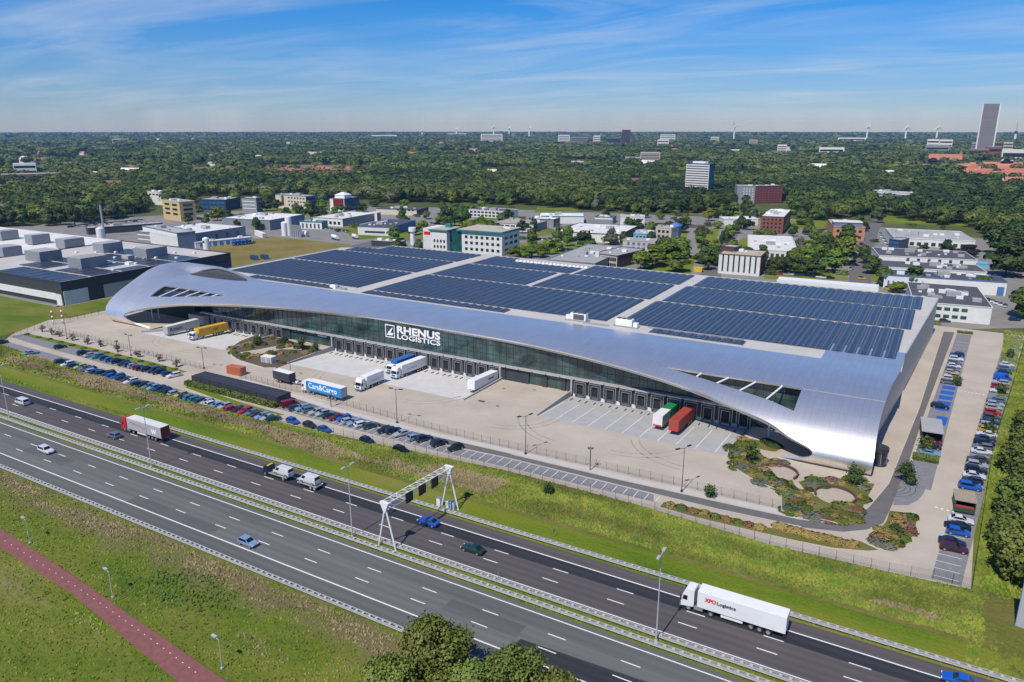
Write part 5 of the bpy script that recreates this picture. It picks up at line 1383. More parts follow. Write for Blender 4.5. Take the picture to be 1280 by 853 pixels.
# white lorry crossing the yard: short, cab to the lower left
t, b, x1 = semi('lorry', 'white rigid lorry with a faint grey stripe driving away across the open yard', (-143.3, 162.4, ZP), -PI2 - .03, M['white_paint'], M['white_paint'], low=M['truck_blue'], skirt=None, L=7.6, axles=1)
for s_ in (-1, 1): MB().box((x1 - 6.5, s_ * 1.285, 2.2), (4.5, .012, .28)).build('stripe', M['truck_grey'], b)
# trailers and lorries at the docks
def pit_z(y): return ZP + (-1.05 - ZP) * max(0, min(1, (y - PY0) / (PY1 - PY0)))
def parked_trailer(name, label, x, y0, L, m, roof=None, rear=None, rib=False, h=2.85, front=None, tilt=True):
    """trailer backed onto a dock: its front faces -Y at y0"""
    t = thing(name, label, 'trailer', (x, y0 + L / 2, pit_z(y0 + L / 2) + .02), -PI2)
    t.rotation_euler = (0, math.atan2(1.11, 22.0) * -1 if tilt else 0, -PI2)
    b = trailer(t, L / 2, L, m, roof, rear=rear, rib=rib, h=h)
    wheels(t, [-L / 2 + 1.6 + 1.31 * k for k in range(3)])
    for s_ in (-1, 1): MB().box((L / 2 - 2.6, s_ * .8, .55), (.18, .18, 1.1)).build('landing_leg', M['dark_steel'], t)
    if front: MB().box((L / 2 + .02, 0, 1.3), (.04, 2.3, .5)).build('front_panel', front, t)
    return t, b
DX = {k: x for k, x in enumerate(DOCKS)}
t, b = parked_trailer('dock_trailer', 'white box trailer with dark lettering at the dock by the concrete wall', DOCKS[23] + .6, 173.4, 13.4, M['white_paint'])
side_text(b, 'LOGIX', .8, M['letter_dark'], .0, 2.6, -1, width=3.6) if False else None
for sgn in (1,):
    MB().box((-2.6, 1.285, 2.7), (3.4, .012, .42)).build('lettering_band', M['letter_dark'], b)
t, b = parked_trailer('dock_trailer', 'green and white box trailer backed onto the lined dock yard', DOCKS[24 + 6] + .1, 174.2, 13.0, M['green_box'], roof=M['green_box'], rear=M['green_box'], rib=True)
MB().box((3.3, 0, 2.6), (6.5, 2.6, 2.95)).build('white_front_half', M['white_wall'], b); MB().box((6.56, 0, 1.35), (.06, 2.3, .35)).build('red_bumper', M['truck_red'], b)
t, b = parked_trailer('dock_trailer', 'red-brown ribbed container trailer backed onto the lined dock yard', DOCKS[24 + 7] + .1, 172.8, 13.4, M['red_box'], rib=True)
MB().box((6.76, 0, 1.35), (.06, 2.3, .35)).build('red_bumper', M['truck_red'], b)
def dock_semi(label, x, y0, cab_m, box_m, roof=None, low=M['dark_steel'], rib=False, L=13.2, tall=True):
    Lt = L + 2.9; yc = y0 + Lt / 2
    t, b, x1 = semi('lorry', label, (x, yc, pit_z(yc) + .05), -PI2, cab_m, box_m, roof=roof, low=low, rib=rib, L=L, tall=tall)
    t.rotation_euler = (0, -.035, -PI2)
    return t, b, x1
t, b, x1 = dock_semi('white lorry with blue lower trim backed onto the middle docks', DOCKS[9 + 8] + .3, 171.9, M['white_paint'], M['white_paint'], low=M['truck_blue'])
MB().box((x1 - 8, 1.285, 2.2), (5.0, .012, .3)).build('stripe', M['truck_grey'], b)
t, b, x1 = dock_semi('white-cabbed lorry with a blue-topped trailer, left of the big white lorry', DOCKS[9 + 7] + .2, 175.4, M['white_paint'], M['truck_blue'], roof=M['truck_blue'], L=9.4, tall=False)
t, b, x1 = dock_semi('white-cabbed lorry carrying a yellow container at the left docks', -234.2, 169.0, M['white_paint'], M['yellow_box'], low=M['truck_blue'], rib=True, tall=False)
MB().box((x1 - 10.2, 1.30, 2.7), (1.9, .012, .9)).build('emblem', M['letter_dark'], b)
t, b = parked_trailer('dock_trailer', 'grey curtain trailer with dark lettering under the shell\'s left end', -247.4, 168.4, 14.0, M['truck_grey'], roof=M['pale_roof'], tilt=False)
side_text(b, 'Rotum', 1.9, M['letter_dark'], 6.2, 1.9, 1, width=5.6, bold=.05) if False else None
side_text(b, 'Rotum', 1.9, M['letter_dark'], 6.0, 1.95, 1, width=5.4, bold=.05)
# car transporter with two white vans
def low_loader(p, rz, label, tow):
    t = thing('car_transporter' if tow else 'low_loader_trailer', label, 'transporter' if tow else 'trailer', p, rz)
    MB().box((0, 0, .82), (5.6, 2.2, .16)).build('deck', M['steel'], t)
    mb = MB(); mb.box((0, 1.05, .94), (5.6, .1, .12)); mb.box((0, -1.05, .94), (5.6, .1, .12)); mb.build('side_rail', M['guard'], t)
    wheels(t, [-1.1, -2.2] if not tow else [-1.6], 2.2, .42)
    if tow:
        mb = MB(); mb.hexa([(2.9, -1.05, .4), (4.9, -1.05, .4), (4.9, 1.05, .4), (2.9, 1.05, .4), (2.9, -.95, 2.3), (4.2, -.95, 2.3), (4.2, .95, 2.3), (2.9, .95, 2.3)])
        c_ = mb.build('cab', paint('navy blue', CP['navy blue']), t, bevel=.08)
        mb = MB(); mb.quad((4.86, -.9, 1.35), (4.86, .9, 1.35), (4.33, .85, 2.2), (4.33, -.85, 2.2)); mb.build('windscreen', M['car_glass'], c_)
        for s_ in (-1, 1): MB().box((3.6, s_ * 1.03, 1.6), (.9, .03, .6)).build('side_window', M['car_glass'], c_)
        for s_ in (-1, 1):
            o = bpy.data.objects.new('wheel', WHL); link(o, t); o.location = (4.0, s_ * .95, .42); o.scale = (.84, .84, .84)
        MB().box((3.4, 0, 2.36), (.5, 1.4, .12)).build('beacon_bar', M['yellow_plastic'], c_)
    else:
        MB().tube((2.8, 0, .75), (4.1, 0, .7), .08).build('drawbar', M['steel'], t)
    return t
pa = at(357, 598); pb = at(383, 606)
low_loader((-120.4, 105.5, HZ), math.pi, 'dark blue recovery truck towing along the dark lane with a white van on its deck', True)
low_loader((-111.6, 105.5, HZ), math.pi, 'low steel trailer behind the recovery truck, carrying a white van', False)
car('van', 'white', (-119.6, 105.5, HZ + .9), math.pi, 'white van standing on the deck of the dark blue recovery truck', None, True)
car('van', 'white', (-111.7, 105.5, HZ + .9), math.pi, 'white van standing on the rear low trailer', None, True)
# market-stall trailer
p = at(1203.5, 636); t = thing('stall_trailer', 'dark green market stall trailer with a pale roof and open side', 'trailer', (p.x, p.y, GZ), .07)
SG = mat('stall_green', (.03, .075, .05), .6)
MB().box((0, 0, .5), (3.6, 5.6, .25)).build('deck', M['dark_wall'], t)
mb = MB(); mb.box((1.74, 0, 1.6), (.12, 5.4, 2.0)); mb.box((-1.74, 0, 1.6), (.12, 5.4, 2.0)); mb.box((0, 2.7, 1.6), (3.4, .12, 2.0)); mb.box((0, -2.7, .95), (3.4, .12, .7)); mb.build('body', SG, t)
MB().box((0, .15, 2.7), (3.9, 5.3, .16)).build('roof', M['wood'], t)
MB().box((0, -2.0, 1.25), (3.2, .8, .25)).build('counter', M['red_box'], t)
for y in (-.5, .5):
    for s_ in (-1, 1):
        o = bpy.data.objects.new('wheel', CARM['hatchback']['wheel']); link(o, t); o.location = (s_ * 1.6, y, .33); o.rotation_euler = (0, 0, PI2)

# ================================================================== YARD THINGS
p = at(274, 464); t = thing('shipping_container', 'orange shipping container on the yard behind the long dark canopy', 'container', (-187.9, 150.6, ZP), .05)
b = MB().box((0, 0, 1.3), (6.1, 2.44, 2.59)).build('container_box', M['orange_box'], t)
mb = MB()
for k in range(20):
    for s_ in (-1, 1): mb.box((-2.85 + .3 * k, s_ * 1.235, 1.3), (.14, .03, 2.3))
mb.build('side_ribs', M['orange_box'], b)
mb = MB(); mb.box((3.06, -.6, 1.3), (.04, 1.1, 2.4)); mb.box((3.06, .6, 1.3), (.04, 1.1, 2.4)); mb.build('door', M['orange_box'], b)
for y in (-.9, -.3, .3, .9): MB().tube((3.1, y, .2), (3.1, y, 2.4), .03).build('lock_rod', M['steel'], b)
t = thing('swap_body_trailer', 'black box trailer with a white roof behind the dark canopy', 'trailer', (-168.6, 152.4, ZP), -.06)
b = trailer(t, 3.7, 7.4, M['dark_wall'], M['white_paint'], z0=1.0, h=2.6); wheels(t, [-1.8, -.5])
MB().box((4.6, 0, .7), (2.0, .2, .2)).build('drawbar', M['steel'], t); MB().box((5.2, .5, .8), (.8, .8, .9)).build('front_box', M['white_paint'], t)
# long dark bicycle canopy with hedge in front
ca = [at(243, 469, 3.0), at(352, 499, 3.0)]
A_ = at(240, 469, 3.0); B_2 = at(345, 499, 3.0); D_ = B_2 - A_
A_ = at(239, 470, 2.5); B_2 = at(347, 497, 2.5); C_2 = at(364.5, 490.6, 2.5); D_ = B_2 - A_; ang = math.atan2(D_.y, D_.x); Lc = D_.length; Wc = abs((C_2 - B_2).dot(Vector((-D_.y, D_.x, 0)).normalized())); A_.z = 0
t = thing('bicycle_canopy', 'long dark flat-roofed bicycle shelter beside the beige road', 'shelter', A_ + Vector((0, 0, ZP)), ang)
MB().box((Lc / 2, Wc / 2, 2.4), (Lc, Wc, .22)).build('roof', mat('canopy_roof', (.028, .032, .045), .7, var=.15, scale=.4), t)
mb = MB(); mb.box((Lc / 2, .06, 1.15), (Lc - .4, .08, 2.2)); mb.box((Lc / 2, Wc - .06, 1.15), (Lc - .4, .08, 2.2)); mb.box((Lc - .1, Wc / 2, 1.15), (.08, Wc - .4, 2.2)); mb.build('slatted_wall', M['dark_wall'], t)
for k in range(10):
    MB().tube((Lc * k / 9 * .98 + .2, -.05, 0), (Lc * k / 9 * .98 + .2, -.05, 2.3), .07).build('post', M['dark_steel'], t)
MB().box((Lc / 2, Wc / 2, 2.54), (Lc - .3, .12, .06)).build('roof_seam', M['charcoal'], t)
def leafy_box(name, label, cat, loc, rz, size, m, n, leaf=.22):
    """clipped hedge: a core with leaf-sized faces all over it"""
    mb = MB(); sx_, sy_, sz_ = size; rr = random.Random(int(loc[0] * 7 + loc[1]))
    mb.box((sx_ / 2, 0, sz_ * .45), (sx_ * .98, sy_ * .8, sz_ * .9))
    for k in range(n):
        f = rr.random(); x = rr.uniform(0, sx_)
        if f < .45: y, z = rr.uniform(-sy_ / 2, sy_ / 2), sz_ + rr.uniform(-.1, .12)
        elif f < .8: y, z = -sy_ / 2 + rr.uniform(-.08, .1), rr.uniform(.05, sz_)
        else: y, z = sy_ / 2 + rr.uniform(-.1, .08), rr.uniform(.05, sz_)
        c_ = Vector((x, y, z)); u = Vector((rr.uniform(-1, 1), rr.uniform(-1, 1), rr.uniform(-1, 1))).normalized() * leaf; v = u.orthogonal().normalized() * leaf
        mb.quad(c_ - u - v, c_ + u - v, c_ + u + v, c_ - u + v)
    o = mb.build(name, m); o.location = loc; o.rotation_euler = (0, 0, rz); tag(o, label, cat)
    return o
leafy_box('hedge', 'long clipped hedge in front of the dark bicycle shelter', 'hedge', A_ + Vector((-.6, -1.5, ZP)), ang, (Lc + 1.5, 1.6, 1.15), M['hedge'], 2600)
leafy_box('hedge', 'clipped hedge below the small tree by the bike shelter on the right', 'hedge', at(1141, 573), .02, (5.2, 2.0, 1.1), M['hedge'], 700)
leafy_box('hedge', 'short clipped hedge at the far end of the inner car column', 'hedge', (rx(322, -.4), 322.5, ZP), .02, (5, 1.2, .7), M['hedge'], 250)
# bike shelter on the right
p = at(1148, 540); t = thing('bicycle_shelter', 'grey-roofed open bicycle shelter beside the blue-painted bays', 'shelter', (rx(199, -.1), 199, ZP), .065)
MB().box((2.3, 5, 3.0), (4.8, 10.4, .25)).build('roof', M['roof_grey'], t)
mb = MB(); mb.box((2.3, 10.0, 1.5), (4.6, .08, 2.9)); mb.box((.05, 5, 1.5), (.08, 10, 2.9)); mb.box((4.55, 6, 1.5), (.08, 8, 2.9)); mb.build('wall_panel', M['dark_wall'], t)
for x in (.1, 4.5):
    for y in (.1, 5, 9.9): MB().tube((x, y, 0), (x, y, 2.9), .08).build('post', M['dark_steel'], t)
for k in range(5): MB().tube((.5 + k * .9, .2, .0), (.5 + k * .9, .2, 1.0), .05).build('bicycle_stand', M['steel'], t)
# transformer box in the middle garden
p = at(336, 453); t = thing('transformer_box', 'white transformer box among the garden plants by the yard', 'cabinet', (p.x, p.y, ZP), .1)
MB().box((0, 0, 1.0), (4.4, 2.4, 2.0)).build('cabinet_body', M['white_wall'], t, bevel=.04); MB().box((0, 0, 2.07), (4.6, 2.6, .14)).build('roof', M['white_paint'], t)
for x in (-1.1, 1.1): MB().box((x, -1.22, .95), (1.7, .05, 1.7)).build('door', M['parapet'], t)
# motorcyclists' bollards by the right road and the billboard panel at the frame's edge
for k, q in enumerate(((1118, 630), (1121, 622), (1083, 664), (1086, 664))):
    pass
t = thing('noise_barrier_panel', 'tall plain grey panel with a blue edge by the trees at the right edge', 'panel', (18.2, 125.2, 0), .0)
MB().box((4.5, 0, 6.2), (9, .6, 12.4)).build('panel_face', M['truck_grey'], t); MB().box((-.03, -.3, 6.2), (.06, .1, 12.4)).build('edge_trim', M['blue_wall'], t)
for x in (.6, 4.5, 8.4): MB().tube((x, .5, 0), (x, .5, 10), .2).build('post', M['dark_steel'], t)
# ================================================================== BUSINESS PARK
GLM = M['glass']
def bld(name, label, FL, FR, z, depth, wall, roof, wins=(), cat='building', over=0.0, parapet=.5, roof_bits=0, base=None, group=None, side=None, rotfix=None):
    """box building: FL, FR = roof corners of the front seen from the motorway, z = roof height"""
    a = at(FL[0], FL[1], z); b = at(FR[0], FR[1], z); d = b - a; Wd = d.length; ang = math.atan2(d.y, d.x)
    if isinstance(depth, tuple):
        w_ = at(depth[0], depth[1], z) - b; depth = max(5.0, w_.dot(Vector((-d.y, d.x, 0)).normalized()))
    if rotfix is not None: ang = rotfix
    t = thing(name, label, cat, (a.x, a.y, 0), ang, group)
    mb = MB()
    mb.quad((0, 0, 0), (Wd, 0, 0), (Wd, 0, z), (0, 0, z), 0); mb.quad((Wd, 0, 0), (Wd, depth, 0), (Wd, depth, z), (Wd, 0, z), 1)
    mb.quad((Wd, depth, 0), (0, depth, 0), (0, depth, z), (Wd, depth, z), 0); mb.quad((0, depth, 0), (0, 0, 0), (0, 0, z), (0, depth, z), 1)
    mb.quad((0, 0, 0), (0, depth, 0), (Wd, depth, 0), (Wd, 0, 0), 0)
    mb.build('wall', [wall, side or wall], t)
    MB().box((Wd / 2, depth / 2, z - .05), (Wd - .5, depth - .5, .3)).build('roof', roof, t)
    if parapet:
        mb = MB(); h = parapet
        for c_, s_ in (((Wd / 2, -.05, z + h / 2 - .1), (Wd + .1, .3, h)), ((Wd / 2, depth + .05, z + h / 2 - .1), (Wd + .1, .3, h)), ((-.05, depth / 2, z + h / 2 - .1), (.3, depth - .25, h)), ((Wd + .05, depth / 2, z + h / 2 - .1), (.3, depth - .25, h))):
            mb.box(c_, s_)
        mb.build('parapet', side or wall, t)
    rr = random.Random(int(FL[0] * 3 + FL[1]))
    if cat == 'building' and name != 'tent_hall' and Wd * depth > 150: roof_bits += 5
    if parapet and Wd * depth > 500: MB().box((Wd * rr.uniform(.3, .7), depth * rr.uniform(.35, .65), z + 1.0), (5.5, 3.6, 1.9)).build('roof_plant', M['roof_grey'], t)
    for k in range(roof_bits):
        s_ = rr.uniform(.8, 2.6)
        MB().box((rr.uniform(.1, .9) * Wd, rr.uniform(.15, .85) * depth, z + .25 + s_ * .2), (s_ * 1.3, s_, s_ * .55)).build('roof_vent', M['roof_grey'] if k % 2 else M['white_paint'], t)
    for w in wins:
        face, n, x0, x1, z0, z1 = w[:6]; m = w[6] if len(w) > 6 else GLM; fr = w[7] if len(w) > 7 else .6
        span = Wd if face in 'fb' else depth
        for k in range(n):
            xc = (x0 + (x1 - x0) * (k + .5) / n) * span; ww = (x1 - x0) * span / n * fr if n > 1 else (x1 - x0) * span
            nm = 'window' if ww < 12 else 'window_band'
            if face == 'f': bx = ((xc, -.06, (z0 + z1) / 2), (ww, .16, z1 - z0))
            elif face == 'r': bx = ((Wd + .06, xc, (z0 + z1) / 2), (.16, ww, z1 - z0))
            elif face == 'l': bx = ((-.06, xc, (z0 + z1) / 2), (.16, ww, z1 - z0))
            else: bx = ((xc, depth + .06, (z0 + z1) / 2), (ww, .16, z1 - z0))
            MB().box(*bx).build(nm, m, t)
    return t, Wd
def rows(face, n, x0, x1, zs, h, m=GLM, fr=.6):
    return [(face, n, x0, x1, z, z + h, m, fr) for z in zs]

# ---- the factory on the left
t, Wd = bld('factory', 'low white and black factory with rows of grey roof boxes left of the warehouse', (-62, 331.5), (75.5, 354.5), 10.0, 92, M['dark_wall'], M['roof_pale'], [('f', 1, .0, .99, .8, 1.9, GLM)], parapet=.7, side=M['dark_wall'])
MB().box((Wd / 2, -.3, 3.6), (Wd, .5, 2.9)).build('white_band', M['white_wall'], t)
MB().box((Wd - 2, -.35, 1.6), (4, .5, 6.9)).build('corner_pier', M['white_wall'], t)
MB().box((Wd + .12, 6, 3.1), (.24, 11, 6.2)).build('side_panel', M['white_wall'], t); MB().box((Wd + .12, 30, 3.0), (.2, 22, 6.0)).build('side_panel', M['parapet'], t)
MB().box((Wd + .15, 66, 3.2), (.2, 48, 5.6)).build('recessed_glazing', M['navy_wall'], t)
for x in range(8):
    for y in range(5):
        if (x * 7 + y * 3) % 9 == 4: continue
        MB().box((Wd - 6.5 - 7.6 * x, 8 + 15 * y, 10.25), (6.6, 13.4, .1)).build('solar_array', M['solar'], t)
MB().box((Wd - 146, 50, 4.6), (180, 92, 9.2)).build('rear_wing', M['dark_wall'], t); MB().box((Wd - 146, 50, 9.4), (179, 91, .3)).build('rear_roof', M['roof_white'], t)
inv = t.matrix_basis.inverted()
def roof_box(c_, l, r, h=5.2):
    pc, pl, pr_ = (inv @ at(q[0], q[1], 10.0) for q in (c_, l, r)); w_ = max(6, (pc - pl).length * .72); dd = max(8, (pr_ - pc).length * .78)
    o = MB().box((pc.x - w_ / 2, pc.y + dd / 2, 10 + h / 2), (w_, dd, h)).build('roof_box', M['grey_wall'], t)
    MB().box((pc.x - w_ / 2, pc.y + dd / 2, 10 + h + .05), (w_ - .5, dd - .5, .14)).build('lid', M['roof_grey'], o)
for c_, l, r in (((5, 322.5), (-14, 319), (32.5, 318)), ((51, 328.7), (34, 323.7), (81, 323)), ((102.5, 337.5), (86, 333), (134, 330)), ((130, 317.5), (114, 315), (157, 312.5)), ((184, 324.5), (165, 321), (210, 318.5)), ((82, 311.7), (67, 309.5), (108, 307)), ((41, 306), (27.5, 304.5), (66, 302)), ((2.5, 300.5), (-12, 299), (28, 297))):
    roof_box(c_, l, r)
for k in range(26):
    MB().box((Wd - 8 - 3.2 * k, 30 + (k * 37) % 58, 10.6), (1.6, 1.2, .8)).build('roof_vent', M['white_paint'], t)
t = thing('chimney', 'thin steel chimney standing behind the factory roof', 'chimney', at(131, 297)); MB().tube((0, 0, 0), (0, 0, 23), .7, 10).build('stack', M['steel'], t); MB().tube((0, 0, 23), (0, 0, 23.6), .9, 10).build('rim', M['dark_steel'], t)
t = thing('storage_tank', 'squat white tank behind the factory roof beside the chimney', 'tank', at(127, 302)); MB().tube((0, 0, 0), (0, 0, 9), 2.6, 18).build('shell', M['white_paint'], t); MB().tube((0, 0, 9), (0, 0, 9.8), 2.4, 18, r2=.6).build('dome', M['white_paint'], t)
bld('works_building', 'long blue-grey works building with a pale flat roof and white front bands', (170, 289.5), (226.6, 295), 7, (312, 284), M['grey_wall'], M['roof_white'], [('f', 1, .02, .98, 4.6, 5.4, M['white_wall']), ('f', 1, .02, .98, 1.6, 2.3, M['white_wall']), ('r', 5, .1, .95, 1.4, 5.0, M['navy_wall'], .18)], side=M['bluegrey_wall'], roof_bits=10)
bld('office_block', 'low white-banded office upper storey on the blue-grey works building', (178, 283), (221, 292), 10.5, 12, M['white_wall'], M['roof_grey'], [('f', 1, .02, .98, 7.4, 9.4, M['white_wall'])], side=M['bluegrey_wall'])
t = thing('silo', 'single white silo with a dark mark beside the blue-grey works', 'silo', at(259, 317)); MB().tube((0, 0, 0), (0, 0, 9.4), 2.0, 16).build('shell', M['white_paint'], t); MB().tube((0, 0, 9.4), (0, 0, 10.2), 2.0, 16, r2=.5).build('dome', M['white_paint'], t); MB().box((.2, -2.02, 7.5), (1.5, .12, 1.3)).build('mark', M['navy_wall'], t)
for k in range(5):
    p = at(296 + 4.6 * k, 307 - .5 * k)
    t = thing('lorry_trailer', ['blue tanker tractor parked first from the left behind the silo', 'blue tractor unit parked second behind the silo', 'blue tractor unit parked third behind the silo', 'blue tractor unit parked fourth behind the silo', 'blue tractor unit at the right end behind the silo'][k], 'lorry', p, -PI2)
    cab(t, 3, M['truck_blue'], tall=False); MB().box((-.8, 0, .9), (5, .9, .3)).build('chassis', M['dark_steel'], t); wheels(t, [1.6, -1.9])
bld('loading_shed', 'white loading shed with blue doors along the works building', (244, 303.5), (315, 296.5), 3.6, 5, M['white_wall'], M['roof_white'], [('f', 8, .05, .95, .4, 3.0, M['blue_wall'], .55)], parapet=.2)
bld('carport', 'long grey flat carport roof in front of the tree line', (110, 285.5), (203, 279), 5, 10, M['dark_wall'], M['roof_grey'], parapet=.3)
bld('apartment_block', 'yellow brick block of four storeys with dark window bands at the tree line', (202.3, 250.3), (223.8, 253), 16, (245, 251.7), M['yellow_wall'], M['roof_grey'], rows('f', 2, .06, .94, (4.8, 8.6, 12.4), 1.7, GLM, .62) + rows('r', 1, .22, .8, (4.8, 8.6, 12.4), 1.9), base=None)
bld('office_block', 'low white building half hidden in the trees behind the yellow block', (184, 239.5), (208, 241), 13, (226, 240), M['white_wall'], M['roof_white'], rows('f', 5, .05, .95, (9.6,), 1.6), roof_bits=2)
bld('office_block', 'dark navy glass office with a grey roof, right of the yellow block', (248.5, 249.6), (281.5, 250.2), 10, (290, 247), M['navy_wall'], M['roof_grey'], rows('f', 6, .05, .95, (2, 6), 2.2, M['glass_blue'], .8), roof_bits=4)
bld('office_block', 'grey office with thin white strips and a dark blue side wall', (301.6, 247.5), (320, 248.2), 13, (335, 247.6), M['grey_wall'], M['roof_white'], rows('f', 1, .08, .92, (3.2, 6.4, 9.6), .7, M['white_wall']) + rows('r', 4, .1, .9, (2.4, 5.6, 9), 2.0, M['glass_blue'], .7), side=M['navy_wall'], roof_bits=3)
bld('office_block', 'cream office block of four storeys with a slatted dark stair strip', (344, 243.3), (382, 246), 13, (394, 244.7), M['cream_wall'], M['roof_grey'], rows('f', 6, .4, .98, (3.4, 6.8, 10.2), 1.3, GLM, .5) + [('f', 1, .2, .28, 3, 12.6, M['brick_dark'])] + rows('r', 4, .1, .9, (2.6, 6, 9.6), 1.8), side=M['bluegrey_wall'])
t, Wd = bld('office_block', 'white office with a dark red front frame and navy glass wing', (412, 248.2), (430, 249), 11.5, (457.5, 246.8), M['white_wall'], M['roof_grey'], rows('f', 3, .2, .95, (5.2, 8.0), 1.5, M['white_wall'], .55) + rows('r', 6, .06, .94, (1.6, 4.6, 7.8), 2.2, M['glass_blue'], .7), side=M['navy_wall'])
MB().box((Wd * .6, -.16, 7.9), (Wd * .72, .16, 6.6)).build('red_frame', M['dark_red'], t)
mb = MB(); x, y = Wd * .55, 9; mb.box((x, y, 13.1), (11, 11, 3.2)); mb.box((x, y, 15.9), (11.6, 11.6, 2.4), taper=.1); mb.build('roof_lantern', M['white_paint'], t)
bld('warehouse_hall', 'grey hall with a pale flat roof behind the two white silos', (277, 273), (337, 276), 7.5, (384, 268.6), M['grey_wall'], M['roof_white'], [], side=M['bluegrey_wall'], roof_bits=6)
for q, h, r, lab in (((356, 295), 9.5, 2.0, 'shorter white silo, left of a tall one'), ((361.5, 294.5), 13.5, 2.3, 'taller of the two white silos by the field')):
    t = thing('silo', lab, 'silo', at(*q)); MB().tube((0, 0, 0), (0, 0, h), r, 16).build('shell', M['white_paint'], t); MB().tube((0, 0, h), (0, 0, h + .8), r, 16, r2=.5).build('dome', M['white_paint'], t)
t = thing('tank_rack', 'row of tall grey gas racks right of the white silos', 'tank', at(365, 296)); 
for k in range(5): MB().tube((k * 2.1, 0, 0), (k * 2.1, 0, 8.6), .9, 10).build('cylinder', M['steel'], t)
t = thing('storage_tank', 'small white pressure tank beside the grey gas racks', 'tank', at(381, 296)); MB().tube((-2, 0, 2.4), (3, 0, 2.4), 2.0, 14).build('shell', M['white_paint'], t); MB().box((.5, 0, .5), (5, 2, 1.0)).build('saddle', M['concrete_wall'], t)
bld('office_block', 'small white pavilion with a teal roof edge and blue door', (374.5, 277.3), (402, 278.5), 5.2, (418.5, 277.3), M['white_wall'], M['roof_grey'], rows('f', 5, .05, .95, (.6,), 3.4, M['navy_wall'], .4), parapet=.9, side=M['teal'])
bld('warehouse_hall', 'white hall with striped pale roof near the dark-red-fronted office', (391, 272), (428, 274.2), 6, (459, 266), M['white_wall'], M['roof_white'], rows('f', 6, .1, .95, (1.4,), 2.4), roof_bits=5, side=M['grey_wall'])
bld('office_block', 'narrow white tower block with black side stripes', (461.4, 265.8), (471, 266.5), 7, (475.4, 265.8), M['white_wall'], M['roof_white'], [('f', 1, .55, .68, .6, 6.4, M['black']), ('r', 2, .1, .9, .6, 6.4, M['black'], .6)])
bld('warehouse_hall', 'long cream hall with dark roof at the edge of the woods', (470, 261), (520.8, 263), 5, (542, 260), M['cream_wall'], M['roof_dark'], rows('f', 5, .5, .95, (4,), 1.6), roof_bits=4, side=M['dark_wall'])
t, Wd = bld('warehouse_hall', 'white-fronted hall with a black roof and blue side wall', (447, 283.4), (486.7, 285), 6, (532, 276.3), M['white_wall'], M['roof_dark'], [('f', 1, .22, .85, 1.8, 3.2, M['dark_wall'])], side=M['blue_wall'], roof_bits=4, parapet=.4)
bld('carport', 'small grey flat canopy between bushes by the field', (464, 301), (500, 303), 3.6, 8, M['dark_wall'], M['roof_grey'], parapet=.2)
for k, (q, lab) in enumerate((((419, 300), 'white road tanker parked at the edge of the dry field'), ((444, 299), 'smaller white road tanker right of the long one'))):
    t = thing('road_tanker', lab, 'tanker', at(*q), -.5); L_ = 10 if k == 0 else 7
    MB().tube((-L_ / 2, 0, 2.2), (L_ / 2, 0, 2.2), 1.25, 12).build('tank_body', M['white_paint'], t); MB().box((0, 0, .95), (L_, 1.0, .3)).build('chassis', M['dark_steel'], t); wheels(t, [-L_ / 2 + 1 + 1.3 * k2 for k2 in range(3)])
for q, L_, lab in (((10, 334.5), 0, ''),):
    pass
t = thing('shipping_container', 'long white container at the left edge of the dry field', 'container', at(322, 294.5), -.45); MB().box((7, 0, 1.7), (20, 2.6, 3.4)).build('container_box', M['white_wall'], t); MB().box((17.1, 0, 1.7), (.1, 2.2, 3.0)).build('door', M['parapet'], t)
for q, lab in (((318, 325), 'blue container on the dry field, left one of two'), ((331, 324), 'blue container on the dry field, right one of two')):
    t = thing('shipping_container', lab, 'container', at(*q), -.3); MB().box((0, 0, 1.3), (6.1, 2.5, 2.6)).build('container_box', M['navy_wall'], t); MB().box((3.08, 0, 1.3), (.06, 2.2, 2.3)).build('door', M['blue_wall'], t)

# the green-trimmed white office behind the roof
def green_office():
    t, Wd = bld('office_block', 'white office with teal glass corner and green-edged flat roof behind the solar roof', (577, 288.5), (627.5, 292), 14, 24, M['white_wall'], M['roof_beige'], rows('f', 7, .05, .97, (2.2, 6.0, 9.6), 1.7, GLM, .5) + rows('r', 3, .1, .9, (2.2, 6, 9.6), 1.7), parapet=0, side=M['white_wall'])
    mb = MB(); mb.box((Wd / 2 - 1, 12, 14.3), (Wd + 4, 27, 1.0)); mb.build('roof_edge', M['teal'], t); MB().box((Wd / 2 - 1, 12, 14.86), (Wd + 3.4, 26.4, .14)).build('roof_top', M['roof_beige'], t)
    MB().box((-4.2, 1.5, 6.8), (8.2, 3, 13.4)).build('glass_corner', M['green_glass'], t)
    MB().box((-14.5, 4, 6.6), (12, 16, 13.2)).build('wing', M['white_wall'], t); MB().box((-23.5, 6, 7.2), (6.5, 18, 14.4)).build('wing', M['white_wall'], t); MB().box((-19.6, 3.8, 6.6), (2.2, 14, 13.2)).build('glass_strip', M['green_glass'], t)
    MB().box((-14.5, 4.5, 13.75), (14, 18.4, 1.0)).build('roof_edge', M['teal'], t); MB().box((-14.5, 4.5, 14.32), (13.4, 17.8, .14)).build('roof_top', M['roof_beige'], t)
    for z in (3, 6.6):
        for k in range(4):
            MB().box((-17.6 + k * 2.4, -4.06, z + .6), (1.2, .16, 1.7)).build('window', GLM, t)
    MB().box((-23.6, -3.08, 11.4), (4.6, .14, 1.9)).build('red_sign', M['letter_red'], t)
    MB().box((-14, 8, 15.6), (3.4, 3.4, 2.4)).build('roof_unit', M['teal'], t)
green_office()
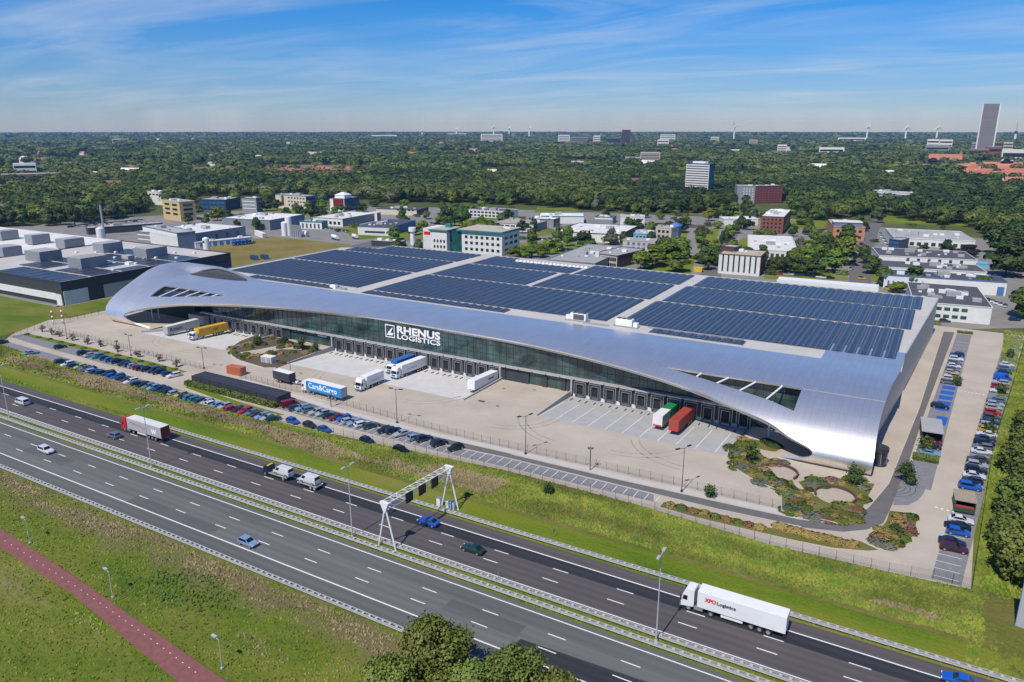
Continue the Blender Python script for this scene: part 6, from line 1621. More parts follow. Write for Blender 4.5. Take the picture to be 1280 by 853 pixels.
t = thing('silo', 'stubby white funnel-topped tower left of the white green-edged office', 'silo', at(516, 306)); MB().tube((0, 0, 0), (0, 0, 9), 1.6, 12).build('stem', M['white_paint'], t); MB().tube((0, 0, 9), (0, 0, 11.5), 2.6, 14).build('bowl', M['white_paint'], t)
bld('office_block', 'long white two-storey row with dark roof beyond the dense green tree pair', (586, 262.3), (634.7, 265), 6, (641, 262), M['white_wall'], M['roof_dark'], rows('f', 10, .02, .98, (.9, 3.6), 1.6, GLM, .7), roof_bits=8)
bld('office_block', 'small white house-like office with a navy end wall right of the long white row', (634, 265), (641, 264.7), 6.5, (649.5, 262.5), M['white_wall'], M['roof_grey'], [('f', 2, .1, .9, 1.5, 5, GLM, .3)], side=M['navy_wall'])
bld('office_block', 'white low building with dark band and charcoal roof block', (616, 278.5), (666.7, 281.5), 5.5, (687, 277), M['white_wall'], M['roof_beige'], rows('f', 7, .03, .97, (.8, 3.2), 1.2, GLM, .8), roof_bits=3, side=M['grey_wall'])
bld('warehouse_hall', 'pale-roofed grey hall with yellow door strips', (661, 273.5), (692, 275), 6, (702.6, 272.5), M['grey_wall'], M['roof_white'], [('r', 5, .1, .9, .5, 3, M['yellow_wall'], .5)], side=M['dark_wall'])
bld('warehouse_hall', 'white hall with a broad white roof and dark teal side wall', (674, 270.5), (730, 271), 5.8, (742, 267), M['white_wall'], M['roof_white'], [], side=M['teal'], roof_bits=5)
bld('office_block', 'low grey office with a white fascia and dark roof at the wood\'s edge', (742.7, 272), (766, 272.8), 4.8, (776, 270), M['grey_wall'], M['roof_dark'], [('f', 1, .02, .98, 3.4, 4.6, M['white_wall'])], roof_bits=3)
bld('office_block', 'white flat building with two small window rows at the wood\'s edge', (775.7, 270.7), (806, 271.2), 7, (809, 269.5), M['white_wall'], M['roof_grey'], rows('f', 6, .3, .95, (4.2,), 1.2), roof_bits=2)
t, Wd = bld('warehouse_hall', 'big white hall with a red steel entrance frame in its front', (695.5, 289.7), (775, 294), 5.8, (794.7, 282.7), M['white_wall'], M['roof_white'], [('f', 8, .02, .62, .3, 2.6, M['dark_wall'], .9)], roof_bits=7, side=M['dark_wall'])
mb = MB(); x = Wd * .47
for q in (-3, 0, 3): mb.box((x + q, -2, 3.8), (.4, 4, 7.6))
for z in (1.8, 4, 6, 7.5): mb.box((x, -2, z), (6.4, 4.1, .35))
mb.build('entrance_frame', M['brick_red'], t)
t, Wd = bld('office_block', 'grey-roofed low office with brick and glass front just behind the solar roof', (742, 317), (771.5, 320.6), 7, (803, 312), M['beige_wall'], M['roof_grey'], rows('f', 7, .35, .97, (.8, 4.0), 2.0, GLM, .8), over=1, side=M['brick_dark'])
MB().box((Wd * .22, -1.0, 4.2), (2.4, 1.5, 8.8)).build('stair_tower', M['white_wall'], t)
bld('warehouse_hall', 'large flat grey hall roof between young trees and the solar roof', (683.6, 325), (744, 330), 5.5, (778, 309), M['grey_wall'], M['roof_grey'], roof_bits=3)
bld('office_block', 'beige brick house with blue windows among bright green trees', (778.5, 300.5), (819, 302.5), 6.5, 12, M['beige_wall'], M['roof_grey'], rows('f', 5, .1, .9, (1.0, 3.8), 1.7, M['blue_wall'], .5), side=M['beige_wall'])
bld('office_block', 'pale blue walled building with a gravel roof', (792, 292.3), (814.4, 293.2), 6.5, (818.6, 288.5), M['sky_wall'], M['roof_beige'], rows('f', 4, .1, .9, (3.0,), 2.0))
t, Wd = bld('office_block', 'beige terrace block beside a bright blue pointed tower', (819.7, 284), (839.4, 285.7), 9, 14, M['beige_wall'], M['roof_beige'], rows('f', 3, .1, .9, (2, 5.5), 1.8))
p = at(843.5, 299); t = thing('blue_tower', 'bright blue pointed stair tower among the offices', 'tower', p); MB().prism([(-3.2, -3.2), (3.2, -3.2), (3.2, 3.2), (-3.2, 3.2)], 0, 9.5).build('shaft', M['blue_wall'], t); MB().box((0, 0, 10.6), (8, 8, 2.2), taper=.2).build('roof', M['blue_wall'], t); MB().box((0, -3.25, 6), (2.2, .14, 5)).build('window', GLM, t)
bld('office_block', 'white office with tall slit windows and brick side just behind the solar roof', (899, 317.6), (951, 321.3), 10.5, (961, 314.8), M['white_wall'], M['roof_beige'], rows('f', 7, .04, .96, (1.5,), 8.8, GLM, .28), side=M['brick_red'], roof_bits=0)
bld('office_block', 'dark brick plant block on the white slit-windowed office', (902, 308), (918, 310), 13, 8, M['brick_dark'], M['roof_grey'])
bld('warehouse_hall', 'white sloping tent-like roof hall left of the brick offices', (935, 312), (997, 314.7), 5.5, (1003, 297), M['white_wall'], M['roof_white'], rows('f', 9, .03, .97, (.5,), 3.2, GLM, .6), roof_bits=8)
bld('apartment_block', 'square red brick office with a white roof plant', (951.5, 270.7), (980, 272), 12.5, (988.5, 262.5), M['brick_red'], M['roof_white'], rows('f', 5, .06, .94, (1.4, 4.2, 7.0, 9.8), 1.4, GLM, .45) + rows('r', 4, .1, .9, (1.4, 4.2, 7, 9.8), 1.4, GLM, .5), side=M['brick_dark'], roof_bits=3)
t, Wd = bld('office_block', 'orange brick building with a grey stepped roof', (1042.3, 284), (1081.7, 285.4), 9, (1085, 276.5), M['brick_orange'], M['roof_grey'], rows('f', 5, .06, .94, (1.6, 5.6), 1.8, GLM, .55), roof_bits=2, side=M['brick_orange'])
MB().box((Wd * .45, 9, 10.6), (Wd * .9, 12, 3.0)).build('upper_storey', M['bluegrey_wall'], t); MB().box((Wd * .45, 9, 12.25), (Wd * .95, 13, .3)).build('upper_roof', M['roof_white'], t)
bld('arched_hall', 'low white arched hall between the trees and a car park', (905, 274), (948, 274), 5, 14, M['white_wall'], M['roof_white'], [('f', 1, .42, .8, .2, 3.4, M['dark_wall'])])

# the tall white slab tower with a blue glass side
t, Wd = bld('tower_block', 'white twelve-storey tower with dark window bands and a teal glass side', (858, 205), (887, 206), 35, 13, M['white_wall'], M['roof_white'], rows('f', 1, .02, .98, [1.8 + 2.75 * k for k in range(12)], 1.1, M['charcoal']), side=M['glass_blue'], parapet=1.2)
MB().box((Wd * .5, 6, 36.8), (Wd * .55, 7, 2.6)).build('roof_plant', M['white_paint'], t); MB().tube((Wd * .6, 6, 38), (Wd * .6, 6, 43), .15).build('aerial', M['steel'], t)
t, Wd = bld('apartment_block', 'grey and red-striped slab of flats with a beige roof', (922, 232.8), (944.5, 233), 18, 16, M['grey_wall'], M['roof_beige'], rows('f', 4, .3, .95, (1.6, 4.2, 6.8, 9.4, 12, 14.6), 1.3, M['white_wall'], .3))
t, Wd = bld('apartment_block', 'long red-balconied slab of flats right of the grey gable', (944.6, 233), (979, 232.4), 18, 13, M['brick_dark'], M['roof_beige'], [w for z in range(7) for w in rows('f', 9, .01, .99, (1.4 + 2.3 * z,), 1.0, M['red_balcony'], .62)])
bld('apartment_block', 'low white slab of flats with a bright gable, half hidden in trees', (1087.5, 238.5), (1140, 242), 13, 12, M['white_wall'], M['roof_grey'], rows('f', 1, .04, .98, (2.4, 5.8, 9.4), 1.6, M['bluegrey_wall']))
# right-hand trading estate
bld('warehouse_hall', 'wide grey-white roofed hall of several bays in the trading estate', (1117.5, 297.5), (1219.5, 302), 5, 50, M['white_wall'], M['roof_grey'], rows('f', 9, .1, .9, (.6,), 2.2), roof_bits=9)
bld('office_block', 'dark blue glazed corner office in front of the wide grey-white hall', (1111.6, 299.5), (1125.7, 301), 6.2, (1126, 297.5), M['navy_wall'], M['roof_grey'], rows('f', 3, .1, .9, (1, 3.6), 1.6, M['glass_blue'], .8))
bld('industrial_unit', 'white row of units with a brown-black roof, rearmost of three', (1098.8, 319.6), (1222, 325.5), 4.2, 32, M['white_wall'], M['roof_dark'], rows('f', 6, .25, .9, (.3,), 3.2, M['dark_wall'], .28), roof_bits=10, parapet=.35)
bld('industrial_unit', 'white row of units with a black roof, middle of three', (1098.8, 333.7), (1233.6, 340.8), 4.2, (1226, 332), M['white_wall'], M['roof_dark'], [], roof_bits=12, parapet=.35)
bld('industrial_unit', 'white row of units with blue doors and blue roof edge, front of three', (1105.8, 344), (1259.4, 353.6), 6.4, (1250, 346), M['white_wall'], M['roof_dark'], rows('f', 8, .02, .35, (.3,), 3.6, M['blue_wall'], .4) + [('f', 1, .93, .985, .2, 4.2, M['blue_wall'])], roof_bits=10, side=M['blue_wall'], parapet=.35)
bld('industrial_unit', 'white building with a big black roof dotted with skylights, right behind the car park', (1142, 377), (1240.6, 385), 7, (1241.8, 360.7), M['white_wall'], M['roof_dark'], rows('f', 4, .28, .72, (1.4, 4.4), 1.3, M['green_glass'], .7), roof_bits=22, parapet=.3)
bld('tent_hall', 'long low white tent hall along the back of the solar roof', (971, 349.5), (1098.5, 360), 5, 8, M['white_paint'], M['white_paint'], parapet=0)
bld('garage', 'pale blue flat shed at the end of the brown-black roofed units', (1221, 329.5), (1236.6, 330.5), 2.6, 8, M['sky_wall'], M['sky_wall'], parapet=.2)

# ================================================================== TOWN AND SKYLINE
def far_block(name, label, px_, w_px, ytop, dist, m, roof=None, nw=4, nz_=4, depth=20, cat='building', base=0, side=None, parts=True):
    x, y, w = ray(px_, ytop); k = dist / math.hypot(x, y)
    X, Y, Z = x * k, y * k, CAM_H + w * k
    Wm = w_px / F_PX * dist
    t = thing(name, label, cat, (X, Y, 0), YAW - math.atan2((px_ - 640), F_PX) * .85)
    MB().box((0, depth / 2, Z / 2), (Wm, depth, Z)).build('wall', m, t); MB().box((0, depth / 2, Z + .3), (Wm * .98, depth * .98, .7)).build('roof', roof or M['roof_grey'], t)
    if parts:
        for r_ in range(nz_):
            z = Z * (.1 + .86 * (r_ + .5) / nz_)
            MB().box((0, -.12, z), (Wm * .92, .3, Z * .86 / nz_ * .42)).build('window_band', M['glass'], t)
    return t, Wm, Z
# the tall dark tower on the right
t, Wm, Z = far_block('skyscraper', 'tall dark residential tower with pale edges on the skyline', 1240, 16, 130.0, 2350, M['tower_brown'], nz_=0, depth=9, parts=False)
for k in range(46): MB().box((0, -.1, 4 + k * (Z - 6) / 46), (Wm * .84, .3, (Z - 6) / 46 * .35)).build('window_band', M['grey_wall'], t)
for s_ in (-1, 1): MB().box((s_ * Wm * .47, -.2, Z / 2), (Wm * .08, .8, Z + 1)).build('edge_pier', M['white_wall'], t)
t = far_block('tower_block', 'dark red-brown tower with white edge far off in the middle', 783, 10, 162.5, 3300, M['brick_dark'], nz_=10, depth=25)[0]
FB = [('office_block', 'broad pale office slab on the horizon left of the middle', 614.5, 26, 168, 3700, M['white_wall'], 7), ('factory', 'low white factory roofs beside a dark block on the horizon', 571, 22, 167, 6500, M['white_wall'], 3), ('office_block', 'dark blue low block right of the white factory on the horizon', 588, 10, 168.6, 6500, M['navy_wall'], 3),
      ('apartment_block', 'white flats with a pale bright edge in the town, leftmost of the town cluster', 705, 14, 169, 3600, M['white_wall'], 5), ('apartment_block', 'grey-blue flats in the town between white ones', 724, 20, 172, 3300, M['grey_wall'], 4), ('apartment_block', 'small white flats in the town right of the grey-blue ones', 746, 8, 170, 3500, M['white_wall'], 4), ('apartment_block', 'dark block of flats left of the red-brown tower', 767, 16, 173, 3200, M['navy_wall'], 4),
      ('apartment_block', 'pale eight-storey flats standing out of the woods', 813, 23, 191, 1650, M['beige_wall'], 7), ('apartment_block', 'beige lower flats left of the pale eight-storey ones', 792, 20, 197, 1650, M['beige_wall'], 5), ('office_block', 'pale teal-and-white office on the far skyline', 835, 17, 168.5, 4200, M['white_wall'], 4), ('office_block', 'white stepped block below the pale teal office', 829, 13, 175, 3000, M['white_wall'], 3),
      ('apartment_block', 'two white slabs left of the big wind turbine mast foot', 894, 9, 171.5, 3800, M['white_wall'], 4), ('apartment_block', 'white slab right of the big wind turbine', 942, 9, 175, 3200, M['beige_wall'], 4), ('apartment_block', 'bright white flats in the woods right of the turbine', 978, 10, 181.5, 2200, M['white_wall'], 5), ('factory', 'long pale factory on the horizon, right of the middle', 1065, 28, 172.5, 4300, M['white_wall'], 2),
      ('apartment_block', 'low long white row in the woods on the right', 1040, 26, 185, 2200, M['white_wall'], 2), ('office_block', 'white box with dark slots left of the tall dark tower, first of two', 1167, 11, 174.5, 2900, M['white_wall'], 3), ('office_block', 'white box with dark slots left of the tall dark tower, second of two', 1183, 12, 175, 2900, M['white_wall'], 3), ('apartment_block', 'grey flats just left of the tall dark tower', 1222, 10, 179, 2350, M['grey_wall'], 6),
      ('apartment_block', 'pinkish brick flats at the right foot of the tall dark tower', 1251, 9, 178, 2350, M['brick_red'], 5), ('apartment_block', 'pale flats right of the pinkish brick ones by the tall tower', 1261, 8, 178, 2350, M['beige_wall'], 5), ('office_block', 'dark red low block at the foot of the tall dark tower', 1243, 14, 184, 2280, M['brick_red'], 2), ('office_block', 'brick low block with white roof left of the tower foot', 1224, 18, 187, 2250, M['brick_red'], 2),
      ('factory', 'long white low hall right of the tall tower foot', 1275, 30, 187.5, 2200, M['white_wall'], 1), ('factory', 'grey low hall among trees right of the white boxes', 1172, 22, 182.5, 2500, M['grey_wall'], 2), ('factory', 'thin white factory line on the horizon far left', 181, 10, 168.5, 7500, M['white_wall'], 1), ('factory', 'pinkish long roof on the left horizon', 150, 16, 173.6, 4600, M['beige_wall'], 1),
      ('office_block', 'white row of houses in the left woods', 30, 20, 205, 1500, M['white_wall'], 2), ('factory', 'low brick row on the left edge of the woods', 40, 56, 218, 1220, M['brick_red'], 1), ('office_block', 'white gabled house in the left woods', 131, 8, 212, 1350, M['white_wall'], 2), ('office_block', 'white and blue low building in the left woods', 178, 18, 214, 1300, M['white_wall'], 2), ('factory', 'pale long roofs far off between the horizon woods, left of centre', 480, 30, 169, 6000, M['white_wall'], 1)]
for nm, lab, px_, w_, yt, dist, m, nz_ in FB:
    far_block(nm, lab, px_, w_, yt, dist, m, nz_=nz_, roof=M['roof_white'] if m is M['white_wall'] else None)

def turbine(px_, yhub, ybase, dist, label, rot):
    x, y, w = ray(px_, yhub); k = dist / math.hypot(x, y); Z = CAM_H + w * k
    t = thing('wind_turbine', label, 'wind turbine', (x * k, y * k, 0), YAW + .25)
    MB().tube((0, 0, 0), (0, 0, Z), dist * .0011, 8, r2=dist * .0007).build('tower', M['white_paint'], t)
    MB().box((0, 1, Z), (dist * .0012, dist * .003, dist * .0012)).build('nacelle', M['white_paint'], t)
    L_ = (ybase - yhub) / F_PX * dist * .52
    for k2 in range(3):
        a = rot + k2 * 2 * math.pi / 3; d = Vector((math.sin(a), 0, math.cos(a)))
        o = Vector((0, -dist * .0012, Z))
        MB().tube(o, o + d * L_, dist * .0006, 5, r2=dist * .0002).build('blade', M['white_paint'], t)
    MB().box((0, -dist * .0014, Z), (dist * .0011, dist * .001, dist * .0011)).build('hub', M['white_paint'], t)
turbine(918.5, 156.5, 172, 4600, 'nearest large wind turbine right of the white tower block', -.6)
turbine(527.5, 163, 170, 6500, 'leftmost small wind turbine on the horizon', .2)
turbine(570.5, 162, 169, 7200, 'wind turbine above the white horizon factory', .9)
turbine(617, 159, 169, 6200, 'wind turbine above the broad pale slab', .1)
turbine(636.5, 160.5, 169, 6400, 'wind turbine right of the broad pale slab, left one of a close pair', .6)
turbine(661.5, 160.5, 171, 6000, 'wind turbine right of the broad pale slab, right one of a close pair', 1.0)
turbine(1085, 158.5, 171, 5000, 'wind turbine on the right skyline, first of three from the left', .3)
turbine(1133.5, 159, 171.5, 5200, 'wind turbine on the right skyline, middle of three', 0)
turbine(1172.5, 159, 171, 5400, 'wind turbine on the right skyline, last of three before the tall tower', .05)
x, y, w = ray(1270, 166); k = 5200 / math.hypot(x, y)
t = thing('radio_mast', 'white and dark telecom tower at the far right of the skyline', 'mast', (x * k, y * k, 0)); MB().tube((0, 0, 0), (0, 0, 48), 6, 10).build('shaft', M['white_paint'], t); MB().tube((0, 0, 48), (0, 0, 62), 8, 10).build('pod', M['dark_wall'], t); MB().tube((0, 0, 62), (0, 0, 105), 1.6, 6).build('antenna', M['steel'], t)

# red-roofed houses of the town
def house_meshes(w, d, h, rh, m):
    a = MB(); a.prism([(-w / 2, -d / 2), (w / 2, -d / 2), (w / 2, d / 2), (-w / 2, d / 2)], 0, h)
    wallm = a.mesh('wall', M['white_wall']); b = MB(); o = .4
    b.quad((-w / 2 - o, -d / 2 - o, h - .3), (w / 2 + o, -d / 2 - o, h - .3), (w / 2 + o, 0, h + rh), (-w / 2 - o, 0, h + rh)); b.quad((w / 2 + o, d / 2 + o, h - .3), (-w / 2 - o, d / 2 + o, h - .3), (-w / 2 - o, 0, h + rh), (w / 2 + o, 0, h + rh))
    b.poly([(w / 2, -d / 2, h), (w / 2, d / 2, h), (w / 2, 0, h + rh - .2)]); b.poly([(-w / 2, d / 2, h), (-w / 2, -d / 2, h), (-w / 2, 0, h + rh - .2)])
    return wallm, b.mesh('roof', m)
HM = [house_meshes(22, 10, 6, 4, M['roof_tile']), house_meshes(32, 10, 6, 4.2, M['roof_tile']), house_meshes(14, 10, 6, 4.4, M['roof_tile']), house_meshes(26, 10, 6, 4, M['roof_tile_dark'])]
def house(px_, py_, k, label, group=None, rz=None, s=1.0, z=9):
    p = at(px_, py_, z); t = thing('house', label, 'house', (p.x, p.y, 0), rz if rz is not None else random.uniform(-.3, .3), group)
    o = bpy.data.objects.new('wall', HM[k][0]); link(o, t); o.scale = (s, s, s); r_ = bpy.data.objects.new('roof', HM[k][1]); link(r_, t); r_.scale = (s, s, s)
    c_ = bpy.data.objects.new('chimney', CHM); link(c_, r_); c_.location = (3, 1, 9)
CHM = MB().box((0, 0, .8), (.9, .9, 2.4)).mesh('chimney', M['brick_red'])
rh = random.Random(5)
for band, (y0, y1, xa, xb, n) in enumerate(((205.5, 209, 1150, 1225, 20), (203, 206, 1195, 1245, 10), (211, 214, 1205, 1282, 26), (215, 219.5, 1215, 1285, 24), (208, 210.5, 1250, 1285, 8), (222, 227, 1268, 1290, 8), (226, 233, 1250, 1292, 12), (203.5, 206, 1245, 1290, 14))):
    for k in range(n):
        f = (k + rh.uniform(-.3, .3)) / n
        house(xa + (xb - xa) * f, rh.uniform(y0, y1), rh.choice((0, 1, 1, 2)), 'red-tiled terraced house in the old town quarter on the right', 'red-tiled houses of the town on the right', .15 + rh.uniform(-.1, .1))
for px_, py_, k, lab in ((1061, 228, 2, 'red-tiled house among the trees above the orange brick building, right one of two'), (1030, 236, 2, 'small red roof in the trees left of a red-tiled house'), (1244, 245, 0, 'house with a bright red roof end in the right-hand trees'), (1258, 246.5, 2, 'red-roofed house right of another in the right-hand trees'), (917, 228, 2, 'orange roof poking out left of the grey and red flats'), (52, 245, 2, 'tiny red roof in the left woods')):
    house(px_, py_, k, lab, s=.8)
t = thing('church', 'long church with a steep orange roof and small ridge turret', 'church', at(1181, 200, 10).xy.to_3d(), .12)
MB().box((0, 0, 5), (62, 16, 10)).build('wall', M['brick_red'], t)
mb = MB(); mb.quad((-32, -9, 9.6), (32, -9, 9.6), (32, 0, 22), (-32, 0, 22)); mb.quad((32, 9, 9.6), (-32, 9, 9.6), (-32, 0, 22), (32, 0, 22)); mb.poly([(32, -9, 9.6), (32, 9, 9.6), (32, 0, 22)]); mb.poly([(-32, 9, 9.6), (-32, -9, 9.6), (-32, 0, 22)]); mb.build('roof', M['roof_tile'], t)
MB().prism([(26, -2), (30, -2), (30, 2), (26, 2)], 18, 28).build('turret', M['roof_tile'], t)
for k in range(34):
    f = k / 34
    house(330 + 130 * f + rh.uniform(-3, 3), 213 + rh.uniform(-3.5, 2.5) - 3 * math.sin(f * 3), 3 if k % 3 else 2, 'brown-tiled house in the left-centre housing estate', 'brown-tiled houses of the left-centre estate', .2)
for k in range(10):
    house(238 + 44 * k / 10, 211 + rh.uniform(-2, 2), 3, 'brown-tiled house at the left end of the wooded estate', 'houses at the left end of the wooded estate', .2)
# scattered roofs in the woods
SPOTS = []
while len(SPOTS) < 46:
    q = (rh.uniform(-10, 1200), 174 + 60 * rh.random() ** 1.4)
    if any(abs(q[0] - a) < 22 and abs(q[1] - b) < 5 for a, b in SPOTS) or (300 < q[0] < 480 and q[1] > 203) or (840 < q[0] < 1000 and q[1] > 200): continue
    SPOTS.append(q)
for i, q in enumerate(SPOTS):
    zn = 'left' if q[0] < 420 else ('middle' if q[0] < 830 else 'right')
    house(q[0], q[1], (0, 3, 2, 1, 3)[i % 5], 'lone roof standing among the trees of the %s woodland' % zn, 'lone roofs in the %s woodland' % zn, None, rh.uniform(.9, 1.5), 8)
for o in COL.objects:
    if o.get('label', '').startswith('lone roof') and rh.random() < .55:
        r_ = [c_ for c_ in o.children if c_.name.startswith('roof')][0]; r_.material_slots[0].link = 'OBJECT'; r_.material_slots[0].material = rh.choice((M['roof_white'], M['roof_grey'], M['roof_white']))
FIELDS = [(20, 125, 197, 201), (505, 600, 189, 192), (335, 430, 182, 184.5), (945, 1050, 191, 194), (700, 765, 200, 204), (150, 232, 200, 204), (1080, 1140, 180, 182.5), (880, 940, 183, 185.5), (600, 660, 210, 214), (20, 90, 182, 184)]
for x0, x1, y0, y1 in FIELDS: struct('far_field', sheet([at(x0, y1).xy, at(x1, y1 - .4).xy, at(x1 + 8, y0).xy, at(x0 + 6, y0 + .4).xy], .3), M['dryfield'])
# rows of cars too far to show parts, parked by the tree line
cm = MB(); cm.hexa([(-2.1, -.88, .25), (2.1, -.88, .25), (2.1, .88, .25), (-2.1, .88, .25), (-2.0, -.85, .95), (1.9, -.85, .85), (1.9, .85, .85), (-2.0, .85, .95)]); cm.hexa([(-1.8, -.8, .93), (.9, -.8, .93), (.9, .8, .93), (-1.8, .8, .93), (-1.4, -.65, 1.5), (.2, -.65, 1.5), (.2, .65, 1.5), (-1.4, .65, 1.5)], 1)
cmm = cm.mesh('parked_car', [paint('grey', CP['grey']), M['car_glass']])
rc = random.Random(9); cols = ['silver', 'white', 'red', 'dark grey', 'blue', 'black', 'white', 'silver', 'dark blue']
def tiny(px_, py_, rz, label, group, col_=None):
    p = at(px_, py_, .7); o = bpy.data.objects.new('parked_car', cmm); link(o); o.location = (p.x, p.y, .05); o.rotation_euler = (0, 0, rz)
    o.material_slots[0].link = 'OBJECT'; o.material_slots[0].material = PAINT[col_ or rc.choice(cols)]; tag(o, label, 'car', group)
for k in range(30): tiny(88 + 3.1 * k + rc.uniform(-.5, .5), 283.5 - .28 * k, .9, 'small car parked in the factory car park before the tree line', 'cars in the factory car park at the tree line')
for k in range(16): tiny(936 + 6.8 * k, 338.5 + .55 * k + rc.uniform(-.4, .4), .4, 'car parked under the street trees behind the white tent hall', 'cars under the street trees behind the tent hall')
for k in range(8): tiny(1064 + 2.2 * k, 336 - 5.2 * k, 1.4, 'car parked along the street between the trading estates', 'cars along the street between the estates')
for (a, b), (c2, d2), n_, lab in (((640, 296), (690, 300), 10, 'in front of the low white offices'), ((700, 311), (752, 316), 10, 'beside the big white hall\'s front'), ((806, 320), (846, 318), 7, 'behind the bright lime-green clump'), ((955, 283), (990, 279), 9, 'beside the square red brick office'), ((540, 279), (584, 284), 9, 'by the pair of big green trees'), ((400, 284), (440, 290), 8, 'by the small white pavilion'), ((1100, 292), (1118, 318), 7, 'at the left end of the wide grey-white hall'), ((960, 333), (1006, 337), 8, 'along the white sloping hall'), ((1230, 372), (1262, 384), 6, 'in the yard right of the black-roofed building'), ((760, 288), (800, 286), 8, 'behind the big white hall')):
    for k in range(n_): tiny(a + (c2 - a) * k / n_ + rc.uniform(-.5, .5), b + (d2 - b) * k / n_, 1.4, 'small car parked ' + lab, 'cars parked ' + lab)
for k in range(12): tiny(1006 + 3 * k, 291 - .4 * k, .4, 'car parked by the trees behind the orange brick building', 'cars behind the orange brick building')
for px_, py_, c_, lab in ((1268, 399, 'navy blue', 'dark car parked in the yard at the right edge behind the car park'), (1181, 401, 'dark grey', 'dark car against the white wall of the black-roofed building'), (1077, 347.5, 'yellow', 'yellow car at the street corner behind the tent hall'), (1111, 360, 'yellow', 'yellow car in front of the blue-doored units')):
    tiny(px_, py_, .3, lab, None, c_)
# street lamps of the park, thin
for q, h, lab in (((700, 303), 7, 'street lamp beside the young trees in the park'), ((1058, 338), 9, 'street lamp at the crossing behind the tent hall'), ((905, 340), 8, 'street lamp by the yellow skip'), ((150, 274), 9, 'street lamp in front of the dark trees on the left'), ((168, 273), 9, 'street lamp at the left tree line next to the yellow block')):
    lamp_post(at(*q), h, lab, ((1, 0),), .8, m=M['steel'], r=.09)
p = at(873, 340); t = thing('skip', 'yellow skip by the street behind the solar roof', 'skip', p); MB().box((0, 0, 1.2), (4, 2.4, 2.2), taper=1.15).build('bin', M['yellow_plastic'], t); MB().box((0, 0, 2.35), (4.7, 2.9, .12)).build('rim', M['yellow_plastic'], t)

# ---- ground of the business park: yards, streets, fields
def gp(name, pts, z, m): return struct(name, sheet([at(*q).xy for q in pts], z), M[m])
gp('business_park_yard', [(-60, 292), (60, 280), (160, 272), (330, 262), (470, 258), (640, 262), (800, 268), (900, 272), (1000, 274), (1110, 285), (1240, 300), (1290, 330), (1300, 410), (1182, 412), (1150, 372), (900, 352), (560, 312), (480, 312), (440, 318), (300, 345), (130, 365), (-60, 340)], .03, 'town_road')
for q_ in ([(868, 290), (900, 284), (896, 300), (872, 312)], [(925, 300), (945, 292), (938, 312), (912, 318)], [(1005, 300), (1042, 300), (1050, 320), (1010, 322)], [(600, 268), (650, 272), (650, 276), (600, 276)], [(800, 290), (860, 290), (856, 306), (806, 306)], [(985, 276), (1035, 274), (1030, 284), (985, 288)], [(330, 262), (400, 262), (400, 272), (330, 270)], [(560, 298), (600, 300), (640, 303), (640, 306), (590, 304)], [(800, 316), (870, 322), (862, 345), (806, 340)], [(905, 262), (960, 266), (955, 272), (900, 270)], [(955, 345), (1060, 346), (1060, 351), (955, 349)], [(1085, 330), (1098, 330), (1098, 352), (1086, 352)], [(560, 272), (585, 272), (585, 285), (560, 288)], [(395, 262), (412, 262), (412, 272), (395, 272)], [(470, 296), (545, 290), (545, 296), (470, 303)], [(1100, 270), (1240, 276), (1236, 284), (1100, 279)]):
    gp('business_park_lawn', q_, .037, 'verge')
gp('grass_field', [(-60, 432), (-60, 352), (8, 366), (72, 383), (92, 381), (160, 366), (150, 372), (134, 391), (60, 408)], .036, 'meadow')
gp('farm_track', [(-20, 366), (30, 376), (70, 384), (92, 381), (150, 370), (150, 367), (90, 377), (72, 379), (30, 372), (-20, 362)], .042, 'town_road')
gp('farm_track', [(70, 383), (80, 382), (84, 408), (72, 410)], .042, 'dryfield')
gp('dry_field', [(232, 331), (262, 307), (340, 296), (430, 305), (452, 309), (420, 314), (318, 336), (300, 340)], .036, 'dryfield')
gp('business_park_lawn', [(420, 286), (470, 279), (520, 278), (545, 285), (505, 295), (450, 300)], .036, 'meadow')
gp('business_park_lawn', [(640, 304), (700, 303), (760, 306), (700, 318), (650, 317)], .036, 'verge')
gp('business_park_lawn', [(655, 288), (690, 286), (700, 291), (668, 297)], .036, 'meadow')
gp('business_park_lawn', [(672, 258), (722, 258), (722, 264), (690, 266), (668, 266)], .036, 'meadow')
gp('business_park_lawn', [(858, 258), (920, 262), (905, 268), (862, 268)], .036, 'dryfield')
gp('business_park_lawn', [(960, 338), (1010, 336), (1050, 345), (980, 349)], .036, 'meadow')
gp('business_park_lawn', [(1000, 285), (1035, 276), (1040, 284), (1020, 296)], .036, 'meadow')
gp('street', [(872, 352), (882, 320), (905, 290), (930, 262), (944, 262), (925, 290), (905, 322), (900, 352)], .04, 'road_grey')
gp('street', [(1060, 362), (1062, 330), (1078, 290), (1096, 268), (1108, 268), (1098, 290), (1088, 330), (1090, 364)], .04, 'road_grey')
gp('street', [(440, 318), (440, 307), (470, 300), (560, 296), (640, 301), (640, 303), (560, 299), (480, 303), (470, 312)], .04, 'road_grey')
gp('rail_strip', [(700, 283.5), (880, 281), (980, 262), (1100, 270), (1100, 272), (980, 265), (884, 285), (700, 288)], .038, 'soil')
gp('field_verge', [(1212, 640), (1240, 560), (1281, 425), (1330, 430), (1330, 760), (1205, 735)], .03, 'meadow')
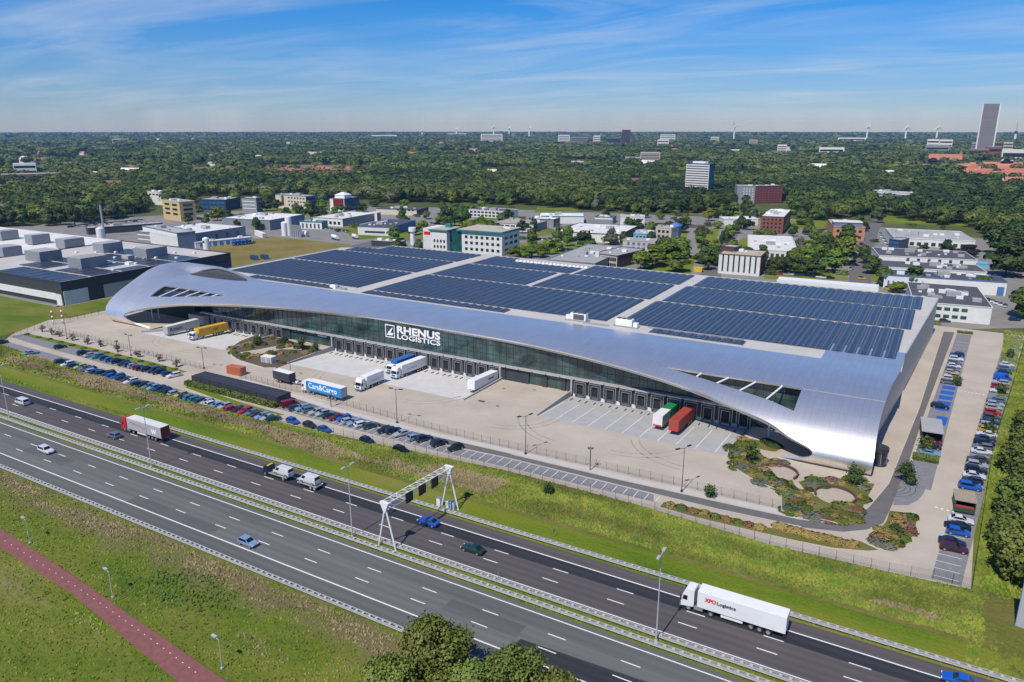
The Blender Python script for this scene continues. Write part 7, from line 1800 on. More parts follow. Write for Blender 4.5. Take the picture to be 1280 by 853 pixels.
# ================================================================== VEGETATION
def np_mesh(name, verts, nq, m, tint=None, nrm=None):
    """verts: (nq*4,3) array, one quad per four"""
    me = bpy.data.meshes.new(name)
    me.vertices.add(nq * 4); me.vertices.foreach_set('co', verts.astype(np.float32).ravel())
    me.loops.add(nq * 4); me.loops.foreach_set('vertex_index', np.arange(nq * 4, dtype=np.int32))
    me.polygons.add(nq); me.polygons.foreach_set('loop_start', np.arange(0, nq * 4, 4, dtype=np.int32))
    try: me.polygons.foreach_set('loop_total', np.full(nq, 4, dtype=np.int32))
    except Exception: pass
    me.materials.append(m)
    if tint is not None:
        a = me.attributes.new('tint', 'FLOAT', 'FACE'); a.data.foreach_set('value', tint.astype(np.float32))
    if nrm is not None:      # soft leaf-mass shading: every leaf clump carries the normal of the lump it sits on
        me.polygons.foreach_set('use_smooth', np.ones(nq, dtype=bool))
        a = me.attributes.new('custom_normal', 'FLOAT_VECTOR', 'POINT'); a.data.foreach_set('vector', np.repeat(nrm, 4, axis=0).astype(np.float32).ravel())
    me.update(calc_edges=True)
    return me

def leaf_quads(c, nrm, size, rng, jitter=.45, soft=.75):
    n = len(c)
    d = nrm + rng.normal(0, jitter, (n, 3)); d /= np.linalg.norm(d, axis=1)[:, None]
    k = nrm * soft + d * (1.25 - soft) + np.array([0, 0, .12]); leaf_quads.n = k / np.linalg.norm(k, axis=1)[:, None]
    r = rng.normal(0, 1, (n, 3)); u = np.cross(d, r); u /= np.linalg.norm(u, axis=1)[:, None] + 1e-9; v = np.cross(d, u)
    s = (size * rng.uniform(.6, 1.3, n))[:, None]; e = rng.uniform(.7, 1.3, n)[:, None]
    u = u * s; v = v * s * e
    return np.stack([c - u - v * .4, c + u * .3 - v, c + u + v * .5, c - u * .4 + v], axis=1).reshape(-1, 3)

def crown_pts(R_, H_, n, seed, lobes=12, shape='round', z0=.3, spread=1.0):
    """points over lumpy lobes inside a crown of radius R_, height H_"""
    rng = np.random.default_rng(seed); C = []; Rd = []
    for k in range(lobes):
        t = rng.uniform(0, 1); a = rng.uniform(0, 2 * math.pi)
        prof = {'round': math.sqrt(max(0.05, 1 - (2 * t - .85) ** 2 * .85)), 'cone': (1 - t) * 1.05 + .12, 'tall': .8 - .35 * abs(2 * t - 1)}[shape]
        rr = R_ * prof * .72 * math.sqrt(rng.uniform(.05, 1)) * spread
        C.append((rr * math.cos(a), rr * math.sin(a), H_ * (z0 + (1 - z0) * (.08 + .8 * t)))); Rd.append(R_ * rng.uniform(.30, .48) * (.65 + .35 * prof))
    C = np.array(C); Rd = np.array(Rd)
    w = Rd ** 2 / (Rd ** 2).sum(); idx = rng.choice(lobes, n, p=w)
    d = rng.normal(0, 1, (n, 3)); d /= np.linalg.norm(d, axis=1)[:, None]
    d[:, 2] = np.where(d[:, 2] < -.45, -d[:, 2], d[:, 2])
    rad = Rd[idx] * rng.uniform(.0, 1, n) ** .22 * rng.uniform(.92, 1.12, n)
    p = C[idx] + d * rad[:, None] * np.array([1, 1, .85])
    return p, d, rng

def crown_mesh(name, R_, H_, n, leaf, seed, m, lobes=12, shape='round', z0=.3, spread=1.0, loose=0.0):
    p, d, rng = crown_pts(R_, H_, n, seed, lobes, shape, z0, spread)
    if loose:      # a share of sprays stands off the lumps, so the outline frays
        k = rng.uniform(0, 1, n) < loose; p = p + d * (k * rng.uniform(.1, .75, n))[:, None]
        return np_mesh(name, leaf_quads(p, d, leaf, rng, .75, .45), n, m, None, leaf_quads.n)
    g = p - np.array([0, 0, H_ * .42]); g /= np.linalg.norm(g, axis=1)[:, None] + 1e-6; d = d * .6 + g * .5; d /= np.linalg.norm(d, axis=1)[:, None]
    return np_mesh(name, leaf_quads(p, d, leaf, rng), n, m, None, leaf_quads.n)

def trunk_mesh(h, r, seed=0, limbs=4):
    rr = random.Random(seed); mb = MB()
    mb.tube((0, 0, -.2), (0, 0, h * .55), r, 7, r2=r * .65); mb.tube((0, 0, h * .55), (rr.uniform(-.3, .3), rr.uniform(-.3, .3), h * .85), r * .65, 6, r2=r * .25)
    for k in range(limbs):
        a = 2 * math.pi * k / limbs + rr.random(); z = h * rr.uniform(.35, .6)
        mb.tube((0, 0, z), (math.cos(a) * h * .22, math.sin(a) * h * .22, z + h * .22), r * .4, 5, r2=r * .15)
    return mb.mesh('trunk', M['bark'])
LEAF = {'mid': M['leaf_mid'], 'dark': M['leaf_dark'], 'bright': M['leaf_bright'], 'grey': M['leaf_grey'], 'purple': M['leaf_purple']}
VAR = [crown_mesh('crown', 5.6, 13, 2300, .5, 100 + k, M['leaf_mid'], 20 + 2 * k, 'round', .12) for k in range(4)] + [crown_mesh('crown', 3.2, 13, 1600, .42, 120 + k, M['leaf_mid'], 18, 'tall', .08) for k in range(2)]
TR = [trunk_mesh(11, .3, k) for k in range(2)]
def tree(name, loc, h, w, kind, label, group=None, var=None, rr=random):
    """unit variants are 13 m tall"""
    t = thing(name, label, 'tree', loc, rr.uniform(0, 6.28), group)
    v = var if var is not None else rr.randrange(4)
    c_ = bpy.data.objects.new('crown', VAR[v]); link(c_, t); c_.scale = (w / (5.6 if v < 4 else 3.2), w / (5.6 if v < 4 else 3.2), h / 13.0)
    c_.material_slots[0].link = 'OBJECT'; c_.material_slots[0].material = LEAF[kind]
    k_ = bpy.data.objects.new('trunk', TR[v % 2]); link(k_, t); k_.scale = (h / 13, h / 13, h / 13)
    return t
rt = random.Random(21)
KN_ = {'mid': 'green', 'dark': 'dark green', 'bright': 'yellow-green', 'grey': 'pale grey-green'}
def gtree(px_, py_, h, w, kind, label, name='tree', group=None, var=None):
    p = at(px_, py_, 0); return tree(name, (p.x, p.y, 0), h, w, kind, label, group, var, rt)
# single trees of the business park: base pixel on the ground, height, crown radius
for q in ((248, 268, 9, 5, 'mid', 'round green tree right of the yellow block'), (272, 276, 12, 7, 'bright', 'big bright green tree between the yellow block and the navy office'), (258, 281, 9, 4.5, 'mid', 'green bush-like tree in front of the big bright one'), (287, 276, 9, 5, 'dark', 'dark tree at the right of the big bright one'), (236, 280, 8, 4.5, 'dark', 'small dark tree in front of the yellow block'),
          (297, 286, 7, 4, 'dark', 'small dark tree before the grey hall'), (322, 288, 10, 5.5, 'dark', 'dark round tree at the corner of the grey hall'), (333, 264, 11, 7, 'dark', 'dark tree below the grey office with white strips'), (347, 263, 10, 6, 'mid', 'tree left under the cream office block'), (372, 266, 9, 6, 'grey', 'pale green tree under the cream office block'), (386, 264, 10, 5.5, 'bright', 'yellow-green tree right of the cream office block'),
          (402, 262, 10, 6, 'bright', 'yellow-green tree left of the dark-red-fronted office'), (394, 272, 7, 4, 'mid', 'small round tree on the pavilion\'s far side'), (498, 321, 10, 6.5, 'dark', 'dark bushy tree at the corner of the roof left of the funnel tower'), (524, 322, 11, 4, 'mid', 'slim tree before the white green-edged office'), (534, 322, 5, 2, 'grey', 'thin grey young tree before the white green-edged office'), (560, 285, 15, 8, 'dark', 'big dense green tree, left of a close pair'), (578, 283, 16, 7.5, 'mid', 'big green tree, right of a close pair'),
          (590, 285, 6, 5, 'purple', 'reddish low tree below the long white row'), (612, 287, 7, 6, 'dark', 'low dark tree in front of the long white row'), (626, 280, 9, 5, 'grey', 'greyish tree in front of the long white row'), (665, 301, 9, 4, 'mid', 'green tree left of the white hall with red entrance'), (667, 290, 11, 3.5, 'dark', 'slim dark tree beside the low white offices'), (709, 308, 11, 4, 'bright', 'conical young green tree before the white hall'), (763, 306, 11, 6, 'grey', 'loose pale tree before the white hall with red entrance'),
          (780, 306, 9, 5, 'mid', 'tree left of the beige brick house'), (790, 290, 9, 6, 'dark', 'dark tree behind the big white hall\'s corner'), (652, 324, 8, 5, 'bright', 'young green tree in the row by the solar roof, first'), (664, 322, 8, 5, 'bright', 'young green tree in the row by the solar roof, second'), (676, 322, 8, 5, 'bright', 'young green tree in the row by the solar roof, third'), (687, 319, 11, 4.5, 'bright', 'taller young green tree in the row by the solar roof, fourth'), (697, 315, 9, 4, 'bright', 'young green tree in the row by the solar roof, fifth'), (641, 326, 8, 4.5, 'bright', 'young green tree at the left start of the row by the solar roof'),
          (800, 338, 11, 7, 'bright', 'lime-green tree at the left end of the bright clump by the solar roof'), (815, 334, 13, 8, 'bright', 'lime-green tree in the middle of the bright clump'), (832, 331, 14, 8.5, 'bright', 'tallest lime-green tree of the bright clump'), (850, 322, 13, 8, 'bright', 'lime-green tree at the back right of the bright clump'), (845, 340, 11, 7.5, 'mid', 'darker green tree at the right end of the bright clump'), (836, 298, 12, 8, 'dark', 'dark tree behind the blue pointed tower'), (850, 291, 11, 7, 'dark', 'dark tree right of the blue pointed tower'),
          (876, 303, 11, 7, 'mid', 'green tree on the corner left of the curving street'), (884, 338, 13, 4.6, 'mid', 'tall green tree left of the slit-windowed office, near one'), (880, 322, 11, 4.5, 'dark', 'darker tree behind the tall one left of the slit-windowed office'), (902, 312, 12, 2.2, 'dark', 'dark poplar beside the curving street, near one'), (906, 304, 11, 2.2, 'dark', 'dark poplar beside the curving street, second'), (912, 299, 10, 4, 'dark', 'tree in the street row leading to the arched hall, first'), (919, 292, 10, 4.4, 'dark', 'tree in the street row leading to the arched hall, second'),
          (926, 286, 10, 4.8, 'dark', 'tree in the street row leading to the arched hall, third'), (933, 280, 10, 5, 'dark', 'tree in the street row leading to the arched hall, fourth'), (942, 276, 10, 5.4, 'dark', 'tree in the street row leading to the arched hall, fifth'), (898, 286, 6, 4, 'bright', 'small bright round tree near the arched hall'), (970, 341, 9, 5, 'dark', 'street tree before the white sloping hall, first from the left'), (982, 340, 9, 3, 'dark', 'street tree before the white sloping hall, second'), (993, 342, 9, 4.4, 'dark', 'street tree before the white sloping hall, third'),
          (1004, 343, 9.5, 4.8, 'dark', 'street tree before the white sloping hall, fourth'), (1017, 344, 9.5, 5, 'dark', 'street tree before the white sloping hall, fifth'), (999, 316, 10, 4, 'grey', 'thin grey tree at the right end of the white sloping hall'), (1024, 322, 13, 6.5, 'dark', 'dark tree behind the bright pair at the crossing'), (1034, 318, 12, 6, 'dark', 'second dark tree behind the bright pair at the crossing'), (1040, 341, 13, 7.5, 'bright', 'bright green tree at the crossing, front one of a pair'), (1056, 332, 17, 8, 'bright', 'bright green tree at the crossing, tall rear one of a pair'), (1058, 306, 14, 6.5, 'mid', 'pointed green tree in front of the orange brick building'),
          (991, 296, 9, 4, 'mid', 'tree between the brick office and a car park, left'), (1010, 294, 9, 4, 'mid', 'tree between the brick office and a car park, right'), (1089, 342, 10, 6, 'mid', 'dense green tree left of the unit rows'), (1103, 358, 10, 5.4, 'mid', 'green tree in front of the blue-doored units, left'), (1141, 360, 11, 7, 'mid', 'green tree in front of the blue-doored units, right'), (1124, 366, 5, 6, 'bright', 'low yellow-green bush by the blue-doored units'), (1229, 365, 8, 6, 'mid', 'tree before the right end of the blue-doored units'), (1152, 318, 6, 5, 'dark', 'dark low tree behind the rearmost units, left'), (1184, 320, 10, 6, 'dark', 'dark tree behind the rearmost units, middle'), (1211, 322, 8, 7, 'purple', 'dark purple low tree behind the rearmost units'),
          (1278, 398, 13, 8, 'mid', 'tree cut by the right edge beside the dark car'), (1256, 346, 18, 11, 'dark', 'big dark tree right of the unit rows, front one'), (1272, 338, 20, 12, 'dark', 'big dark tree right of the unit rows, rear one'), (1246, 318, 17, 10, 'mid', 'tree right of the wide grey-white hall'), (1262, 312, 18, 11, 'dark', 'tall tree on the right edge behind the wide hall'), (1243, 298, 15, 9, 'mid', 'rounded tree behind the wide hall\'s right end'),
          (902, 247, 16, 10, 'dark', 'dark tree at the foot of the white tower, right one'), (878, 250, 14, 9, 'dark', 'dark tree at the foot of the white tower, left one'), (1189, 243, 20, 17, 'dark', 'huge dark round tree before the town\'s red roofs, left half'), (1213, 243, 20, 17, 'dark', 'huge dark round tree before the town\'s red roofs, right half'), (1165, 209, 18, 14, 'purple', 'dark purple beech left of the church'), (1257, 211, 18, 12, 'purple', 'dark purple beech in the town on the right')):
    gtree(*q)

# ---- small trees filling the gaps between the halls (none on a roof)
foot = []
for o in bpy.data.objects:
    if o.parent is None and o.type == 'EMPTY' and any(c_.name.split('.')[0] == 'wall' for c_ in o.children):
        w_ = [c_ for c_ in o.children if c_.name.split('.')[0] == 'wall'][0]; bb = [o.matrix_basis @ Vector(v) for v in w_.bound_box]
        foot.append((min(v.x for v in bb) - 3, max(v.x for v in bb) + 3, min(v.y for v in bb) - 3, max(v.y for v in bb) + 3))
n_ = 0
while n_ < 130:
    q = (rt.uniform(270, 1100), rt.uniform(258, 346)); lim = 300 + max(0, q[0] - 560) * .105
    if q[1] > lim: continue
    if q[0] < 455 and q[1] > 284: continue
    if q[0] > 700 and rt.random() < .0: continue
    p = at(*q)
    if any(a < p.x < b and c_ < p.y < d for a, b, c_, d in foot): continue
    kd = rt.choice(('mid', 'bright', 'bright', 'dark', 'mid')); zn = 'left' if q[0] < 540 else ('middle' if q[0] < 860 else 'right')
    tree('park_tree', (p.x, p.y, 0), rt.uniform(6.5, 12), rt.uniform(3.6, 6.4), kd, '%s leafy tree between the halls in the %s part of the business park' % (KN_[kd], zn), '%s trees between the %s halls' % (KN_[kd], zn), None, rt); n_ += 1
BUSH = crown_mesh('bush', 1.0, 1.15, 320, .17, 555, M['leaf_mid'], 9, 'round', .0)
n_ = 0
while n_ < 90:
    q = (rt.uniform(380, 1230), rt.uniform(262, 352)); lim = 302 + max(0, q[0] - 560) * .105
    if q[1] > lim: continue
    p = at(*q)
    if any(a < p.x < b and c_ < p.y < d for a, b, c_, d in foot): continue
    zn = 'left' if q[0] < 540 else ('middle' if q[0] < 860 else 'right'); kd = rt.choice(('mid', 'bright', 'dark', 'mid'))
    o = bpy.data.objects.new('bush', BUSH); link(o); o.location = (p.x, p.y, .04); o.scale = (rt.uniform(2.5, 6), rt.uniform(1.6, 3), rt.uniform(1.4, 2.6)); o.rotation_euler = (0, 0, rt.uniform(-.4, .4)); o.material_slots[0].link = 'OBJECT'; o.material_slots[0].material = LEAF[kd]
    tag(o, 'low %s bush by the halls in the %s part of the business park' % (KN_[kd], zn), 'bush', '%s bushes by the %s halls' % (KN_[kd], zn)); n_ += 1
# ---- woods
def woods_near(px_):
    tab = [(-300, 284), (0, 284), (110, 282), (170, 268), (200, 259), (262, 258), (330, 254), (450, 255), (540, 254), (650, 257), (735, 263), (800, 267), (860, 268), (900, 262), (960, 262), (1030, 278), (1100, 268), (1150, 279), (1232, 290), (1262, 330), (1300, 400), (1600, 480)]
    for a, b in zip(tab, tab[1:]):
        if a[0] <= px_ <= b[0]: return a[1] + (b[1] - a[1]) * (px_ - a[0]) / (b[0] - a[0])
    return 300
def to_px(X, Y):
    c, s = math.cos(YAW), math.sin(YAW)
    x = X * c + Y * s; y = -X * s + Y * c; w = -CAM_H
    d = y * np.cos(PITCH) - w * np.sin(PITCH); up = y * np.sin(PITCH) + w * np.cos(PITCH)
    return 640 + F_PX * x / d, 426.5 - F_PX * up / d
# clearings: pixel boxes on the ground (x0, x1, y0, y1, share kept)
CLEAR = [(1195, 1300, 201, 228, .055), (1145, 1232, 201, 217, .04), (325, 465, 206, 225, .06), (235, 285, 206, 221, .12), (1245, 1300, 220, 240, .1), (0, 70, 204, 230, .08), (640, 780, 172, 181, .3), (1160, 1190, 176, 186, .2), (800, 840, 170, 182, .3), (850, 902, 236, 254, .0), (916, 986, 252, 268, .0), (1084, 1140, 243, 262, .15), (805, 828, 199, 212, .1), (782, 805, 203, 214, .3), (1155, 1190, 196, 206, .4), (1210, 1275, 187, 199, .35),
         (0, 70, 216, 226, .2), (20, 42, 206, 212, .3), (124, 190, 214, 222, .5), (180, 212, 246, 262, .1), (1235, 1270, 244, 256, .3), (660, 730, 178, 184, .6), (500, 1280, 172, 178, .8), (1232, 1300, 345, 420, 0), (925, 960, 268, 290, 0), (985, 1150, 284, 300, 0), (0, 262, 284, 300, 0), (242, 292, 246, 272, .0), (296, 330, 246, 270, 0), (340, 392, 246, 268, 0), (408, 462, 250, 275, 0)]
def candidates(rng, dmin, dmax, sp):
    n = int(1.75 * (dmax ** 2 - dmin ** 2) / 2 / sp ** 2)
    th = rng.uniform(-.86, .80, n); d = np.sqrt(rng.uniform(dmin ** 2, dmax ** 2, n))
    ang = YAW + math.pi / 2 - th
    return np.cos(ang) * d, np.sin(ang) * d, d
def keep(X, Y, rng):
    px_, py_ = to_px(X, Y); k = py_ < np.interp(px_, [a for a in range(-300, 1601, 20)], [woods_near(a) for a in range(-300, 1601, 20)])
    r = rng.uniform(0, 1, len(X))
    for x0, x1, y0, y1, s in CLEAR:
        k &= ~((px_ > x0) & (px_ < x1) & (py_ > y0) & (py_ < y1) & (r > s))
    return k, px_, py_
CLEAR += [(a, b, c_ - .5, d + (d - 168) * .12, .02) for a, b, c_, d in FIELDS]
CLEAR += [(q[0] - 9, q[0] + 9, q[1] - 1, q[1] + 3 + (q[1] - 168) * .16, .03) for q in SPOTS]
rng = np.random.default_rng(3)
# near woods on a jittered grid
def grid_trees(dmin, dmax, sp, rng):
    xs = np.arange(-dmax, dmax, sp); G = np.stack(np.meshgrid(xs, xs), -1).reshape(-1, 2); G = G + rng.uniform(-.42, .42, G.shape) * sp
    d = np.hypot(G[:, 0], G[:, 1]); a = np.arctan2(G[:, 1], G[:, 0]) - (YAW + math.pi / 2)
    a = (a + math.pi) % (2 * math.pi) - math.pi
    k = (d >= dmin) & (d < dmax) & (np.abs(a) < .86) 
    return G[k, 0], G[k, 1], d[k]
X, Y, D_ = grid_trees(330, 1250, 9.6, rng); k, px_, py_ = keep(X, Y, rng); X, Y, D_, px_, py_ = X[k], Y[k], D_[k], px_[k], py_[k]
inview = (px_ > -10) & (px_ < 1290)
# depth behind the woods' front, in pixels: the front rows become single trees
front = np.array([woods_near(a) for a in px_]) - py_
vis = np.where(inview, D_ * .35 + front * 38, 1e9); order = np.argsort(vis)
NI = 45
single = set(order[:NI].tolist())
def zone(p):
    return 'left' if p < 330 else ('middle' if p < 760 else ('right-centre' if p < 1060 else 'right'))
KN = {'mid': 'green', 'dark': 'dark green', 'bright': 'yellow-green', 'grey': 'pale grey-green'}
for i in order[:NI]:
    kd = rt.choices(('mid', 'dark', 'bright', 'grey'), (42, 38, 13, 7))[0]
    zn = zone(px_[i]); h = rt.uniform(10.5, 16.5)
    tree('woodland_tree', (float(X[i]), float(Y[i]), 0), h, rt.uniform(5.0, 7.2), kd, '%s leafy tree in the front rows of the %s woods' % (KN[kd], zn), 'front trees of the %s woods, %s' % (zn, KN[kd]), None, rt)
rest = np.array([i for i in range(len(X)) if i not in single])
def scatter(name, X, Y, R_, H_, nper, leaf, label, seed, nvar=5, zs=None):
    rng = np.random.default_rng(seed); n = len(X); V = []
    for k in range(nvar):      # a lumpy dome of leaf clumps
        r_ = np.random.default_rng(seed + k); d = r_.normal(0, 1, (nper, 3)); d /= np.linalg.norm(d, axis=1)[:, None]; d[:, 2] = np.where(d[:, 2] < -.35, -d[:, 2], d[:, 2])
        lump = np.array([mnoise.noise(Vector((x * 1.7 + k * 9, y * 1.7, z * 1.7))) + .5 * mnoise.noise(Vector((x * 4 + k * 5, y * 4, z * 4))) for x, y, z in d])
        rad = (.88 + .38 * lump) * r_.uniform(.88, 1.06, nper); p = d * rad[:, None] * np.array([1, 1, .40]) + np.array([0, 0, .56])
        g = d * np.array([1, 1, 1.3]) + r_.normal(0, .18, (nper, 3)); g /= np.linalg.norm(g, axis=1)[:, None]
        V.append((p, g))
    out = np.empty((n * nper, 3)); nr = np.empty((n * nper, 3)); sz = np.empty(n * nper)
    vi = rng.integers(0, nvar, n); an = rng.uniform(0, 6.28, n); rs = R_ * rng.uniform(.65, 1.55, n); hs = H_ * (.55 + .45 * rs / R_) * rng.uniform(.8, 1.2, n)
    for k in range(nvar):
        s = np.where(vi == k)[0]
        if len(s) == 0: continue
        p, d = V[k]; c = np.cos(an[s])[:, None]; si = np.sin(an[s])[:, None]
        x = (p[None, :, 0] * c - p[None, :, 1] * si) * rs[s][:, None] + X[s][:, None]
        y = (p[None, :, 0] * si + p[None, :, 1] * c) * rs[s][:, None] + Y[s][:, None]
        z = p[None, :, 2] * hs[s][:, None]
        dd = np.stack([d[None, :, 0] * c - d[None, :, 1] * si, d[None, :, 0] * si + d[None, :, 1] * c, np.broadcast_to(d[None, :, 2], x.shape)], -1)
        ix = (s[:, None] * nper + np.arange(nper)[None, :]).ravel()
        out[ix] = np.stack([x, y, z], -1).reshape(-1, 3); nr[ix] = dd.reshape(-1, 3); sz[ix] = np.repeat(leaf * rs[s] / R_, nper)
    q = leaf_quads(out, nr, sz, rng, .16, .95)
    # tint: individual trees plus broad drifts of lighter and darker species
    drift = np.array([mnoise.noise(Vector((float(a) * .006, float(b) * .006, 1.7))) for a, b in zip(X, Y)])
    tn = np.clip(rng.beta(1.6, 2.2, n) * .95 + drift * .62, 0, 1)
    me = np_mesh(name, q, n * nper, M['leaf_wood'], np.repeat(tn, nper), leaf_quads.n)
    o = bpy.data.objects.new(name, me); link(o); tag(o, label, 'woodland', None, 'stuff')
    return o
scatter('near_woodland', X[rest], Y[rest], 6.2, 13.5, 330, .66, 'unbroken mixed woodland behind the business park', 40)
X, Y, D_ = grid_trees(1250, 2700, 13.5, rng); k, px_, py_ = keep(X, Y, rng)
scatter('mid_woodland', X[k], Y[k], 8.6, 14, 110, 1.5, 'mixed woodland stretching away behind the nearer trees', 60)
X, Y, D_ = grid_trees(2700, 6200, 27, rng); k, px_, py_ = keep(X, Y, rng)
scatter('far_woodland', X[k], Y[k], 17, 15, 44, 4.4, 'distant woodland fading towards the horizon', 80)
X, Y, D_ = grid_trees(6200, 11500, 55, rng)
scatter('horizon_woodland', X, Y, 36, 17, 22, 12, 'hazy blue woodland along the horizon', 90)

# ---- big near trees: right edge and bottom of the frame
def big_tree(loc, h, w, m, label, n, leaf, seed, shape='round', lobes=22, z0=.08):
    t = thing('tree', label, 'tree', loc, 0)
    c_ = bpy.data.objects.new('crown', crown_mesh('crown', w, h, n, leaf, seed, m, lobes, shape, z0, 1.0, .22)); link(c_, t)
    k_ = bpy.data.objects.new('trunk', trunk_mesh(h * .85, .24, seed)); link(k_, t)
    return t
HL = leaf_mat('leaves_near', (0.072, 0.104, 0.016), (0.14, 0.172, 0.034), .2, .02)
for q in ((18.9, 141, 9.5, 4.6, 'large dense tree at the right edge, left of the grey panel'), (17.9, 151, 7.6, 3.6, 'leafy tree beside the burgundy estate, right of the fence'), (22.0, 156, 11, 5.2, 'tall leafy tree at the right edge near the green stall trailer'), (19.6, 166, 8.6, 3.8, 'leafy tree right of the bright blue car by the fence'), (22.6, 176, 10.5, 4.8, 'tall tree at the right edge beside the outer car column'), (21.6, 190, 8, 3.8, 'tree along the fence beside the middle of the outer car column'), (25, 203, 9, 4.6, 'farthest big tree of the row along the right fence'), (25.5, 220, 5, 3.4, 'low tree at the far end of the row along the right fence'), (24, 135, 12, 5.5, 'tall tree standing behind the grey panel at the right edge')):
    big_tree((q[0], q[1], 0), q[2], q[3], HL, q[4], 6500, .30, int(q[1]), lobes=30, z0=.04)
pa = at(540, 786, 8.6); pb = at(640, 818, 7.6); pc = at(490, 835, 6.2); pd_ = at(690, 850, 6.4)
pe = at(592, 838, 6.8)
HB = leaf_mat('leaves_bottom', (0.098, 0.135, 0.018), (0.18, 0.215, 0.042), .15, .02)
for p, h, w, lab, sd in ((pa, 10.2, 5.2, 'tall leafy tree at the bottom edge, its top over the near carriageway', 301), (pb, 8.6, 4.8, 'leafy tree at the bottom edge, right of the taller one', 302), (pc, 7.0, 4.2, 'lower leafy tree at the bottom edge, left of the taller one', 303), (pd_, 7.2, 4.0, 'small leafy tree at the bottom edge, rightmost of the clump', 304), (pe, 7.4, 4.2, 'leafy tree at the bottom edge, filling the gap between two taller ones', 305)):
    big_tree((p.x, p.y, .1), h, w, HB, lab, 15000, .17, sd, lobes=40, z0=.03)
# garden and car-park trees
GL = leaf_mat('leaves_garden', (0.055, 0.085, 0.02), (0.10, 0.135, 0.035), .15, .02)
for q, h, w, lab, sh, sd in (((937, 579), 5.4, 1.9, 'loose young tree in the round garden beside the dock yard', 'tall', 310), ((1067, 607), 5.2, 2.0, 'leafy young tree in front of the shell in the round garden', 'tall', 311), ((1131, 603), 5.0, 2.2, 'young pine on the grey setts by the right road', 'cone', 312), ((1157, 566), 4.4, 1.7, 'small bright tree beside the clipped hedge', 'round', 313), ((1195, 482), 2.6, 1.6, 'small tree at the near end of the inner car column', 'round', 314), ((1250, 493), 2.6, 1.4, 'small tree between two groups of cars in the outer column', 'round', 315), ((1262, 447), 2.8, 1.1, 'thin bare-looking small tree at the far end of the outer column', 'round', 316), ((1236, 541), 2.6, 1.3, 'small tree among the cars halfway along the outer column', 'round', 317),
                              ((378, 438), 5.0, 1.7, 'young tree in the planted garden by the dark glass front', 'tall', 318), ((394, 441), 3.4, 1.7, 'yellow-green bushy tree in the planted garden near the dock wall', 'round', 319), ((322, 432), 3.0, 1.7, 'bushy tree at the left side of the planted garden', 'round', 320), ((685, 619), 2.0, 1.1, 'small dark conifer on top of the grass bank', 'cone', 321), ((887, 622), 2.6, 1.1, 'thin young tree in the strip before the service road', 'tall', 322)):
    p = at(*q); big_tree((p.x, p.y, ZP), h, w, GL if sd == 322 else (M['leaf_dark'] if sd in (321, 312) else GL), lab, 2600 if sh == 'cone' else 1600, .17, sd, sh, 30 if sh == 'cone' else 16, .12)
for k, q in enumerate(((53, 415.5), (65, 419), (75, 421), (91, 426), (110, 430.5), (126, 434), (147, 440), (172.6, 447), (199, 452.5), (220.7, 459))):
    p = at(*q); big_tree((p.x, p.y, ZP), 2.5, 1.25, M['pale_leaf'], 'small pale round tree by the yard fence, %s from the left' % ORD[k], 420, .16, 330 + k, 'round', 9, .2)

# ---- planted beds
def bed(name, pts, m='soil', z=ZP + .03): return struct(name, sheet([at(*q).xy for q in pts], z), M[m])
G1 = [(926, 546), (911, 562), (908.5, 573), (919, 587), (943, 602), (976, 615.5), (977, 640), (1020, 649.5), (1046, 655.5), (1066, 652), (1076, 643), (1081, 628), (1093, 606), (1083, 601), (1033, 597), (1015, 596), (986, 584), (965, 573), (952, 566), (936, 556)]
bed('garden_bed', G1, 'bank')
bed('garden_bed', [(968, 579), (985, 583), (1017, 594), (1010, 598), (1000, 598), (975, 588)], 'bank', ZP + .034)
bed('garden_bed', [(930, 548), (955, 552), (976, 561), (970, 565), (950, 564), (932, 556)], 'bank', ZP + .034)
bed('garden_path', [(945, 561), (965, 565), (978, 572), (1012, 582), (1045, 589), (1092, 600), (1090, 605), (1040, 597), (1014, 593), (1005, 601), (998, 603), (1005, 612), (1020, 616), (1030, 620), (1026, 622), (1008, 619), (994, 608), (990, 600), (1001, 594), (975, 579), (955, 571)], 'paver', ZP + .038)
bed('garden_bed', [(830, 628), (880, 638), (960, 660), (1010, 668), (1075, 677), (1098, 688), (1085, 689), (1040, 685), (990, 675), (930, 661), (870, 647), (825, 634)], 'bank', ZP + .03)
bed('garden_bed', [(1112, 639), (1147, 643), (1143, 668), (1132, 682), (1113, 688), (1092, 680), (1085, 676), (1100, 662), (1108, 652)], 'bank', ZP + .03)
G2 = [(286, 437), (290, 446), (300, 452), (330, 461), (345, 461), (405, 439), (352, 423), (318, 420), (300, 427)]
bed('garden_bed', G2, 'soil'); bed('garden_path', [(300, 441), (330, 436), (350, 432), (380, 434), (384, 438), (352, 437), (330, 442), (305, 446)], 'paver', ZP + .036)
kerb([tuple(at(*q).xy) for q in G1[:10]], h=.3); kerb([tuple(at(*q).xy) for q in G2[:5]], h=.35)
bed('planting_strip', [(32, 417), (75, 426), (140, 441), (190, 453), (234, 465), (222, 467.5), (180, 456), (120, 442), (60, 427), (28, 419)], 'verge')
bed('planting_strip', [(236, 481), (300, 503), (356, 519), (340, 521), (290, 506), (232, 485)], 'verge')
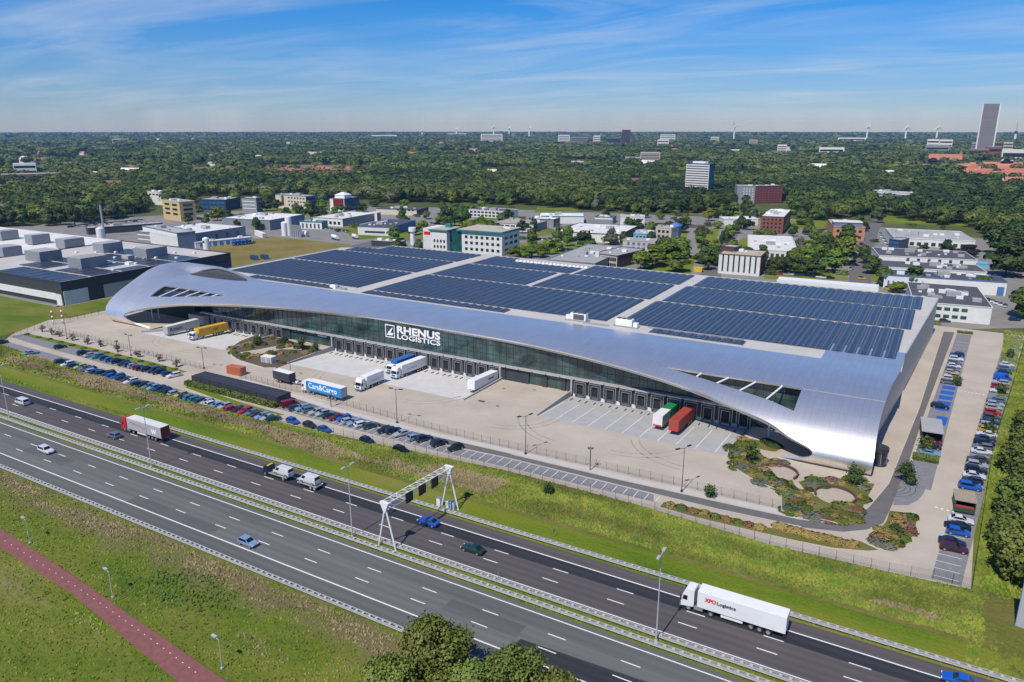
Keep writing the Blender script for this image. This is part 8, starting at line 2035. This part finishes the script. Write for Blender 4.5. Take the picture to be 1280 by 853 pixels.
def terrace(q, rx_, ry_, label):
    c_ = at(*q); a = at(q[0] + rx_, q[1]) - c_; b = at(q[0], q[1] - ry_) - c_; r = (a.length + b.length) / 2
    mb = MB(); mb.prism([(r * math.cos(2 * math.pi * k / 40), r * math.sin(2 * math.pi * k / 40)) for k in range(40)], 0, .04)
    o = mb.build('garden_terrace', M['sand']); o.location = (c_.x, c_.y, ZP + .03); o['kind'] = 'structure'
    mb = MB()
    for k in range(30):
        t0 = -.5 + 4.1 * k / 30; t1 = -.5 + 4.1 * (k + 1) / 30; P_ = [(rr * math.cos(t), rr * math.sin(t)) for t in (t0, t1) for rr in (r, r + .35)]
        mb.hexa([(*P_[0], 0), (*P_[1], 0), (*P_[3], 0), (*P_[2], 0), (*P_[0], .65), (*P_[1], .65), (*P_[3], .65), (*P_[2], .65)])
    o = mb.build('terrace_wall', M['brick_dark']); o.location = (c_.x, c_.y, ZP + .03); tag(o, label, 'wall')
terrace((974, 592), 22, 8, 'low curved brown wall round the left sandy terrace of the garden'); terrace((1044, 621), 22, 10, 'low curved brown wall round the right sandy terrace of the garden')
def dome_mesh(n, leaf, seed, m, tall=False):
    rng = np.random.default_rng(seed); d = rng.normal(0, 1, (n, 3)); d /= np.linalg.norm(d, axis=1)[:, None]; d[:, 2] = np.abs(d[:, 2])
    p = d * rng.uniform(.75, 1.08, n)[:, None]
    return np_mesh('shrub', leaf_quads(p, d, leaf, rng, .5), n, m, None, leaf_quads.n)
SH = {k: dome_mesh(260, .16, 400 + i, M[m]) for i, (k, m) in enumerate((('straw', 'straw'), ('green', 'shrub'), ('grey', 'lavender'), ('pink', 'pinkflower'), ('hedge', 'hedge'), ('dark', 'leaf_dark'), ('rust', 'rusty')))}
SN = {'rust': 'rusty brown perennial clump', 'straw': 'straw-coloured ornamental grass clump', 'green': 'green garden shrub', 'grey': 'grey-green cushion shrub', 'pink': 'pink flowering shrub', 'hedge': 'yellow-green shrub', 'dark': 'dark green shrub'}
rs = random.Random(77)
def shrub(q, r, h, kind, where):
    p = at(*q); o = bpy.data.objects.new('shrub', SH[kind]); link(o); o.location = (p.x, p.y, ZP); o.scale = (r, r * rs.uniform(.8, 1.2), h); o.rotation_euler = (0, 0, rs.uniform(0, 6))
    tag(o, SN[kind] + ' ' + where, 'shrub', kind + ' shrubs ' + where)
def fill(poly, n, kinds, rmin, rmax, hmin, hmax, where, avoid=()):
    xs = [q[0] for q in poly]; ys = [q[1] for q in poly]; c_ = 0; tries = 0
    while c_ < n and tries < 4000:
        tries += 1; q = (rs.uniform(min(xs), max(xs)), rs.uniform(min(ys), max(ys)))
        if not inside(q, poly): continue
        if any(((q[0] - a[0]) / a[2]) ** 2 + ((q[1] - a[1]) / a[3]) ** 2 < 1 for a in avoid): continue
        shrub(q, rs.uniform(rmin, rmax), rs.uniform(hmin, hmax), rs.choice(kinds), where); c_ += 1
AV = [(974, 592, 30, 12), (1044, 621, 30, 14), (1000, 605, 14, 9), (975, 570, 40, 5), (1045, 593, 60, 5)]
fill(G1, 96, ('straw', 'green', 'green', 'grey', 'rust', 'hedge', 'green', 'straw', 'dark', 'green', 'green', 'grey', 'straw'), 1.0, 2.3, .3, .7, 'in the round garden before the shell', AV)
for k in range(12):      # planting along the curved garden edge
    t = k / 11; q = (911 + 65 * t, 561 + 24 * t + 28 * t * t)
    shrub((q[0] + 3, q[1] + 1), 1.3, .9, ('dark', 'green', 'grey', 'straw')[k % 4], 'along the curved garden edge')
for q in ((974, 582), (966, 580), (1030, 645), (1046, 648), (1062, 640), (1040, 600)): shrub(q, 1.3, .5, 'pink', 'in the round garden before the shell')
for k in range(14): shrub((972 + 7.2 * k, 660 + 1.75 * k + rs.uniform(-1, 1)), 1.2, .9, 'straw', 'in the long strip before the service road')
for k in range(9): shrub((838 + 14 * k, 633 + 3.4 * k + rs.uniform(-1, 1)), 1.2, .8, ('straw', 'green', 'rust', 'straw', 'hedge')[k % 5], 'at the left part of the strip before the service road')
for q, kd in (((1126, 648), 'straw'), ((1121, 656), 'straw'), ((1127, 660), 'straw'), ((1100, 664), 'straw'), ((1107, 669), 'straw'), ((1115, 674), 'straw'), ((1098, 672), 'straw'), ((1122, 662), 'dark'), ((1135, 660), 'pink'), ((1137, 666), 'rust'), ((1094, 678), 'grey'), ((1102, 682), 'grey'), ((1110, 685), 'grey'), ((1138, 648), 'green'), ((1128, 674), 'green'), ((1120, 681), 'green')):
    shrub(q, 1.5, .8, kd, 'in the corner bed between the two roads')
fill(G2, 34, ('green', 'dark', 'straw', 'straw', 'hedge', 'grey', 'green'), .9, 1.9, .6, 1.3, 'in the planted garden between the docks', [(335, 438, 40, 3), (336, 455, 14, 8)])
for k in range(14): shrub((34 + 14.2 * k, 418.5 + 3.4 * k + rs.uniform(-.6, .6)), 1.0, .5, ('dark', 'green')[k % 2], 'in the strip by the yard fence')
for q in ((958, 553), (964, 556), (970, 559)): shrub(q, 1.6, .9, 'dark', 'under the open right nose of the shell')

# ---- rough grass, weeds and dry stalks as ground cover
def tufts(name, X, Y, Z, hmin, hmax, m, label, seed, cat='grass', wide=.6):
    """small leaning blade clumps, lit like a soft sward"""
    rng = np.random.default_rng(seed); n = len(X); a = rng.uniform(-1.0, 1.0, n); h = rng.uniform(hmin, hmax, n); w = h * rng.uniform(.6, 1.3, n) * wide
    lx_ = rng.normal(0, .3, n) * h; ly = rng.uniform(.1, .8, n) * h
    ux, uy = np.cos(a) * w, np.sin(a) * w
    c = np.stack([X, Y, Z], 1)
    q = np.stack([c + np.stack([-ux, -uy, 0 * h - .03], 1), c + np.stack([ux, uy, 0 * h - .03], 1), c + np.stack([ux * .6 + lx_, uy * .6 + ly, h], 1), c + np.stack([-ux * .6 + lx_, -uy * .6 + ly, h * .85], 1)], 1).reshape(-1, 3)
    drift = np.array([mnoise.noise(Vector((float(x) * .07, float(y) * .2, 4.0))) for x, y in zip(X, Y)])
    tn = np.clip(rng.uniform(0, 1, n) * .6 + .2 + drift * .7, 0, 1)
    nn = np.stack([np.sin(a) * .3 + rng.normal(0, .15, n), -np.full(n, .45), np.full(n, .85)], 1)
    o = bpy.data.objects.new(name, np_mesh(name, q, n, m, tn, nn)); link(o); tag(o, label, cat, None, 'stuff'); return o
rng = np.random.default_rng(8)
def bankz(x, y):
    yt = bank_top(x) + .1; t = min(1, max(0, (y - 117.5) / (yt - 117.5))); return .02 + math.sin(math.pi * t) * (.6 + .5 * nz(x, y, .08) + .3 * nz(x, y, .3, 5.0))
def area(n, x0, x1, y0f, y1f):
    X = rng.uniform(x0, x1, n); f = rng.uniform(0, 1, n)
    Y = np.array([y0f(x) + (y1f(x) - y0f(x)) * t for x, t in zip(X, f)])
    return X, Y
X, Y = area(75000, -300, 14, lambda x: 118.5, lambda x: bank_top(x) - .3); Z = np.array([bankz(float(a), float(b)) for a, b in zip(X, Y)])
d = np.array([mnoise.noise(Vector((float(a) * .03, float(b) * .12, 9))) for a, b in zip(X, Y)]); dry = (d + np.where(X < -75, .05, -.5) + np.where(np.abs(Y - 122.5) < 1.8, .25, -.2)) > .12
tufts('bank_weeds', X[~dry], Y[~dry], Z[~dry], .12, .42, M['weed'], 'tall green and yellowish weeds on the bank between motorway and car park', 1)
tufts('dry_stalks', X[dry], Y[dry], Z[dry], .12, .38, M['straw_stuff'], 'dry brown stalks along the middle of the bank', 2)
X = rng.uniform(-260, 0, 60000); Y = 76 - rng.uniform(0, 1, 60000) ** 1.2 * 60
c, s = math.cos(YAW), math.sin(YAW); pu, pv = to_px(X, Y); ok = (pu > -60) & (pu < 900) & (pv < 930)
onpath = np.array([inside((float(a), float(b)), [(q.x, q.y) for q in pn] + [(q.x, q.y) for q in reversed(ps)]) for a, b in zip(X, Y)]); ok &= ~onpath
X, Y = X[ok], Y[ok]; nettle = at(232, 738)
kk = np.hypot((X - nettle.x) / 9, (Y - nettle.y) / 4.5) + rng.normal(0, .2, len(X)) < 1
Z = np.array([zs(float(a), float(b)) for a, b in zip(X, Y)])
d = np.array([mnoise.noise(Vector((float(a) * .05, float(b) * .12, 2))) for a, b in zip(X, Y)]); dry = d + np.where(np.abs(Y - 73) < 2.6, .35, -.25) > .3
tufts('nettle_patch', X[kk], Y[kk], Z[kk] + .05, .15, .4, leaf_mat('nettles', (.035, .075, .010), (.07, .12, .02), .3, .02, attr=True), 'dark green nettle patch on the meadow right of the middle path lamp', 13)
dry &= ~kk; 
tufts('meadow_weeds', X[~dry], Y[~dry], Z[~dry], .08, .30, M['weed'], 'rough green meadow plants between the motorway and the red path', 3)
tufts('dry_verge_stalks', X[dry], Y[dry], Z[dry], .1, .35, M['straw_stuff'], 'dry brownish growth along the near guard rail', 4)
Y = rng.uniform(112, 335, 16000); X = rx(Y, 14.6) + rng.uniform(0, 1, 16000) ** 1.5 * 22; tufts('fence_side_weeds', X, Y, np.full(len(X), .04), .15, .5, M['weed'], 'wild growth between the right-hand fence and the trees', 5)
X = rng.uniform(-250, 40, 7000); Y = np.where(rng.uniform(0, 1, 7000) < .5, rng.uniform(92.6, 95.7, 7000), rng.uniform(110.3, 112.0, 7000)); tufts('median_grass', X, Y, np.full(7000, .02), .08, .3, M['weed'], 'thin grass under the guard rails', 6)

# ================================================================== HAZE
def haze(dens):
    m = bpy.data.materials.new('haze_air'); m.use_nodes = True; t = m.node_tree; t.nodes.clear()
    o_ = t.nodes.new('ShaderNodeOutputMaterial'); v = t.nodes.new('ShaderNodeVolumePrincipled')
    v.inputs['Color'].default_value = (.26, .52, 1.0, 1); v.inputs['Absorption Color'].default_value = (1, 1, 1, 1); v.inputs['Density'].default_value = dens; v.inputs['Anisotropy'].default_value = .1
    t.links.new(v.outputs[0], o_.inputs['Volume'])
    o = MB().box((-2800, 5590, 78.5), (17800, 12220, 163)).build('haze', m); o['kind'] = 'stuff'; o['label'] = 'thin blue haze lying over the plain to the horizon'; o['category'] = 'haze'
    return o
haze(6.5e-5)
